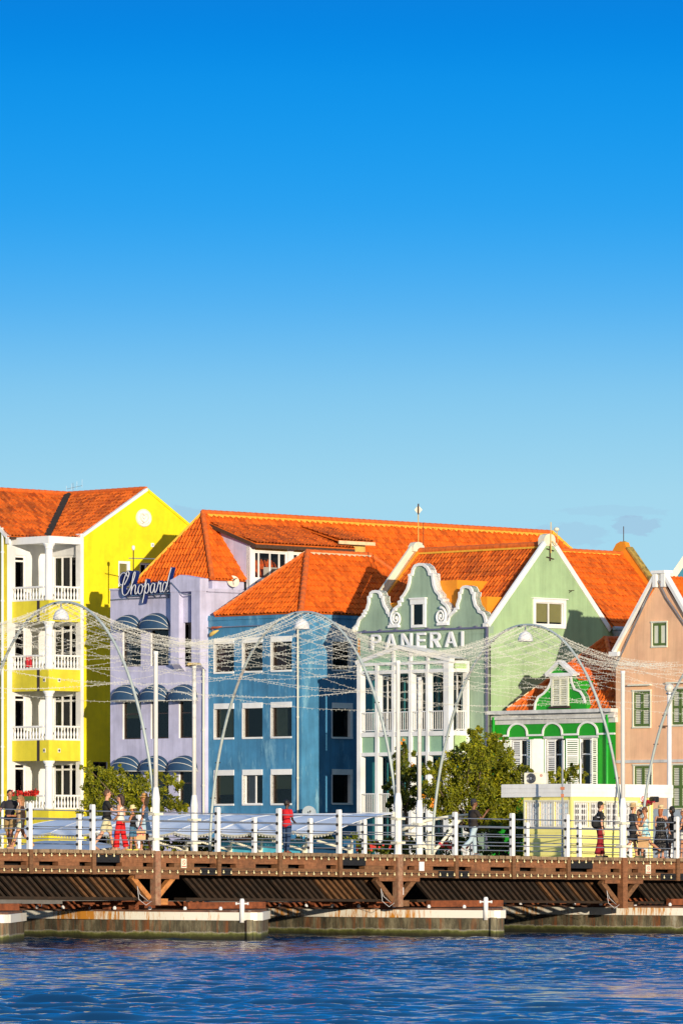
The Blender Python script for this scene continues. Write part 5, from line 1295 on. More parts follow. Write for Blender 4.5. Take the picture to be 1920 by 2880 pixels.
def bridge():
    wd1 = mat_wood('reddish_timber', (.19,.074,.031), (.34,.142,.06), dirx=(1,1,9))
    wd2 = mat_wood('brown_timber', (.14,.065,.028), (.26,.122,.052), dirx=(1,1,9))
    wdk = mat_wood('deep_shade_timber', (.011,.006,.0025), (.045,.021,.008), grime=(.006,.006,.004), dirx=(1,1,3))  # near-black colour stands in for the deep shade under the deck
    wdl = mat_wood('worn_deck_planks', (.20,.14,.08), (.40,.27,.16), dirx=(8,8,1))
    wds = mat_wood('half_lit_strut_timber', (.07,.032,.010), (.20,.088,.030), grime=(.012,.007,.003), dirx=(2,2,2)); wbk = mat('black_shade_backing', (.004,.003,.0025), .95, var=.4)  # lighter strut copy for lit ends; black for backings that stand in for darkness
    wor = mat_wood('orange_timber', (.45,.17,.04), (.62,.26,.08), dirx=(2,2,3))
    M.update(wd1=wd1, wd2=wd2, wdk=wdk, wdl=wdl, wor=wor)
    B = thing('floating_bridge', 'long brown timber bridge on floating pontoons with white railing', 'bridge', BW.P(0,0))
    dk = MB(); rr = random.Random(2)
    u = UL
    while u < UR:
        h = rr.uniform(-.012,.012); ov = rr.uniform(.02,.12); w_ = .22
        if u > bp(-60): bbox(dk, u, u+w_-.015, -.1+h*.3, h, -.35, ov)
        u += w_
    dk.build('deck_planks', wdl, B)
    dk = MB(); bbox(dk, UL, UR, -.1, -.018, -BWIDTH, -.36); dk.build('deck', wdl, B)
    bm1, bm2 = MB(), MB()
    segs = [UL] + [bp(x) for x in (60,300,560,690,905,1100,1330,1560,1760)] + [UR]
    for i in range(len(segs)-1):
        a, b = segs[i]+.004, segs[i+1]-.004; k = rr.uniform(-.012,.012)
        bbox(bm1, a, b, -.355, -.115, -.3, -.0+k)
        k = rr.uniform(-.012,.012); bbox(bm2, a+.3, min(b+.296, UR), -.71, -.475, -.3, -.0+k)
    bm1.build('upper_beam', wd1, B); bm2.build('lower_beam', wd2, B)
    slots = [(13,75),(110,164),(224,255),(266,343),(402,429),(467,491),(547,607),(618,664),(719,779),(811,856),(917,946),(957,1026),(1083,1108),(1145,1166),(1218,1275),(1285,1325),(1379,1433),(1462,1508),(1562,1590),(1600,1666),(1717,1741),(1776,1795),(1844,1894)]
    ed = [UL] + [bp(x) for s in slots for x in s] + [UR]
    for i in range(0, len(ed), 2):
        s = MB(); bbox(s, ed[i], ed[i+1], -.474, -.356, -.28, -.012+rr.uniform(-.01,.01)); s.build('spacer_block', wd1 if i % 3 else wd2, B)
    s = MB(); bbox(s, UL, UR, -.70, -.12, -.75, -.6); s.build('slot_shade_backing', wbk, B)  # added black strip that makes the slots between the beams look dark
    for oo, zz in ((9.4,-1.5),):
        s = MB(); bbox(s, UL, UR, zz, -.1, -oo-.1, -oo); s.build('shade_backdrop', wbk, B)  # added black sheet, backdrop for the darkness under the deck
    # under-deck frames: leaning struts between the masts, deep shade put into their colour
    runs = [(-150,432),(530,1108),(1178,1738),(1800,2120)]
    for a, b in runs:
        ua, ub = bp(a,.5), bp(b,.5); n = int((ub-ua)/.25)
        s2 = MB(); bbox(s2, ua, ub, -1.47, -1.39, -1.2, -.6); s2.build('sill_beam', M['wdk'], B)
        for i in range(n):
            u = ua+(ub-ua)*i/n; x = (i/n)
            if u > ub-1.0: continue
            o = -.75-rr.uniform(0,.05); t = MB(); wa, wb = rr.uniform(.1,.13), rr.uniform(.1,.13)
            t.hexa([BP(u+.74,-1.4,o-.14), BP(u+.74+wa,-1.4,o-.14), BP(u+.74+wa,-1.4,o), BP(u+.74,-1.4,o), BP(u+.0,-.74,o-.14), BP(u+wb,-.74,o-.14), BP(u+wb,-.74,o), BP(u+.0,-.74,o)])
            t.build('strut', M['wdk'] if x < .6 or rr.random() < .3 else wds, B)  # shade painted at the left of each run, light towards the right
    # masts' brackets, posts through the fascia
    for px in FPOSTS:
        u = bp(px); s = MB(); bbox(s, u-.065, u+.065, -.72, -.004, -.02, .1); s.build('fascia_post', wd2, B)
    for px in MASTS:
        u = bp(px); s = MB(); bbox(s, u-.1, u+.1, -1.62, -.006, -.14, .12); s.build('mast_timber', wd1 if px > 1700 else mat_wood('flaking_post', (.40,.26,.16), (.30,.11,.06), dirx=(4,4,3)), B)
        s = MB(); bbox(s, u-.75, u+.9, -.83, -.712, -.3, -.02); s.build('corbel_beam', wd1, B)
        for sg in (-1,1):
            s = MB(); s.bar(BP(u+sg*.78,-.78,-.2), BP(u+sg*.12,-1.42,-.2), .2, .15); s.build('knee_brace', wor if px < 700 else wd2, B)
        s = MB(); bbox(s, u+.1, u+.5, -1.6, -1.42, -.3, -.05); s.build('foot_block', wor if px < 700 else wd2, B)
        cb = MB(); cb.tube([BP(u-.3,-1.5,.02), BP(u-.62,-1.3,.04), BP(u-.72,-1.05,.03), BP(u-.66,-1.45,.03), BP(u-.4,-1.62,.04), BP(u-.18,-1.5,.03)], .008, 5); cb.build('hanging_cable', M['signwhite'], B, smooth=True)
    for (xa,xb,a,b) in ((265,335,-.36,-.13),(562,650,-.70,-.49),(960,1026,-.36,-.13),(1231,1316,-.70,-.49),(1600,1664,-.36,-.13),(1856,1940,-.70,-.49)):
        s = MB(); bbox(s, bp(xa), bp(xb), a, b, .02, .04)
        for k in range(6):
            uu = bp(xa)+(bp(xb)-bp(xa))*(k+.5)/6; zz = a+(b-a)*(.25 if k % 2 else .72); s.lathe(BP(uu,zz,.04), [(.02,0),(.015,.015),(0,.015)], 6, Vector((BN.x,BN.y,0)))
        s.build('steel_plate', M['black'], B)
    # railings
    def rail_row(posts, back, top, hts, rname):
        proto = None
        o = -back
        for px in posts:
            u = bp(px, back); p = BP(u,0,o)
            s = MB(); bbox(s, u-.063, u+.063, 0.0, top, o-.063, o+.063); bbox(s, u-.055, u+.055, top, top+.025, o-.055, o+.055)
            po = s.build('railing_post', M['white'], B)
            for h in hts:
                k = MB(); 
                for sg in (-1,1): k.lathe(BP(u+sg*.066,h,o+.0), [(.05,0),(.05,.015),(.03,.03),(.028,.07),(.0,.07)], 8, Vector((BD.x,BD.y,-.011))*sg)
                k.build('rail_clamp', M['black'], po)
        for h in hts:
            s = MB(); n = 40; a, b = bp(-150, back), bp(2100, back)
            s.tube([BP(a+(b-a)*i/n, h, o) for i in range(n+1)], .018, 6); s.build('rail', M['metal'], B, smooth=True)
    rail_row(FPOSTS, .05, 1.32, (1.15,.88,.6,.31), 'front')
    rail_row(BPOSTS, BWIDTH-.3, 1.2, (1.06,.8,.53,.26), 'back')
    # lamp masts
    def mast(px, back, ytop, label, lamp=False, w_=.062):
        u = bp(px, back); o = -back; b = BP(u,0,o); wall = BW.off(-back); zt = wall.z(px, ytop); h = zt-b.z
        m = thing('lamp_mast', label, 'mast', b, 'white masts along the bridge')
        s = MB(); k = [(.115,.02),(.115,1.35),(.125,1.55),(.085,1.85)]
        s.lathe(b, [(.135,0),(.135,.02)]+k+[(.07,1.9)], 8); s.build('mast_base', M['white'], m)
        s = MB(); s.lathe(b, [(.07,1.88),(.068,h-.1),(.075,h-.09),(.075,h)], 12); s.build('mast_pole', M['white'], m, smooth=True)
        for hh in (1.1,.36):
            s = MB(); s.cbox(b+Vector((0,0,hh)), .34, .3, .07, BA); s.build('mast_collar', M['cream'], m)
        if lamp:
            s = MB(); q = b+Vector((0,0,h+.04)); s.hexa([q+Vector(v) for v in ((-.24,-.14,-.04),(.22,-.14,-.03),(.22,.14,-.03),(-.24,.14,-.04),(-.2,-.12,.05),(.22,-.12,.04),(.22,.12,.04),(-.2,.12,.05))]); bevel(s.build('lamp_head', M['ochre'], m), .015)
        return m
    mast(438, .0, 1832, 'thick white bridge mast standing right of the woman with the paper bag')
    mast(1119, .0, 1858, 'tall white bridge mast in front of the sage house veranda')
    mast(1751, .0, 1887, 'tall white bridge mast in front of the yellow kiosk')
    mast(546, BWIDTH-.3, 1872, 'white mast with flat yellowish lamp head in front of the lavender house', True)
    mast(1179, BWIDTH-.3, 1905, 'thinner white mast on the bridge rear, just right of the middle front mast')
    # arches
    q_ = BW.P(2*bp(1751)-bp(1119), 0); px4 = CX + q_.x/q_.y*F      # the next arch stands beyond the right edge; only its rear leg shows
    peaks = [(438, 1694), (1119, 1722), (1751, 1758), (px4, 1792)]
    arcs = {}
    for i, (px, yt) in enumerate(peaks):
        uf = bp(px) + .02
        Lb = (-.6,) ; ub = uf
        # the arch crosses the bridge at right angles
        pts = []; pf = BW.P(uf, 0, .0); ob = -(BWIDTH-.3)
        um = uf; Ym = (BW.P(um, 0, ob/2)).y; ztop = CZ+(HY-yt)/F*Ym; zb0 = zd(uf)+.1
        def prof(t, uf=uf, ztop=ztop, zb0=zb0):     # t -1 (front) .. 1 (back)
            v = abs(t); h = max(0.0, 1-v**2.15)**.56
            return BW.P(uf, zb0+(ztop-zb0)*h, -(t+1)/2*(BWIDTH-.3))
        arcs[i] = prof
        a = thing('light_arch', ('curved steel arch rising from the left white mast, in front of the yellow house','curved steel arch rising from the middle mast, in front of the blue house','curved steel arch rising from the right mast, in front of the pale green gable','arch of which only one leg shows at the right edge, before the salmon house')[i], 'arch', BW.P(uf, zd(uf)), 'arches over the bridge')
        ts = [-math.cos(PI*k/60) for k in range(61)]
        s = MB(); s.tube([prof(t) for t in ts], [.047 if abs(t) > .6 else .042 for t in ts], 8); s.build('arch_tube', mat('arch_steel', (.46,.52,.50), .5, .2, var=.15, dirt=((.45,.18,.13), .5, .58)), a, smooth=True)
        for t in ts[4:57:3]:
            s = MB(); p = prof(t); s.tube([p-Vector((.09,0,.02)), p+Vector((.09,0,-.01))], .016, 5); s.build('arch_clip', M['black'], a)
        if i == 3: continue
        bx = MB(); t = -.995; q = prof(-.985); bx.cbox(q+Vector((-.06,-.05,-.0)), .13, .1, .22); bx.build('junction_box', M['cream'], a)
        c = prof(0) + Vector((-.02,0,-.12)); l = thing('bell_lamp', ('white bell lamp hanging under the left arch, before the yellow balcony','white bell lamp hanging under the middle arch, before the blue house','white bell lamp hanging under the right arch, before the pale green wall')[i], 'lamp', c, 'bell lamps under the arches')
        s = MB(); s.tube([c+Vector((0,0,.1)), c+Vector((0,0,-.1))], .03, 6); s.build('lamp_hook', M['metal'], l)
        s = MB(); s.lathe(c, [(.04,-.08),(.1,-.11),(.19,-.19),(.24,-.32),(.25,-.42),(.235,-.42),(.22,-.32),(.1,-.14),(.0,-.1)], 18, cap=False); s.build('lamp_shade', M['signwhite'], l, smooth=True)
    # nets of light strings hung from arch to arch
    mstr = mat('light_string_cable', (.80,.78,.68), .6, var=.05)
    du = bp(1119)-bp(438)
    def net(fa, fb, ua, ub, label, seed, u0f=0.0, u1f=1.0, ends=None):
        r2 = random.Random(seed); s = MB(); bl = MB()
        fam = []
        N = 19
        for k in range(N):
            t = -.75+1.5*k/(N-1)
            fam.append((t, t*.98, 0)); 
        for k in range(13):
            t = -.74+1.24*k/12; fam.append((t, min(.75,t+.24), 1)); fam.append((min(.75,t+.24), t, 1))
        for (ta, tb, kind) in fam:
            A, Bq = fa(ta), fb(tb)
            if kind == 1 and False: pass
            L = (Bq-A).length; n = 36
            hm = (A.z+Bq.z)/2; low = abs(ta)+abs(tb)
            sag = (.12 + .95*max(0, 1-low/2*1.15)) * (L/8.5) * r2.uniform(.94,1.06)
            pts = []
            for i in range(n+1):
                x = i/n
                if x < u0f-.001 or x > u1f+.001: continue
                p = A.lerp(Bq, x); p = p + Vector((0,0,-sag*4*x*(1-x))); pts.append(p)
            s.tube(pts, .0039, 4, False)
            for i in range(len(pts)-1):
                for q in ((.25,.75) if i % 3 else (.5,)):
                    p = pts[i].lerp(pts[i+1], q) + Vector((r2.uniform(-.01,.01), 0, -.028+r2.choice((0,.05)))); s.tube([p+Vector((0,0,.016)), p-Vector((0,0,.016))], .0058, 4)
        o = s.build('light_net', mstr, None); tag(o, label, 'light net', 'nets of light strings between the arches')
    def ghost(i, d):          # arch positions beyond the picture's edges carry the net on
        f = arcs[i]
        return lambda t: f(t) + Vector((BD.x*d, BD.y*d, -.01116*d))
    net(ghost(0,-du), arcs[0], 0, 0, 'net of tiny light strings left of the first arch, over the yellow balconies', 4, .45, 1.0)
    net(arcs[0], arcs[1], 0, 0, 'net of tiny light strings sagging before the lavender and blue houses', 5)
    net(arcs[1], arcs[2], 0, 0, 'net of tiny light strings sagging before the sage shop house', 6)
    net(arcs[2], arcs[3], 0, 0, 'net of tiny light strings running out right over the green and salmon houses', 7, 0.0, .62)
    # festoons of bulbs on the fascia
    blb = mat('warm_bulb', (.80,.72,.42), .3, var=.06); proto = None
    spans = [(-60,425,'the left mast'),(452,1105,'the middle mast'),(1133,1738,'the right mast'),(1765,1960,'the right photo edge')]
    for i, (a, b, nm) in enumerate(spans):
        for row, dz in (('upper',-.145),('lower',-.60)):
            ua, ub = bp(a), bp(b); n = max(3, int((ub-ua)/.288)); p0 = BP(ua,dz,.06)
            st = thing('bulb_string', f'pale bulbs along the {row} edge of the bridge side, left of {nm}', 'string lights', p0, 'bulb strings on the bridge side')
            cp = []; cs = MB()
            for k in range(n+1):
                u = ua+(ub-ua)*k/n; cp.append(BP(u, dz+.03, .06))
                if k < n: cp.append(BP(u+(ub-ua)/n/2, dz+.0, .055))
            cs.tube(cp, .008, 4); cs.build('cable', M['black'], st)
            for k in range(n+1):
                u = ua+(ub-ua)*k/n; p = BP(u, dz-.01+rr.uniform(-.01,.01), .07)
                if proto is None:
                    s = MB().ball((0,0,-.02), .031, nu=10, nv=7); s.tube([(0,0,.01),(0,0,.05)], .016, 6); proto = s.build('bulb', blb, None, smooth=True); o = proto
                else: o = proto.copy(); COL.objects.link(o)
                o.parent = st; o.location = p - p0
    # small notices
    for (xa, xb, lb, ring) in ((507,522,'small white notice with red ring on the bridge side right of the left mast',1),(1176,1190,'blank white notice on the bridge side right of the middle mast',0),(1813,1827,'small faded notice with red ring on the bridge side right of the right mast',1)):
        ua, ub = bp(xa), bp(xb); s = MB(); bbox(s, ua, ub, -.5, -.22, .03, .045); o = s.build('notice_sign', M['signwhite'] if not ring else M['cream'], None); tag(o, lb, 'sign', 'notices on the bridge side')
        if ring:
            c = (ua+ub)/2; s = MB(); s.tube([BP(c+.055*math.cos(k*PI/8), -.33+.065*math.sin(k*PI/8), .05) for k in range(17)], .008, 4); s.tube([BP(c-.03,-.29,.05), BP(c+.03,-.37,.05)], .008, 4); bbox(s, ua+.02, ub-.02, -.47, -.44, .045, .05); s.build('red_ring', mat('faded_red', (.55,.12,.10), .6), o)
    w_ = MB(); bbox(w_, bp(1126), bp(1133), -1.25, -1.02, .0, .03); tag(w_.build('notice_sign', M['signwhite'], None), 'tiny white plate low on the middle mast below the deck', 'sign')

def pontoons():
    side = bpy.data.materials.new('stained_concrete_hull'); t, b = nt(side); P = pos(t)
    n = noise(t, 1.6, 7, .72, P, (1.5,1.5,.45)); r = ramp(t, [(.3, (.03,.026,.015)), (.48, (.095,.083,.05)), (.62, (.24,.21,.13)), (.75, (.44,.42,.33))]); t.links.new(n.outputs['Fac'], r.inputs['Fac'])
    rs = noise(t, 1.3, 6, .75, P, (2.4,2.4,.18)); rr_ = ramp(t, [(.51, (0,0,0)), (.66, (1,1,1))]); t.links.new(rs.outputs['Fac'], rr_.inputs['Fac'])
    c = mixcol(t, rr_.outputs['Color'], r.outputs['Color'], (.26,.075,.015))
    sep = t.nodes.new('ShaderNodeSeparateXYZ'); t.links.new(P, sep.inputs[0])
    wob = noise(t, 2.5, 5, .7, P); ad = t.nodes.new('ShaderNodeMath'); ad.operation = 'MULTIPLY_ADD'; t.links.new(wob.outputs['Fac'], ad.inputs[0]); ad.inputs[1].default_value = .22; t.links.new(sep.outputs['Z'], ad.inputs[2])
    zr = ramp(t, [(.11, (.012,.012,.006)), (.2, (.03,.03,.008)), (.29, (.09,.10,.02)), (.33, (.30,.31,.12)), (.37, (1,1,1))]); t.links.new(ad.outputs[0], zr.inputs['Fac'])
    zm = ramp(t, [(.3, (1,1,1)), (.37, (0,0,0))]); t.links.new(ad.outputs[0], zm.inputs['Fac'])
    c = mixcol(t, zm.outputs['Color'], c, zr.outputs['Color']); t.links.new(c, b.inputs['Base Color']); b.inputs['Roughness'].default_value = .75
    n4 = noise(t, 7, 6, .75, P); bump(t, b, n4.outputs['Fac'], .6, .05)
    rim = bpy.data.materials.new('rusting_white_paint'); t, b = nt(rim); P = pos(t)
    a = noise(t, .3, 3, .6, P); a2 = noise(t, 2.4, 7, .8, P, (3.4,3.4,.45)); m = t.nodes.new('ShaderNodeMath'); m.operation = 'MULTIPLY'; t.links.new(a.outputs['Fac'], m.inputs[0]); t.links.new(a2.outputs['Fac'], m.inputs[1])
    rr_ = ramp(t, [(.27, (0,0,0)), (.33, (1,1,1))]); t.links.new(m.outputs[0], rr_.inputs['Fac'])
    c = mixcol(t, rr_.outputs['Color'], (.94,.90,.78), (.66,.27,.03)); t.links.new(c, b.inputs['Base Color']); b.inputs['Roughness'].default_value = .5
    top = mat('rusty_deck_steel', (.16,.075,.045), .85, var=.5, scale=2.2, bmp=.4, dirt=((.36,.33,.30), 1.2, .58))
    rust = mat('heavy_rust', (.20,.055,.018), .9, var=.5, scale=5, bmp=.5)
    c_ = -BN       # away from the viewer along the hull
    dirs = Vector((c_.x, c_.y, 0)); tipd = Vector((.22,.975,0)).normalized(); d1 = Vector((-.83,.56,0)).normalized()
    for i, (px, lb) in enumerate(((-12,'pontoon whose blunt end just shows at the left photo edge'),(700,'rust streaked pontoon with white rim at the left, half hidden in shade'),(1385,'pontoon in the middle with white rim and post at its right end'),(2062,'rustiest pontoon at the right, orange stains along its white rim'))):
        V = BW.off(2.7).P(BW.off(2.7).u(px), 0); L = 15.5; W = 3.4
        root = thing('pontoon', lb, 'pontoon', V, 'pontoons carrying the bridge')
        def ring(z, gr=0.0):
            q = [V + d1*5 + dirs*L, V + d1*5 + dirs*1.5, V + d1*4.2 + dirs*.4, V + d1*2.5, V, V + Vector((.2,.08,0)), V + Vector((.36,.4,0)), V + Vector((.5,5.6,0)), V + Vector((.5,5.6,0)) + dirs*L]
            if gr:
                cen = sum(q, Vector())/len(q); q = [p + (p-cen).normalized()*gr for p in q]
            return [Vector((p.x,p.y,z)) for p in q]
        zs = .60
        def shell(z0, z1, g, mt, nm, capt=True):
            s = MB(); A, Bq = ring(z0,g), ring(z1,g); n = len(A); s.add(A+Bq, [(k,(k+1)%n,(k+1)%n+n,k+n) for k in range(n)] + ([tuple(range(n,2*n))] if capt else []) + [tuple(reversed(range(n)))]); return fix_normals(s.build(nm, mt, root))
        shell(-.8, zs, 0.0, side, 'hull'); shell(zs, .84, .07, rim, 'white_rim'); shell(.842, .90, -.05, top, 'pontoon_deck')
        s = MB(); s.tube([V+Vector((.02,-.04,-.4)), V+Vector((.02,-.04,.62))], .11, 8); s.build('stem_post', side, root)
        bo = MB(); p = V + d1*.25; p = Vector((p.x, p.y, .84)); bo.lathe(p, [(.075,-.3),(.075,.36),(.05,.41),(.0,.41)], 10); bo.tube([p+Vector((-.17,0,.26)), p+Vector((.17,0,.26))], .026, 8); bo.tube([p+Vector((-.17,0,.22)), p+Vector((-.17,0,.3))], .03, 8); bo.tube([p+Vector((.17,0,.22)), p+Vector((.17,0,.3))], .03, 8)
        bo.build('bollard', M['white'], root, smooth=True)
        rr = random.Random(i); s = MB()
        for k in range(7):
            p = V + d1*5 + dirs*(-.6+k*1.05) + Vector((BD.x*.45,BD.y*.45,0)); s.cbox((p.x,p.y,.97), rr.uniform(.3,.8), .3, .14, BA)
        for k in range(3):
            p = V + dirs*(3+k*3); q = p + Vector((BD.x*3,BD.y*3,0)); s.bar((p.x,p.y,1.02),(q.x,q.y,1.02), .22, .2)
        s.build('deck_fittings', rust, root)
        s = MB(); 
        for k in range(10):
            p = V + (d1*(1.2+k*1.3) if k < 4 else d1*5+dirs*(k*1.3-3.8)) + Vector((.14,.1,0)); s = MB(); s.lathe((p.x,p.y,.9), [(.05,0),(.06,.05),(.03,.1),(0,.1)], 8); s.build('deck_cleat', M['signwhite'], root)
# =================================================================== PEOPLE
SKIN = {'fair': (.60,.30,.18), 'tan': (.46,.20,.10), 'brown': (.20,.085,.04), 'dark': (.075,.032,.018)}
def cloth(name, c, **k): return mat('cloth_'+name, c, .85, var=.12, scale=6, bmp=.15, **k)

def blob_mesh(parts, voxel, smooth=2):
    """one continuous surface grown round a set of tubes and ellipsoids (voxel remesh)"""
    mb = MB()
    for p in parts: p(mb)
    me = bpy.data.meshes.new('tmp'); me.from_pydata(mb.v, [], mb.f); me.update()
    o = bpy.data.objects.new('tmp', me); COL.objects.link(o)
    r = o.modifiers.new('r', 'REMESH'); r.mode = 'VOXEL'; r.voxel_size = voxel
    s = o.modifiers.new('s', 'SMOOTH'); s.factor = .5; s.iterations = smooth
    dg = bpy.context.evaluated_depsgraph_get(); dg.update()
    ev = o.evaluated_get(dg); m2 = bpy.data.meshes.new_from_object(ev)
    v = [tuple(x.co) for x in m2.vertices]; f = [tuple(p.vertices) for p in m2.polygons]
    bpy.data.objects.remove(o); bpy.data.meshes.remove(me); bpy.data.meshes.remove(m2)
    return v, f

def person(label, px, back, h, face, skin='fair', pose=None, hair=None, hat=None, top=None, bottom=None, shoes=(.04,.03,.03), glasses=False, female=False, extra=None, floor=None, lean=0.0):
    u = bp(px, back); base = BW.P(u, 0, -back); base.z = zd(u) if floor is None else floor
    P = dict(la=(8,5,12), ra=(-8,5,12), ll=(12,6), rl=(-14,10), head=(0,0)); P.update(pose or {})
    root = thing('person', label, 'person', base)
    k = h/1.75; rot = Matrix.Rotation(math.radians(face), 3, 'Z')
    W_ = lambda p: base + rot @ (Vector(p)*k)
    sh = .165 if female else .19; hipw = .09
    # skeleton: faces +Y, right hand at +X
    hz = .93
    ank = []
    legs = {}
    for nm, sx in (('ll',-1),('rl',1)):
        hp, kn = P[nm]; a = math.radians(hp); b = math.radians(hp-kn)
        H = Vector((sx*hipw,0,hz)); Kn = H + Vector((sx*.005, math.sin(a)*.44, -math.cos(a)*.44)); An = Kn + Vector((0, math.sin(b)*.42, -math.cos(b)*.42))
        legs[nm] = [H,Kn,An,b]
    low = min(l[2].z for l in legs.values()); dz = .075-low
    for l in legs.values():
        for q in range(3): l[q] = l[q] + Vector((0,0,dz))
    up = Vector((0,0,dz)); ln = math.radians(lean)
    def T(x, y, z):      # torso point with forward lean about the hips
        zz = z-hz; return Vector((x, y+math.sin(ln)*zz, hz+math.cos(ln)*zz)) + up
    arms = {}
    for nm, sx in (('la',-1),('ra',1)):
        fw, ab, el = P[nm][:3]; tw = P[nm][3] if len(P[nm]) > 3 else 0
        S = T(sx*sh, 0, 1.41); a = math.radians(fw); ab = math.radians(ab)
        d = Vector((sx*math.sin(ab)*math.cos(a), math.sin(a)*math.cos(ab), -math.cos(a)*math.cos(ab))).normalized()
        El = S + d*.29; e = math.radians(fw+el); tt = math.radians(tw)
        d2 = Vector((-sx*math.sin(tt), math.sin(e)*math.cos(tt), -math.cos(e)*math.cos(tt))).normalized()
        Wr = El + d2*.25; arms[nm] = [S,El,Wr,d2]
    hd = T(0, .02, 1.655); yaw, tilt = P['head']; hr = Matrix.Rotation(math.radians(yaw), 3, 'Z') @ Matrix.Rotation(math.radians(-tilt), 3, 'X')
    Hh = lambda x, y, z: hd + hr @ Vector((x,y,z))
    def tubef(pts, rad, n=10): return lambda mb: mb.tube([W_(p) for p in pts], [r*k for r in rad], n)
    def ellf(c, rx, ry, rz, r_=None): return lambda mb: mb.ball(W_(c), rx*k, ry*k, rz*k, 14, 10, rot @ (r_ if r_ is not None else Matrix.Identity(3)))
    ch = .115 if female else .125; wst = .105 if female else .125
    torso = lambda g: [ellf(T(0,0,.98), .155+g, .115+g, .12+g), ellf(T(0,.0,1.12), wst+.02+g, .095+g, .13), ellf(T(0,.0,1.28), .15+g+(0 if female else .015), ch*.92+g, .15), ellf(T(0,0,1.38), sh-.01+g, .09+g, .085+g), ellf(T(sh-.015,0,1.4), .052+g,.054+g,.052+g), ellf(T(-sh+.015,0,1.4), .052+g,.054+g,.052+g)]
    if female: tf = lambda g: torso(g) + [ellf(T(.07,.09,1.27), .062+g,.05+g,.06+g), ellf(T(-.07,.09,1.27), .062+g,.05+g,.06+g)]
    else: tf = torso
    body = tf(0) + [tubef([T(0,-.005,1.42), T(0,.005,1.5), T(0,.015,1.58)], [.065,.055,.058])]
    body += [ellf(Hh(0,.0,.02), .075,.095,.11, hr), ellf(Hh(0,.035,-.05), .055,.062,.065, hr), ellf(Hh(0,.1,-.005), .014,.022,.022, hr), ellf(Hh(0,.075,-.085), .025,.02,.018, hr), ellf(Hh(.077,0,.0), .012,.022,.032, hr), ellf(Hh(-.077,0,.0), .012,.022,.032, hr)]
    for S,El,Wr,d2 in arms.values(): body.append(tubef([S,S.lerp(El,.5),El,El.lerp(Wr,.4),Wr,Wr+d2*.02], [.052,.046,.038,.036,.025,.026]))
    for H,Kn,An,b in legs.values():
        body.append(tubef([H,H.lerp(Kn,.3),Kn,Kn.lerp(An,.3),An], [.088,.08,.054,.056,.036]))
        f = Vector((0, math.cos(b), math.sin(b)*.6)); f = Vector((0,1,min(.1, max(-.5, math.sin(b)*.8)))).normalized()
        body.append(tubef([An+Vector((0,-.03,-.03)), An+Vector((0,0,-.035))+f*.08, An+Vector((0,0,-.045))+f*.17], [.042,.04,.03]))
    for nm, (S,El,Wr,d2) in arms.items():
        body.append(tubef([Wr,Wr+d2*.05,Wr+d2*.085], [.026,.036,.034]))
    v, f = blob_mesh(body, .0125*k, 2)
    mb = MB(); mb.v, mb.f = v, f
    for nm, (S,El,Wr,d2) in arms.items():      # five bent fingers rooted in each palm
        sx = -1 if nm == 'la' else 1
        s = d2.cross(Vector((1,0,0))*sx); s = s.normalized() if s.length > .1 else Vector((0,1,0)); pn = d2.cross(s).normalized()
        cur = -sx
        for q, (off, L) in enumerate(((-.024,.075),(-.008,.085),(.008,.08),(.024,.062))):
            a = Wr+d2*.08+s*off; bb = a+d2*L*.5+pn*.008*cur; cc = bb+d2*L*.32+pn*.02*cur; dd = cc+d2*L*.12+pn*.02*cur
            mb.tube([W_(x) for x in (a,bb,cc,dd)], [.0095*k,.009*k,.008*k,.006*k], 6)
        a = Wr+d2*.03-s*.026; mb.tube([W_(x) for x in (a, a+d2*.03-s*.022, a+d2*.06-s*.026+pn*.01*cur)], [.012*k,.01*k,.007*k], 6)
    sk = mat('skin_'+skin, SKIN[skin], .5, var=.06, scale=5)
    bo = mb.build('body', sk, root, smooth=True)
    for sx in (-1,1):
        s = MB(); s.ball(W_(Hh(sx*.033,.083,.02)), .012*k, .01*k, .009*k, 8, 6, rot @ hr); s.build('eye', M['black'], bo)
    s = MB(); s.ball(W_(Hh(0,.092,-.05)), .024*k, .01*k, .007*k, 8, 6, rot @ hr); s.build('mouth', mat('lips', (.36,.10,.08), .5), bo)
    if glasses:
        s = MB(); s.ball(W_(Hh(.035,.092,.02)), .03*k,.012*k,.022*k, 8,6, rot@hr); s.ball(W_(Hh(-.035,.092,.02)), .03*k,.012*k,.022*k, 8,6, rot@hr); s.tube([W_(Hh(.07,.06,.025)), W_(Hh(.078,-.02,.02))], .006*k, 4); s.tube([W_(Hh(-.07,.06,.025)), W_(Hh(-.078,-.02,.02))], .006*k, 4); s.build('sunglasses', M['black'], root)
    if hair:
        col, ln_ = hair; hm = mat('hair_%d' % int(sum(col)*1000), col, .6, var=.3, scale=20)
        ps = [ellf(Hh(0,-.02,.05), .086,.098,.095, hr), ellf(Hh(0,-.055,.0), .08,.06,.085, hr)]
        if ln_ > .1: ps += [tubef([Hh(0,-.07,.06), Hh(0,-.09,-.06), Hh(.0,-.085,-.06-ln_*.5), Hh(0,-.07,-.06-ln_)], [.07,.075,.07,.035])]
        v, f = blob_mesh(ps, .014*k, 1); s = MB(); s.v, s.f = v, f; s.build('hair', hm, root, smooth=True)
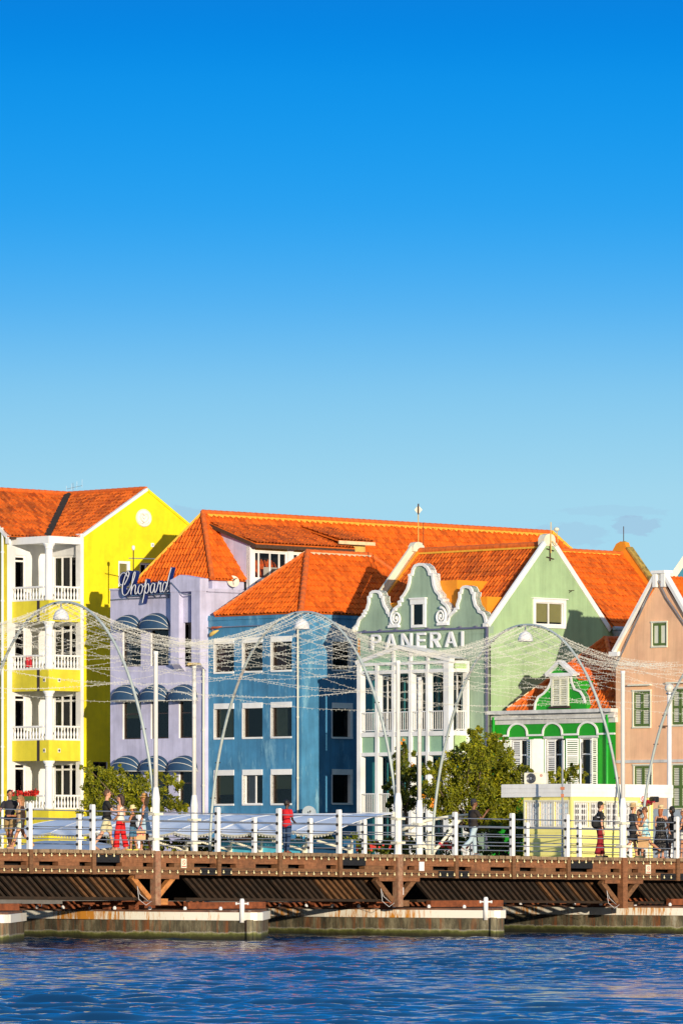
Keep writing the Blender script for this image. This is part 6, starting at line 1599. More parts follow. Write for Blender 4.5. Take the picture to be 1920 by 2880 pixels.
    if hat:
        kind, c, band = hat; hm = cloth('hat_%s_%d' % (kind, int(sum(c)*1000)), c); s = MB(); A = rot @ hr @ Vector((0,-.04,1)); o = W_(Hh(0,-.015,.075))
        if kind == 'cap':
            s.lathe(o, [(.09*k,-.02*k),(.094*k,.02*k),(.08*k,.06*k),(.045*k,.085*k),(0,.09*k)], 16, A); fd = rot @ hr @ Vector((0,1,-.12)); sd = rot @ hr @ Vector((1,0,0))
            q = [o+fd*.07*k+sd*.075*k, o+fd*.16*k+sd*.05*k, o+fd*.175*k, o+fd*.16*k-sd*.05*k, o+fd*.07*k-sd*.075*k]; s.prism(q, A.normalized()*.012*k)
        elif kind == 'bucket': s.lathe(o, [(.175*k,-.075*k),(.1*k,.0),(.098*k,.05*k),(.07*k,.085*k),(0,.09*k)], 18, A)
        else: s.lathe(o, [(.20*k,-.035*k),(.19*k,-.015*k),(.11*k,-.012*k),(.1*k,.02*k),(.095*k,.085*k),(.06*k,.105*k),(0,.09*k)], 22, A)
        ho = s.build('hat', hm, root, smooth=True)
        if band is not None: s = MB(); s.lathe(o, [(.103*k,-.008*k),(.101*k,.03*k)], 22, A, cap=False); s.build('hat_band', cloth('band', band), ho)
    if top:
        kind, c = top[0], top[1]; tm = top[2] if len(top) > 2 else cloth('top_%d_%d' % (int(c[0]*999), int(c[2]*999)), c)
        g = .018; ps = tf(g)
        if kind == 'tank': ps = ps[:3] + ps[6:]; 
        if kind in ('tee','polo'):
            for S,El,Wr,d2 in arms.values(): ps.append(tubef([S, S.lerp(El,.35), S.lerp(El,.68)], [.062,.064,.062]))
        if kind in ('long',):
            for S,El,Wr,d2 in arms.values(): ps.append(tubef([S, El, El.lerp(Wr,.6)], [.068,.058,.055]))
        if kind in ('tee','polo'): ps.append(ellf(T(0,0,.95), .186,.148,.11))
        v, f = blob_mesh(ps, .0135*k, 2); s = MB(); s.v, s.f = v, f; to = s.build('shirt', tm, root, smooth=True)
        if kind == 'tank':
            s = MB()
            for sx in (-1,1): s.tube([W_(T(sx*.08,.1,1.33)), W_(T(sx*.1,.05,1.45)), W_(T(sx*.09,-.08,1.38))], .014*k, 5)
            s.build('strap', tm, to)
        if kind == 'polo': s = MB(); s.lathe(W_(T(0,.01,1.475)), [(.075*k,-.02*k),(.07*k,.02*k),(.06*k,.025*k)], 14, cap=False); s.build('collar', tm, to)
        if len(top) > 3 and top[3] == 'stripe':
            s = MB(); s.v, s.f = blob_mesh([ellf(T(0,0,1.3), .195,.15,.032)], .0135*k, 1); s.build('chest_stripe', M['signwhite'], to, smooth=True)
    if bottom:
        kind, c = bottom[0], bottom[1]; tm = bottom[2] if len(bottom) > 2 else cloth('low_%d_%d' % (int(c[0]*999), int(c[2]*999)), c)
        if kind in ('dress','skirt'):
            z0 = bottom[3] if len(bottom) > 3 else .35; z1 = 1.0; s = MB(); cen = (legs['ll'][1]+legs['rl'][1])/2; n = 28; rows = []
            for j in range(9):
                q = j/8; z = z1+(z0-z1)*q; r = .165+.13*q; cy = cen.y*.7*q; ring = []
                for i in range(n):
                    a = 2*PI*i/n; rr_ = r*(1+.07*q*math.sin(a*7+1)); ring.append(W_(Vector((rr_*math.cos(a), cy+rr_*.82*math.sin(a), z))+up))
                rows.append(ring)
            for ring in rows: s.v += [tuple(p) for p in ring]
            for j in range(8):
                for i in range(n): s.f.append((j*n+i, j*n+(i+1)%n, (j+1)*n+(i+1)%n, (j+1)*n+i))
            s.build('skirt', tm, root, smooth=True)
        else:
            ps = [ellf(T(0,0,.97), .168,.128,.1)]
            for H,Kn,An,b in legs.values():
                if kind == 'shorts': ps.append(tubef([H, H.lerp(Kn,.4), H.lerp(Kn,.86)], [.105,.102,.098]))
                elif kind == 'hot': ps.append(tubef([H, H.lerp(Kn,.25), H.lerp(Kn,.52)], [.105,.108,.108]))
                elif kind == 'wide': ps.append(tubef([H, H.lerp(Kn,.5), Kn, Kn.lerp(An,.5), Kn.lerp(An,.92)], [.105,.1,.088,.092,.1]))
                else: ps.append(tubef([H, H.lerp(Kn,.5), Kn, Kn.lerp(An,.5), Kn.lerp(An,.96)], [.102,.092,.072,.068,.06]))
            v, f = blob_mesh(ps, .0135*k, 2); s = MB(); s.v, s.f = v, f; s.build({'shorts':'shorts','hot':'shorts'}.get(kind,'trousers'), tm, root, smooth=True)
    for H,Kn,An,b in legs.values():
        f = Vector((0,1,min(.1, max(-.5, math.sin(b)*.8)))).normalized(); s = MB()
        s.tube([W_(An+Vector((0,-.055,-.045))), W_(An+Vector((0,-.03,-.04))), W_(An+Vector((0,0,-.045))+f*.09), W_(An+Vector((0,0,-.052))+f*.2)], [.03*k,.047*k,.046*k,.03*k], 10); s.build('shoe', cloth('shoe_%d_%d_%d' % tuple(int(x*999) for x in shoes), shoes), root, smooth=True)
    info = {nm: W_(a[2]+a[3]*.1) for nm, a in arms.items()}; info['root'] = root; info['W'] = lambda x,y,z: W_(T(x,y,z)); info['k'] = k
    return info

def bag(label, p, w_, h_, d_, m, rz, handle=None):
    r = thing('shopping_bag', label, 'bag', p - Vector((0,0,h_+.1)))
    s = MB(); z0 = p.z-.1-h_; ca, sa = math.cos(rz), math.sin(rz); X = Vector((ca,sa,0)); Y = Vector((-sa,ca,0)); c = Vector((p.x,p.y,0))
    B4 = [c-X*w_/2-Y*d_/2, c+X*w_/2-Y*d_/2, c+X*w_/2+Y*d_/2, c-X*w_/2+Y*d_/2]; T4 = [c-X*w_*.52-Y*d_*.3, c+X*w_*.52-Y*d_*.3, c+X*w_*.52+Y*d_*.3, c-X*w_*.52+Y*d_*.3]
    s.hexa([Vector((q.x,q.y,z0)) for q in B4] + [Vector((q.x,q.y,z0+h_)) for q in T4]); bo = s.build('bag_body', m, r)
    for sg in (-1,1):
        s = MB(); s.tube([c+X*w_*.22+Y*d_*.3*sg+Vector((0,0,z0+h_-.02)), c+X*w_*.1+Vector((0,0,p.z-.02)), c-X*w_*.1+Vector((0,0,p.z-.02)), c-X*w_*.22+Y*d_*.3*sg+Vector((0,0,z0+h_-.02))], .012, 5); s.build('handle', handle or m, r, smooth=True)
    return r, (c, X, Y, z0)

def people():
    D = .8
    striped = bpy.data.materials.new('striped_cotton'); t, b = nt(striped); wv = t.nodes.new('ShaderNodeTexWave'); wv.inputs['Scale'].default_value = 4.5; wv.bands_direction = 'X'; t.links.new(pos(t), wv.inputs['Vector']); r = ramp(t, [(.2,(.72,.68,.45)),(.45,(.62,.36,.28)),(.6,(.72,.68,.50)),(.85,(.45,.55,.30))]); t.links.new(wv.outputs['Fac'], r.inputs['Fac']); t.links.new(r.outputs['Color'], b.inputs['Base Color']); b.inputs['Roughness'].default_value = .9
    speck = bpy.data.materials.new('speckled_black_cotton'); t, b = nt(speck); v = t.nodes.new('ShaderNodeTexVoronoi'); v.inputs['Scale'].default_value = 26; t.links.new(pos(t), v.inputs['Vector']); r = ramp(t, [(.16,(.30,.28,.25)),(.26,(.012,.012,.014))]); t.links.new(v.outputs['Distance'], r.inputs['Fac']); t.links.new(r.outputs['Color'], b.inputs['Base Color']); b.inputs['Roughness'].default_value = .9
    denim = cloth('pale_denim', (.36,.50,.60)); 
    aqua = bpy.data.materials.new('aqua_print_cotton'); t, b = nt(aqua); n = noise(t, 7, 3, .6, pos(t)); r = ramp(t, [(.4,(.10,.45,.60)),(.55,(.62,.72,.68)),(.7,(.75,.74,.60))]); t.links.new(n.outputs['Fac'], r.inputs['Fac']); t.links.new(r.outputs['Color'], b.inputs['Base Color']); b.inputs['Roughness'].default_value = .9
    a = person('man in charcoal polo shirt and khaki shorts, leftmost person on the bridge', 28, 1.6, 1.74, 165, 'tan', dict(ra=(25,18,105,-20), la=(-5,6,15), ll=(18,8), rl=(-12,14), head=(35,8)), ((.02,.014,.01),.0), None, ('polo',(.022,.02,.028)), ('shorts',(.34,.22,.09)))
    person('woman in tan strapless top and striped shorts with sunglasses, near the left end', 58, .9, 1.62, 120, 'tan', dict(ra=(12,4,78,20), la=(-10,6,20), ll=(26,6), rl=(-22,26), head=(0,0)), ((.30,.14,.05),.26), None, ('tank',(.48,.32,.18)), ('hot',(.7,.65,.4),striped), (.5,.3,.2), True, True)
    m1 = person('man in black T-shirt and pale yellow shorts holding up a phone', 300, 1.2, 1.80, -82, 'fair', dict(ra=(32,6,62,10), la=(25,6,70,10), ll=(16,4), rl=(-20,16), head=(0,4)), ((.10,.045,.02),.0), None, ('tee',(.012,.012,.012)), ('shorts',(.62,.57,.34)), (.4,.22,.14))
    p = m1['ra']; s = MB(); s.boxv(p+Vector((-.02,-.06,-.02)), (.02,0,.03), (0,.12,0), (.06,0,.13)); tag(s.build('phone', M['black'], None), 'dark phone held up by the man in pale yellow shorts', 'phone')
    w1 = person('woman in white top and flared red trousers with long dark hair', 339, 1.0, 1.66, 70, 'fair', dict(la=(-6,14,60,30), ra=(-8,16,70,30), ll=(10,6), rl=(-8,6), head=(0,0)), ((.035,.015,.01),.24), None, ('tank',(.74,.72,.62)), ('wide',(.62,.008,.012)), (.5,.28,.18), False, True)
    c1 = person('child in cream bucket hat, black top and denim shorts', 374, .7, 1.32, 75, 'tan', dict(la=(20,6,70,10), ra=(15,8,80,10), ll=(6,4), rl=(-6,6), head=(0,12)), ((.04,.02,.01),.12), ('bucket',(.78,.66,.34),None), ('tank',(.012,.012,.014)), ('shorts',(.06,.16,.26)), (.72,.66,.12), False, True)
    w2 = person('woman in straw hat and pale blue dress carrying a printed bag', 407, .9, 1.66, 80, 'tan', dict(la=(4,6,8), ra=(-4,10,14), ll=(8,4), rl=(-8,6), head=(0,0)), ((.52,.36,.16),.16), ('straw',(.55,.28,.08),(.02,.02,.02)), ('tank',(.42,.58,.68)), ('skirt',(.40,.56,.66),denim,.55), (.5,.3,.2), True, True)
    b1, (c,X,Y,z0) = bag('tan canvas bag with pink flower print hanging by the woman in the straw hat', w2['la']+Vector((.0,-.12,.0)), .30, .34, .12, cloth('tan_canvas', (.62,.40,.20)), .1, cloth('pink_handle', (.70,.16,.20)))
    s = MB(); 
    for q in (-.08,.0,.08):
        cc = c+X*q-Y*.062+Vector((0,0,z0+.19+.03*(q==0)));
        for k in range(5): s.ball(cc+X*.016*math.cos(k*1.257)+Vector((0,0,.016*math.sin(k*1.257))), .012, .006, .012, 6, 4)
    s.build('flower_print', cloth('pink_print', (.75,.10,.18)), b1)
    fb = MB(); p = w1['W'](-.12,.25,.42); fb.boxv(p, (.17,.0,.04), (.03,.1,.0), (0.02,0,.2)); tag(fb.build('tote_bag', cloth('flag_print', (.10,.20,.55), dirt=((.62,.08,.08), 6, .55)), None), 'small blue and red printed bag low beside the red trousers', 'bag')
    person('woman in red T-shirt and dark jeans, alone at the bridge centre', 806, 1.0, 1.60, -35, 'dark', dict(ra=(10,6,60,20), la=(6,10,45,10), ll=(4,2), rl=(-3,3), head=(-20,0)), ((.008,.006,.006),.0), None, ('tee',(.62,.012,.02)), ('slim',(.02,.05,.12)), (.25,.08,.05), False, True)
    person('man in black T-shirt, light jeans and dark cap lifting a hand to his mouth', 1331, 2.2, 1.76, -60, 'brown', dict(ra=(30,10,112,-5), la=(-6,6,16), ll=(12,8), rl=(-20,30), head=(-20,0)), ((.01,.008,.008),.0), ('cap',(.03,.03,.045),None), ('tee',(.022,.016,.014)), ('slim',(.42,.54,.60)), (.5,.5,.5))
    m2 = person('man in black shirt with white chest stripe, dark red trousers and black cap', 1687, 1.5, 1.75, -75, 'fair', dict(ra=(-4,6,14), la=(4,6,20), ll=(8,3), rl=(-6,6), head=(0,0)), ((.05,.03,.02),.0), ('cap',(.015,.02,.022),None), ('polo',(.016,.015,.015),None,'stripe') if False else ('polo',(.016,.015,.015),cloth('black_shirt',(.016,.015,.015)),'stripe'), ('wide',(.24,.008,.014)), (.05,.06,.05))
    bpk = thing('backpack', 'black backpack on the man in dark red trousers', 'backpack', m2['W'](0,-.2,1.0)); s = MB(); s.v, s.f = blob_mesh([lambda mb: mb.ball(m2['W'](0,-.16,1.1), .14,.11,.17), lambda mb: mb.ball(m2['W'](0,-.15,1.25), .11,.08,.1)], .02, 2); s.build('pack_body', cloth('black_nylon', (.012,.012,.014)), bpk, smooth=True)
    s = MB(); s.tube([m2['W'](-.12,-.12,1.35), m2['W'](-.13,.0,1.47), m2['W'](-.12,.13,1.3), m2['W'](-.13,-.05,1.05)], .02, 6); s.tube([m2['W'](.12,-.12,1.35), m2['W'](.13,.0,1.47), m2['W'](.12,.13,1.3), m2['W'](.13,-.05,1.05)], .02, 6); s.build('strap', cloth('black_nylon', (.012,.012,.014)), bpk, smooth=True)
    m3 = person('man in straw hat, dark grey T-shirt and black shorts beside the right mast', 1779, .9, 1.72, -70, 'fair', dict(ra=(6,6,16), la=(10,6,20), ll=(14,4), rl=(-18,14), head=(0,0)), ((.12,.08,.05),.0), ('straw',(.60,.42,.20),(.03,.02,.02)), ('tee',(.04,.042,.048)), ('shorts',(.012,.012,.014)), (.08,.10,.05))
    bag('creased brown paper bag carried by the man in the dark grey T-shirt', m3['ra']+Vector((.1,-.1,.02)), .34, .36, .15, cloth('kraft_paper', (.50,.30,.14)), -.1)
    person('person in orange top half hidden behind the man in the straw hat', 1797, 2.6, 1.58, 130, 'brown', dict(ra=(20,6,60), la=(20,6,60)), ((.01,.008,.008),.1), None, ('tee',(.70,.22,.03)), ('shorts',(.03,.03,.04)), (.2,.1,.05), False, True)
    w3 = person('woman in aqua print top and shorts with tied brown hair, looking down', 1814, 1.1, 1.62, 80, 'tan', dict(la=(20,10,75,20), ra=(-4,14,85,30), ll=(10,6), rl=(-24,30), head=(0,20)), ((.14,.05,.02),.06), None, ('tank',(.5,.6,.6),aqua), ('hot',(.3,.5,.6),aqua), (.05,.05,.05), False, True)
    bag('pale straw bag with orange print held by the woman in aqua shorts', w3['W'](-.1,.2,1.22), .30, .26, .1, cloth('straw_weave', (.66,.56,.36), dirt=((.65,.30,.04), 5, .6)), .1)
    person('woman in straw hat and long speckled black dress seen from behind', 1858, 1.0, 1.66, -25, 'fair', dict(ra=(16,10,18), la=(6,8,20), ll=(4,2), rl=(-3,4), head=(0,0)), ((.34,.10,.03),.18), ('straw',(.70,.54,.30),(.03,.02,.02)), ('tank',(.012,.012,.014),speck), ('dress',(.012,.012,.014),speck,.26), (.45,.2,.15), False, True)
    person('man in black cap and black T-shirt facing the woman in speckled dress', 1890, 2.0, 1.66, 60, 'brown', dict(la=(10,6,40), ra=(8,6,35), ll=(6,3), rl=(-5,5), head=(0,6)), ((.01,.008,.008),.0), ('cap',(.012,.012,.016),None), ('tee',(.012,.012,.014)), ('shorts',(.16,.15,.14)), (.4,.4,.42))
    person('woman in black tank top and white shorts, cut by the right edge', 1922, 1.0, 1.58, 70, 'tan', dict(la=(8,8,30), ra=(0,8,30), ll=(6,4), rl=(-8,6), head=(0,0)), ((.05,.02,.01),.1), ('cap',(.62,.42,.28),None), ('tank',(.014,.014,.016)), ('hot',(.66,.66,.58)), (.5,.3,.2), False, True)
# =================================================================== QUAY, CANOPIES, TREES
def quay():
    s = MB(); egbox(s, -700, 700, -30, 2500, -3, ZG); s_ = s.build('quay', M['paving'], None); struct(s_)
    s = MB(); 
    for k in range(60): egbox(s, -40+k*1.6, -40+k*1.6+1.57, -30.08, -30.002, .9, ZG-.15)
    egbox(s, -60, 60, -30.2, -29.2, ZG+.004, ZG+.12); struct(s.build('quay_wall', M['quay'], None))

def canopies():
    cv = mat('canopy_fabric', (.80,.83,.88), .6, var=.06, scale=.8, streak=.06)
    w = Ew(-24)
    spans = [(70,440,'white awning roof at the left, behind the woman in red trousers'),(446,775,'middle white awning roof, behind the bridge railing below the blue house'),(781,1112,'white awning roof below the sage house, beside its steel boom')]
    for i, (xa, xb, lb) in enumerate(spans):
        ua, ub = w.u(xa), w.u(xb); zt = 4.02; z1 = 3.36; dpt = 3.2
        c = thing('terrace_canopy', lb, 'canopy', eg((ua+ub)/2, -24, ZG), 'white terrace canopies on the quay')
        s = MB(); n = 48; m = 10; np_ = 3
        def pt(a, t):
            u = ua+(ub-ua)*a; ph = (a*np_) % 1.0; sag = .16*math.sin(PI*ph)
            curve = (zt-z1)*(1-t**1.7); edge = 1.0
            lift = 0
            if i == 0: lift = -1.0*max(0, (.55-a)/.55)**1.6*(1-t)
            z = z1 + curve + sag*.5*(1-t)*t*2.2 - .12*t*math.sin(PI*ph) + lift*.7
            return w.P(u, z, dpt*t)
        for a in range(n+1):
            for t in range(m+1): s.v.append(tuple(pt(a/n, t/m)))
        for a in range(n):
            for t in range(m): k = a*(m+1)+t; s.f.append((k, k+m+1, k+m+2, k+1))
        s.build('canopy_fabric', cv, c, smooth=True)
        s = MB(); 
        for q in range(np_+1): s.tube([pt(min(q/np_, .999), t/m)+Vector((0,0,.0)) for t in range(m+1)], .016, 6)
        s.build('seam', M['white_blue'], c, smooth=True)
        s = MB(); n2 = int((ub-ua)/.16)
        for k in range(n2):
            a0, a1 = k/n2, (k+.75)/n2; p, q = pt(a0, 1), pt(a1, 1); d = Vector((0,0,-.1)); s.prism([p, p+d*.6, (p+q)/2+d, q+d*.6, q], (0,.012,0))
        s.tube([pt(k/24, 1) for k in range(25)], .03, 6); s.build('fringe', M['cream'], c)
        for q in (.12,.5,.88):
            s = MB(); b = w.P(ua+(ub-ua)*q, ZG, 1.6); s.tube([b, b+Vector((0,0,1.0))], .11, 10); s.build('canopy_post', M['cream'], c)
            for sg in (-1,1): s = MB(); s.tube([b+Vector((0,0,.8)), w.P(ua+(ub-ua)*q+sg*.9, 3.05, 2.4)], .045, 6); s.build('brace', M['cream'], c)
        s = MB(); s.tube([w.P(ua,zt-(.6 if i == 0 else 0),0), w.P(ub,zt,0)], .045, 6); s.build('ridge_tube', M['white_blue'], c)
        if i == 2:
            s = MB(); P = lambda x, y: at(x, y, 204)
            s.tube([P(1130,2335), P(1160,2322), P(1200,2308), P(1260,2298), P(1340,2290)], [.07,.07,.06,.055,.04], 8); s.tube([P(1296,2302), P(1256,2352), P(1220,2396), P(1205,2420)], .06, 8); s.tube([P(1138,2345), P(1175,2352), P(1198,2385), P(1205,2420)], .06, 8); s.tube([P(1150,2330), P(1168,2318)], .09, 8)
            s.build('boom', M['cream'], c, smooth=True)
            s = MB(); s.lathe(P(1211,2425), [(.15,-.3),(.15,.98),(.13,1.0)], 14); s.build('mast_foot', M['cream'], c)
            s = MB(); s.lathe(P(1239,2375), [(.085,-.04),(.085,.04)], 10, P(1256,2352)-P(1220,2396)); s.build('red_collar', mat('red_collar', (.6,.02,.03), .5), c)
            s = MB(); s.prism([P(1285,2302), P(1302,2300), P(1296,2312)], (0,.03,0)); s.build('pennant', M['greenpanel'], c)
    # lower grey awning at the left edge
    w2 = Ew(-27.5); ua, ub = w2.u(35), w2.u(345)
    c = thing('terrace_canopy', 'low grey blue awning at the left edge, behind the walking couple', 'canopy', eg(ua,-27.5,ZG), 'white terrace canopies on the quay')
    s = MB(); n = 30
    for a in range(n+1):
        for t in range(7):
            u = ua+(ub-ua)*a/n; s.v.append(tuple(w2.P(u, 2.62+.45*(1-(t/6)**1.6)*min(1,(a/n)*2.5+.3)*(1-.5*max(0,(a/n-.7)/.3)) - .05*(t/6)*math.sin(PI*((a/n*2) % 1)), 1.9*t/6)))
    for a in range(n):
        for t in range(6): k = a*7+t; s.f.append((k, k+7, k+8, k+1))
    s.build('canopy_fabric', mat('grey_canvas', (.40,.46,.54), .7, var=.08), c, smooth=True)
    s = MB(); n2 = 40
    for k in range(n2):
        u0, u1 = ua+(ub-ua)*k/n2, ua+(ub-ua)*(k+.75)/n2; s.prism([w2.P(u0,2.6,1.91), w2.P(u0,2.53,1.91), w2.P((u0+u1)/2,2.49,1.91), w2.P(u1,2.53,1.91), w2.P(u1,2.6,1.91)], (0,.012,0))
    s.build('fringe', M['stone'], c)
    for q in (.05,.95): MB().tube([w2.P(ua+(ub-ua)*q,ZG,1.7), w2.P(ua+(ub-ua)*q,2.7,1.7)], .04, 6).build('canopy_post', M['metal'], c)
    # turquoise counter and banner under the middle canopy
    w3 = Ew(-25.6); ct = thing('bar_counter', 'turquoise bar counter under the white awnings, behind the bridge rail', 'bar counter', eg(w3.u(800),-25.6,ZG))
    s = MB(); w3.box(s, w3.u(622), w3.u(800), ZG, w3.z(700,2368), -.6, 0); s.build('counter_front', mat('turquoise_paint', (.12,.62,.82), .55, var=.08, streak=.12), ct)
    s = MB(); w3.box(s, w3.u(805), w3.u(865), ZG, w3.z(830,2368), -.6, -.02); s.build('counter_front', mat('turquoise_paint', (.05,.40,.58), .55), ct)
    s = MB(); w3.box(s, w3.u(868), w3.u(962), ZG, w3.z(900,2362), -.7, -.05); s.build('counter_panel', mat('deep_blue_panel', (.015,.09,.20), .6, var=.2), ct)
    s = MB(); w3.box(s, w3.u(618), w3.u(868), w3.z(700,2368), w3.z(700,2368)+.04, -.7, .06); s.build('counter_top', mat('pale_turquoise', (.25,.55,.65), .4), ct)
    bn = thing('banner', 'red, orange and yellow banner with a black ring emblem above the turquoise counter', 'banner', w3.P(w3.u(640), w3.z(640,2362), -.3))
    x0, x1 = w3.u(641), w3.u(757); z0, z1 = w3.z(641,2366), w3.z(641,2352)
    gm = bpy.data.materials.new('banner_print'); t, b = nt(gm); sp = t.nodes.new('ShaderNodeSeparateXYZ'); t.links.new(pos(t), sp.inputs[0]); mr = t.nodes.new('ShaderNodeMapRange'); t.links.new(sp.outputs['X'], mr.inputs[0]); mr.inputs[1].default_value = w3.P(x0,0).x; mr.inputs[2].default_value = w3.P(x1,0).x
    r = ramp(t, [(.1,(.62,.02,.02)),(.45,(.70,.22,.06)),(.62,(.72,.48,.03)),(.85,(.50,.45,.02))]); t.links.new(mr.outputs[0], r.inputs['Fac']); t.links.new(r.outputs['Color'], b.inputs['Base Color'])
    s = MB(); w3.box(s, x0, x1, z0, z1, -.34, -.31); s.build('banner_cloth', gm, bn)
    s = MB(); w3.box(s, x0-.04, x0, z0-.03, z1+.03, -.35, -.3); w3.box(s, x1, x1+.05, z0-.03, z1+.03, -.35, -.3); w3.box(s, x0, x1, z0-.03, z0, -.35, -.3); s.build('banner_frame', M['cream'], bn)
    cc = x0+(x1-x0)*.79; cz = (z0+z1)/2-.02; s = MB(); s.tube([w3.P(cc+.085*math.cos(k*PI/9), cz+.085*math.sin(k*PI/9), -.3) for k in range(19)], .018, 6); s.tube([w3.P(cc-.05,cz-.05,-.3), w3.P(cc+.02,cz+.03,-.3), w3.P(cc+.06,cz-.05,-.3)], .014, 5); s.build('ring_emblem', M['black'], bn)
    # white flat-roofed pillar blocks behind the railing left
    # globe street lamp at the right
    b = at(1882, 2400, 204); lp = thing('street_lamp', 'tall white street lamp with frosted globe in front of the salmon house', 'street lamp', (b.x,b.y,ZG)); t = at(1882, 1945, 204).z
    MB().lathe((b.x,b.y,ZG), [(.13,0),(.12,.8),(.085,1.0),(.08,t-ZG)], 12).build('pole', M['white'], lp, smooth=True)
    s = MB(); s.ball((b.x,b.y,t+.12), .17, .17, .16, 16, 12); s.build('globe', mat('frosted_globe', (.62,.58,.50), .3), lp, smooth=True)
    s = MB(); s.lathe((b.x,b.y,t-.08), [(.09,-.04),(.13,0),(.13,.03),(.06,.05)], 12); s.build('collar', M['metal'], lp)
    za = at(1882,2043,204).z; s = MB(); s.cbox((b.x-.18,b.y,za), .42, .1, .05); s.cbox((b.x-.2,b.y,za-.05), .12, .1, .06); s.build('side_arm', M['iron'], lp)

def leaf_mat(name, dark, mid, light, tip=(.30,.24,.02)):
    m = bpy.data.materials.new(name); m.use_nodes = True; t = m.node_tree; b = t.nodes.get('Principled BSDF')
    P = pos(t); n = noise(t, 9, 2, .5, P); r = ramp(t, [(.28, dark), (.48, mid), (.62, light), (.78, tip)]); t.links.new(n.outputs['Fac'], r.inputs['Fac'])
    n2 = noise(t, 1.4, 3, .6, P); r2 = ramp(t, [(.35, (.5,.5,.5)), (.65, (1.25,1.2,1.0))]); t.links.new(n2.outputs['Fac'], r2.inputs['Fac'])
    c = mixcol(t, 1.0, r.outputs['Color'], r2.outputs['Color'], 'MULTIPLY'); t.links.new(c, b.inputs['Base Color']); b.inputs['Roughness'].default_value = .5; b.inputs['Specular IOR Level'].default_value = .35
    tr = t.nodes.new('ShaderNodeBsdfTranslucent'); t.links.new(c, tr.inputs['Color']); mx = t.nodes.new('ShaderNodeMixShader'); mx.inputs[0].default_value = .22
    out = t.nodes.get('Material Output'); t.links.new(b.outputs[0], mx.inputs[1]); t.links.new(tr.outputs[0], mx.inputs[2]); t.links.new(mx.outputs[0], out.inputs['Surface'])
    return m

def foliage(blobs, Y, seed, size=.15, dens=1.0, depth=1.0):
    """leaf faces through the volume of many uneven clumps; (px, py, r) clumps read on the plane at depth Y"""
    rr = random.Random(seed); s = MB(); cs = []
    for (px, py, r) in blobs:
        c = at(px, py, Y + rr.uniform(-.55,.55)*depth); R = r/F*Y; cs.append((c, R))
        sub = [(c + Vector((rr.gauss(0,.55), rr.gauss(0,.55), rr.gauss(0,.5)))*R, R*rr.uniform(.32,.6)) for _ in range(max(5, int(14*R/.4)))]
        n = int(dens*(150 + 2600*R*R))
        for _ in range(n):
            q, rad = rr.choice(sub); d = Vector((rr.gauss(0,1), rr.gauss(0,1), rr.gauss(0,1))).normalized(); p = q + d*rad*(rr.random()**.5)
            nn = (d*.6 + Vector((rr.gauss(0,.6), rr.gauss(0,.6), rr.gauss(.3,.6)))).normalized(); a = nn.orthogonal().normalized(); a = Matrix.Rotation(rr.uniform(0,6.28), 3, nn) @ a; b = nn.cross(a)
            L = size*rr.uniform(.6,1.25); Wd = L*.22
            s.add([p-a*L*.5, p-b*Wd+nn*.01, p+a*L*.5-nn*.02, p+b*Wd+nn*.01], [(0,1,2,3)])
    return s, cs

def tree(name, label, cat, blobs, Y, base, seed, lm, size=.15, dens=1.0, trunk=.13, group=None):
    b = at(base[0], 2400, Y); b.z = ZG; root = thing(name, label, cat, b, group)
    s, cs = foliage(blobs, Y, seed, size, dens); s.build('crown', lm, root)
    rr = random.Random(seed+50); t = MB(); fork = b + Vector((0,0,max(.4,(min(c.z for c,_ in cs)-ZG)*.9)))
    t.tube([b, b.lerp(fork,.5)+Vector((.04,0,0)), fork], [trunk*1.25, trunk, trunk*.85], 9); t.build('trunk', M['bark'], root, smooth=True)
    l = MB()
    for c, R in cs:
        if rr.random() < .45:
            m = fork.lerp(c, .55) + Vector((rr.uniform(-.15,.15), rr.uniform(-.15,.15), rr.uniform(-.25,.0))); l.tube([fork, m, c, c+Vector((rr.uniform(-1,1), rr.uniform(-.5,.5), rr.uniform(.2,1)))*R*.7], [trunk*.36, trunk*.2, trunk*.1, .005], 6)
    l.build('limbs', M['bark'], root, smooth=True)
    return root

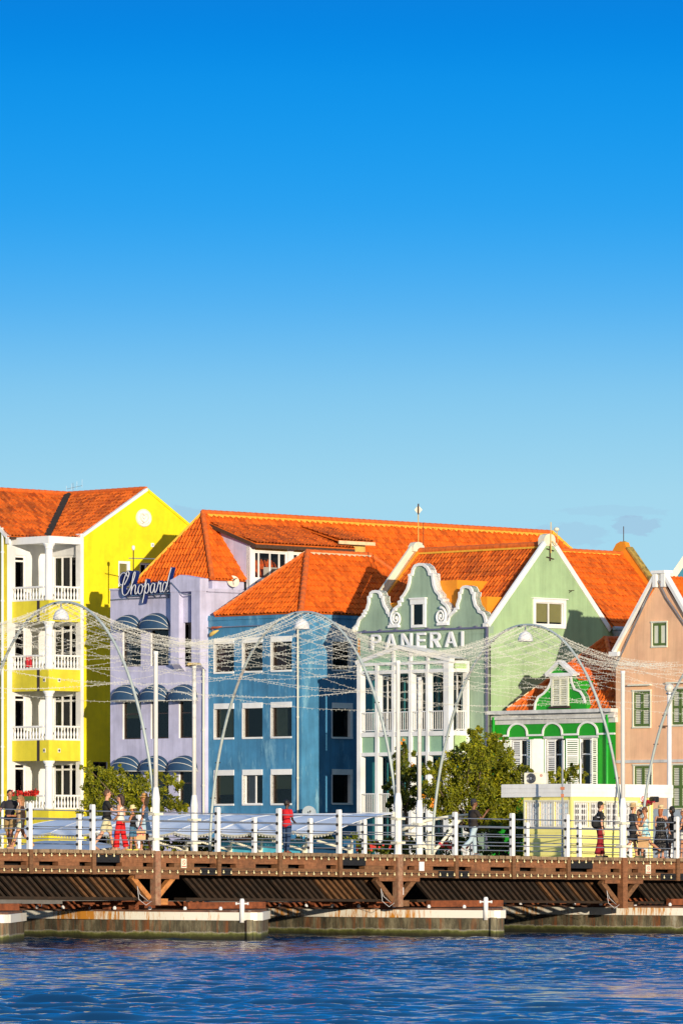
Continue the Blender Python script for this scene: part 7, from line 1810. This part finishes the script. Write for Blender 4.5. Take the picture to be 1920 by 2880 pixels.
def trees():
    M['bark'] = mat('grey_brown_bark', (.13,.09,.055), .9, var=.3, scale=8, bmp=.5)
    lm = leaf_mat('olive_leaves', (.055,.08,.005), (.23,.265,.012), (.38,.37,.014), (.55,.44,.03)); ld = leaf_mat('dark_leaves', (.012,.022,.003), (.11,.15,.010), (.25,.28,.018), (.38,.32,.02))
    L = [(247,2160,17),(246,2190,14),(243,2220,22),(300,2178,26),(330,2200,35),(300,2240,40),(360,2240,45),(405,2212,28),(420,2180,15),(430,2250,35),(480,2198,22),(505,2212,13),(460,2260,28),(395,2275,40),(508,2278,15),(490,2262,18),(265,2255,28),(290,2278,30),(450,2175,10),(520,2270,10),(340,2165,12)]
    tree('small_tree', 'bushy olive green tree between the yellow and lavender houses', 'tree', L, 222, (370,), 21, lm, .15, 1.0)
    Bt = [(1343,2048,10),(1336,2071,20),(1371,2085,26),(1400,2094,26),(1415,2116,28),(1279,2135,28),(1311,2122,35),(1358,2122,45),(1390,2151,45),(1425,2151,33),(1447,2167,24),(1237,2160,20),(1209,2167,22),(1247,2192,40),(1295,2176,45),(1343,2183,50),(1400,2199,45),(1436,2199,33),(1202,2215,25),(1231,2237,40),(1279,2231,45),(1336,2237,50),(1381,2237,45),(1422,2247,42),(1221,2269,28),(1266,2263,35),(1368,2272,40),(1416,2279,40),(1440,2256,28),(1375,2310,28),(1418,2310,32),(1320,2100,20),(1395,2070,10),(1325,2060,9),(1330,2290,30),(1365,2330,28),(1300,2300,22),(1448,2225,26),(1452,2290,24),(1440,2320,26),(1455,2200,18)]
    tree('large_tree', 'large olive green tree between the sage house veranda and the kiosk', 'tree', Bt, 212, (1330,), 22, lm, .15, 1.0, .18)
    V = [(1119,2120,18),(1141,2129,17),(1161,2118,9),(1148,2160,24),(1166,2183,18),(1132,2186,25),(1103,2196,13),(1094,2218,15),(1108,2240,17),(1139,2224,27),(1166,2224,18),(1129,2256,24),(1153,2262,22),(1107,2264,14),(1135,2095,8),(1112,2150,12),(1170,2255,18)]
    vt = tree('climbing_tree', 'slender darker tree with orange blossoms in front of the sage veranda', 'tree', V, 217, (1140,), 23, ld, .14, 1.25, .08)
    s = MB(); rr = random.Random(5)
    for (px, py) in ((1134,2083),(1217,2262),(1213,2266),(1220,2264),(1217,2250),(1160,2150),(1190,2240),(1128,2088)):
        for _ in range(7):
            p = at(px+rr.gauss(0,2.5), py+rr.gauss(0,2.5), 211.2); n = Vector((rr.gauss(0,1),-1,rr.gauss(0,1))).normalized(); a = n.orthogonal()*.03; s.quad(p-a, p-n.cross(a), p+a, p+n.cross(a))
    s.build('blossoms', mat('orange_blossom', (.75,.27,.01), .6, var=.2), vt)
    Bu = [(1462,2300,18),(1466,2340,16),(1440,2345,22),(1385,2350,26),(1430,2372,28),(1452,2335,26),(1372,2382,22),(1410,2395,26),(1455,2390,24),(1400,2330,18)]
    tree('low_bush', 'dense green bush under the large tree, behind the bridge rail left of the kiosk', 'bush', Bu, 204, (1425,), 24, leaf_mat('fresh_leaves', (.012,.03,.004), (.05,.10,.01), (.11,.17,.015)), .16, 1.0, .06)
    Pl = [(1540,2200,13),(1560,2190,18),(1590,2180,22),(1615,2173,20),(1632,2190,16),(1572,2170,9),(1605,2158,9),(1492,2172,9),(1495,2182,8),(1548,2180,8)]
    tree('leafy_shrub', 'loose leafy shrub behind the kiosk roof before the green house shutters', 'shrub', Pl, 214, (1590,), 25, lm, .12, .9, .06)
    tree('low_bush', 'bush at the foot of the kiosk behind the bridge rail', 'bush', [(1462,2398,14),(1450,2405,16),(1470,2388,9)], 199, (1455,), 27, lm, .12, 1.0, .03)
    # planting added as dark backdrop for the shade under the awnings
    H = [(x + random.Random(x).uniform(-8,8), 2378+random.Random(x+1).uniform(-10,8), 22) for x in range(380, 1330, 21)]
    s, cs = foliage(H, 213, 31, .18, .55, 1.4); h = s.build('hedge', ld, None); tag(h, 'dark hedge added for the shade under the white awnings, seen through the bridge railing', 'hedge')
    s = MB(); rr = random.Random(9)
    for _ in range(60):
        p = at(rr.choice((1040,1060,1095,1250,1265,1310,1000))+rr.gauss(0,6), 2380+rr.gauss(0,6), 210.6); a = Vector((rr.gauss(0,1),rr.gauss(0,.3),rr.gauss(0,1))).normalized()*.05; n = Vector((0,-1,0)); s.quad(p-a, p-n.cross(a), p+a, p+n.cross(a))
    o = s.build('flower_patch', mat('red_petals', (.55,.02,.012), .7), None); tag(o, 'scattered red flowers in the dark planting behind the right railing', 'flowers', kind='stuff')

# =================================================================== WATER, SKY, LIGHT, CAMERA
def water():
    xs = np.concatenate([np.linspace(-3000,-40,10)[:-1], np.linspace(-40,-16,13)[:-1], np.linspace(-16,16,340), np.linspace(16,40,13)[1:], np.linspace(40,3000,10)[1:]])
    ys = np.concatenate([np.linspace(-500,60,12)[:-1], np.linspace(60,82,40)[:-1], np.linspace(82,185,1000), np.linspace(185,260,40)[1:], np.linspace(260,4000,14)[1:]])
    X, Y = np.meshgrid(xs, ys)
    r = np.random.RandomState(5); Z = np.zeros_like(X); DX = np.zeros_like(X); DY = np.zeros_like(X)
    for lam, amp, n in ((3.2,.011,6),(1.7,.021,12),(1.0,.024,22),(.62,.016,28),(.42,.006,16)):
        for _ in range(n):
            l = lam*r.uniform(.75,1.35); a = r.normal(.12, .42); kx, ky = 2*PI/l*math.sin(a), 2*PI/l*math.cos(a); ph = r.uniform(0,2*PI); am = amp*r.uniform(.5,1.2)/math.sqrt(n)*1.5
            arg = kx*X+ky*Y+ph; Z += am*np.sin(arg); k = math.hypot(kx,ky); DX -= am*.8*kx/k*np.cos(arg)*-1; DY -= am*.8*ky/k*np.cos(arg)*-1
    patch = .75+.5*np.sin(X*.21+Y*.05+1)*np.sin(Y*.11-X*.07)
    fade = np.clip((300-np.abs(Y-130))/200, 0, 1)*np.clip((60-np.abs(X))/40, 0, 1); Z *= fade*patch
    V = np.stack([X-DX*fade, Y-DY*fade, Z], -1).reshape(-1,3); nx, ny = len(xs), len(ys)
    me = bpy.data.meshes.new('water'); me.vertices.add(nx*ny); me.vertices.foreach_set('co', V.ravel())
    i = (np.arange(ny-1)[:,None]*nx + np.arange(nx-1)[None,:]).ravel(); q = np.stack([i, i+1, i+nx+1, i+nx], -1).ravel(); nf = len(i)
    me.loops.add(nf*4); me.loops.foreach_set('vertex_index', q); me.polygons.add(nf); me.polygons.foreach_set('loop_start', np.arange(nf)*4); me.polygons.foreach_set('loop_total', np.full(nf,4)); me.polygons.foreach_set('use_smooth', np.ones(nf,dtype=bool)); me.update(calc_edges=True)
    m = bpy.data.materials.new('harbour_water'); t, b = nt(m); P = pos(t)
    b.inputs['Base Color'].default_value = (.006,.042,.12,1); b.inputs['Roughness'].default_value = .03; b.inputs['IOR'].default_value = 1.33; b.inputs['Specular IOR Level'].default_value = .5
    n = noise(t, 11, 5, .6, P, (1,.6,1)); bump(t, b, n.outputs['Fac'], .22, .03)
    me.materials.append(m); o = bpy.data.objects.new('water', me); COL.objects.link(o); struct(o)

SUN_AZ, SUN_EL = 17.0, 6.6
def light():
    w = bpy.data.worlds.new('World'); SC.world = w; w.use_nodes = True; t = w.node_tree; bg = t.nodes['Background']
    tc = t.nodes.new('ShaderNodeTexCoord'); mp = t.nodes.new('ShaderNodeVectorMath'); mp.operation = 'MULTIPLY'; mp.inputs[1].default_value = (1,1,SKY_STRETCH); t.links.new(tc.outputs['Generated'], mp.inputs[0])
    nm = t.nodes.new('ShaderNodeVectorMath'); nm.operation = 'NORMALIZE'; t.links.new(mp.outputs[0], nm.inputs[0])
    sk = t.nodes.new('ShaderNodeTexSky'); sk.sky_type = 'NISHITA'; sk.sun_disc = False; sk.sun_elevation = math.radians(SKY_SUN_EL); sk.sun_rotation = math.radians(180-SUN_AZ); sk.air_density = 1.0; sk.dust_density = SKY_DUST; sk.ozone_density = SKY_OZONE
    t.links.new(nm.outputs[0], sk.inputs['Vector'])
    hs = t.nodes.new('ShaderNodeHueSaturation'); hs.inputs['Saturation'].default_value = SKY_SAT; hs.inputs['Hue'].default_value = SKY_HUE; t.links.new(sk.outputs[0], hs.inputs['Color'])
    # a few thin wisps low in the sky
    n = t.nodes.new('ShaderNodeTexNoise'); n.inputs['Scale'].default_value = 330; n.inputs['Detail'].default_value = 5; n.inputs['Roughness'].default_value = .6; mp2 = t.nodes.new('ShaderNodeMapping'); mp2.inputs['Scale'].default_value = (1,1,2.6); t.links.new(tc.outputs['Generated'], mp2.inputs['Vector']); t.links.new(mp2.outputs['Vector'], n.inputs['Vector'])
    sp = t.nodes.new('ShaderNodeSeparateXYZ'); t.links.new(tc.outputs['Generated'], sp.inputs[0]); f = None
    for (px, py, rx, rz, k) in ((1785,1482,60,20,.5),(1600,1505,90,26,.3),(525,1452,60,24,.35),(1720,1440,120,12,.2)):
        sb = t.nodes.new('ShaderNodeVectorMath'); sb.operation = 'SUBTRACT'; t.links.new(tc.outputs['Generated'], sb.inputs[0]); sb.inputs[1].default_value = ((px-CX)/F, .996, (HY-py)/F)
        ml = t.nodes.new('ShaderNodeVectorMath'); ml.operation = 'MULTIPLY'; t.links.new(sb.outputs[0], ml.inputs[0]); ml.inputs[1].default_value = (F/rx, .5, F/rz)
        ln = t.nodes.new('ShaderNodeVectorMath'); ln.operation = 'LENGTH'; t.links.new(ml.outputs[0], ln.inputs[0])
        ma = t.nodes.new('ShaderNodeMath'); ma.operation = 'MULTIPLY_ADD'; t.links.new(n.outputs['Fac'], ma.inputs[0]); ma.inputs[1].default_value = -2.2; t.links.new(ln.outputs['Value'], ma.inputs[2])
        r = ramp(t, [(.0,(k*.8,)*3),(.12,(k*.45,)*3),(.3,(0,0,0))], 'EASE'); t.links.new(ma.outputs[0], r.inputs['Fac'])
        f = r.outputs['Color'] if f is None else mixcol(t, 1.0, f, r.outputs['Color'], 'ADD')
    # haze-to-azure grade by true elevation of the view direction
    mrn = t.nodes.new('ShaderNodeMapRange'); mrn.inputs[1].default_value = 0; mrn.inputs[2].default_value = .5; t.links.new(sp.outputs['Z'], mrn.inputs[0])
    gr = ramp(t, [(0,(.50,.78,.90)),(.125,(.385,.71,.87)),(.162,(.235,.60,.89)),(.192,(.085,.46,.92)),(.225,(.018,.372,.91)),(.27,(.002,.295,.85)),(.30,(.001,.212,.75)),(.5,(.012,.25,.72)),(1,(.06,.30,.70))], 'B_SPLINE'); t.links.new(mrn.outputs[0], gr.inputs['Fac'])
    ns = t.nodes.new('ShaderNodeVectorMath'); ns.operation = 'SCALE'; ns.inputs['Scale'].default_value = SKY_STRENGTH; t.links.new(hs.outputs['Color'], ns.inputs[0])
    c = mixcol(t, .96, ns.outputs[0], gr.outputs['Color'])
    sd = t.nodes.new('ShaderNodeVectorMath'); sd.operation = 'DOT_PRODUCT'; t.links.new(tc.outputs['Generated'], sd.inputs[0]); sd.inputs[1].default_value = (math.sin(math.radians(SUN_AZ)), -math.cos(math.radians(SUN_AZ)), .14)
    sr = ramp(t, [(.42,(0,0,0)),(.8,(1,1,1))]); ms = t.nodes.new('ShaderNodeMapRange'); ms.inputs[1].default_value = -1; ms.inputs[2].default_value = 1; t.links.new(sd.outputs['Value'], ms.inputs[0]); t.links.new(ms.outputs[0], sr.inputs['Fac'])
    c = mixcol(t, sr.outputs['Color'], c, SUNSIDE)
    c = mixcol(t, f, c, (.34,.47,.68)); 
    up = t.nodes.new('ShaderNodeVectorMath'); up.operation = 'SCALE'; up.inputs['Scale'].default_value = 10.0; t.links.new(c, up.inputs[0]); t.links.new(up.outputs[0], bg.inputs['Color']); bg.inputs['Strength'].default_value = .1
    s = bpy.data.lights.new('sun', 'SUN'); s.energy = SUN_POWER; s.angle = math.radians(.5); s.color = (1.0,.86,.66)
    o = bpy.data.objects.new('sun', s); COL.objects.link(o)
    az, el = math.radians(SUN_AZ), math.radians(SUN_EL); to = Vector((math.sin(az)*math.cos(el), -math.cos(az)*math.cos(el), math.sin(el)))
    o.rotation_euler = to.to_track_quat('Z', 'Y').to_euler(); o.location = to*60+Vector((0,200,20))
SUNSIDE = (.38,.40,.45)
SKY_STRETCH, SKY_SUN_EL, SKY_DUST, SKY_OZONE, SKY_SAT, SKY_HUE, SKY_STRENGTH, SUN_POWER = 7.0, 8.5, .4, 2.0, 1.35, .5, .12, 5.0

def camera():
    c = bpy.data.cameras.new('camera'); o = bpy.data.objects.new('camera', c); COL.objects.link(o); SC.camera = o
    o.location = (0,0,CZ); o.rotation_euler = (PI/2,0,0); c.sensor_fit = 'HORIZONTAL'; c.sensor_width = 36; c.lens = F/1920*36
    c.shift_y = (HY-1440)/1920; c.clip_start = 1.0; c.clip_end = 8000
    SC.view_settings.view_transform = 'Standard'; SC.view_settings.look = 'None'; SC.view_settings.exposure = 0; SC.view_settings.gamma = 1
    SC.cycles.max_bounces = 6; SC.cycles.transparent_max_bounces = 12; SC.cycles.use_denoising = True

camera(); light(); water(); quay()
for fn in (yellow_house, lavender_house, blue_house, sage_house, back_house, green_house, salmon_house, kiosk, bridge, pontoons, canopies, trees, people):
    fn()
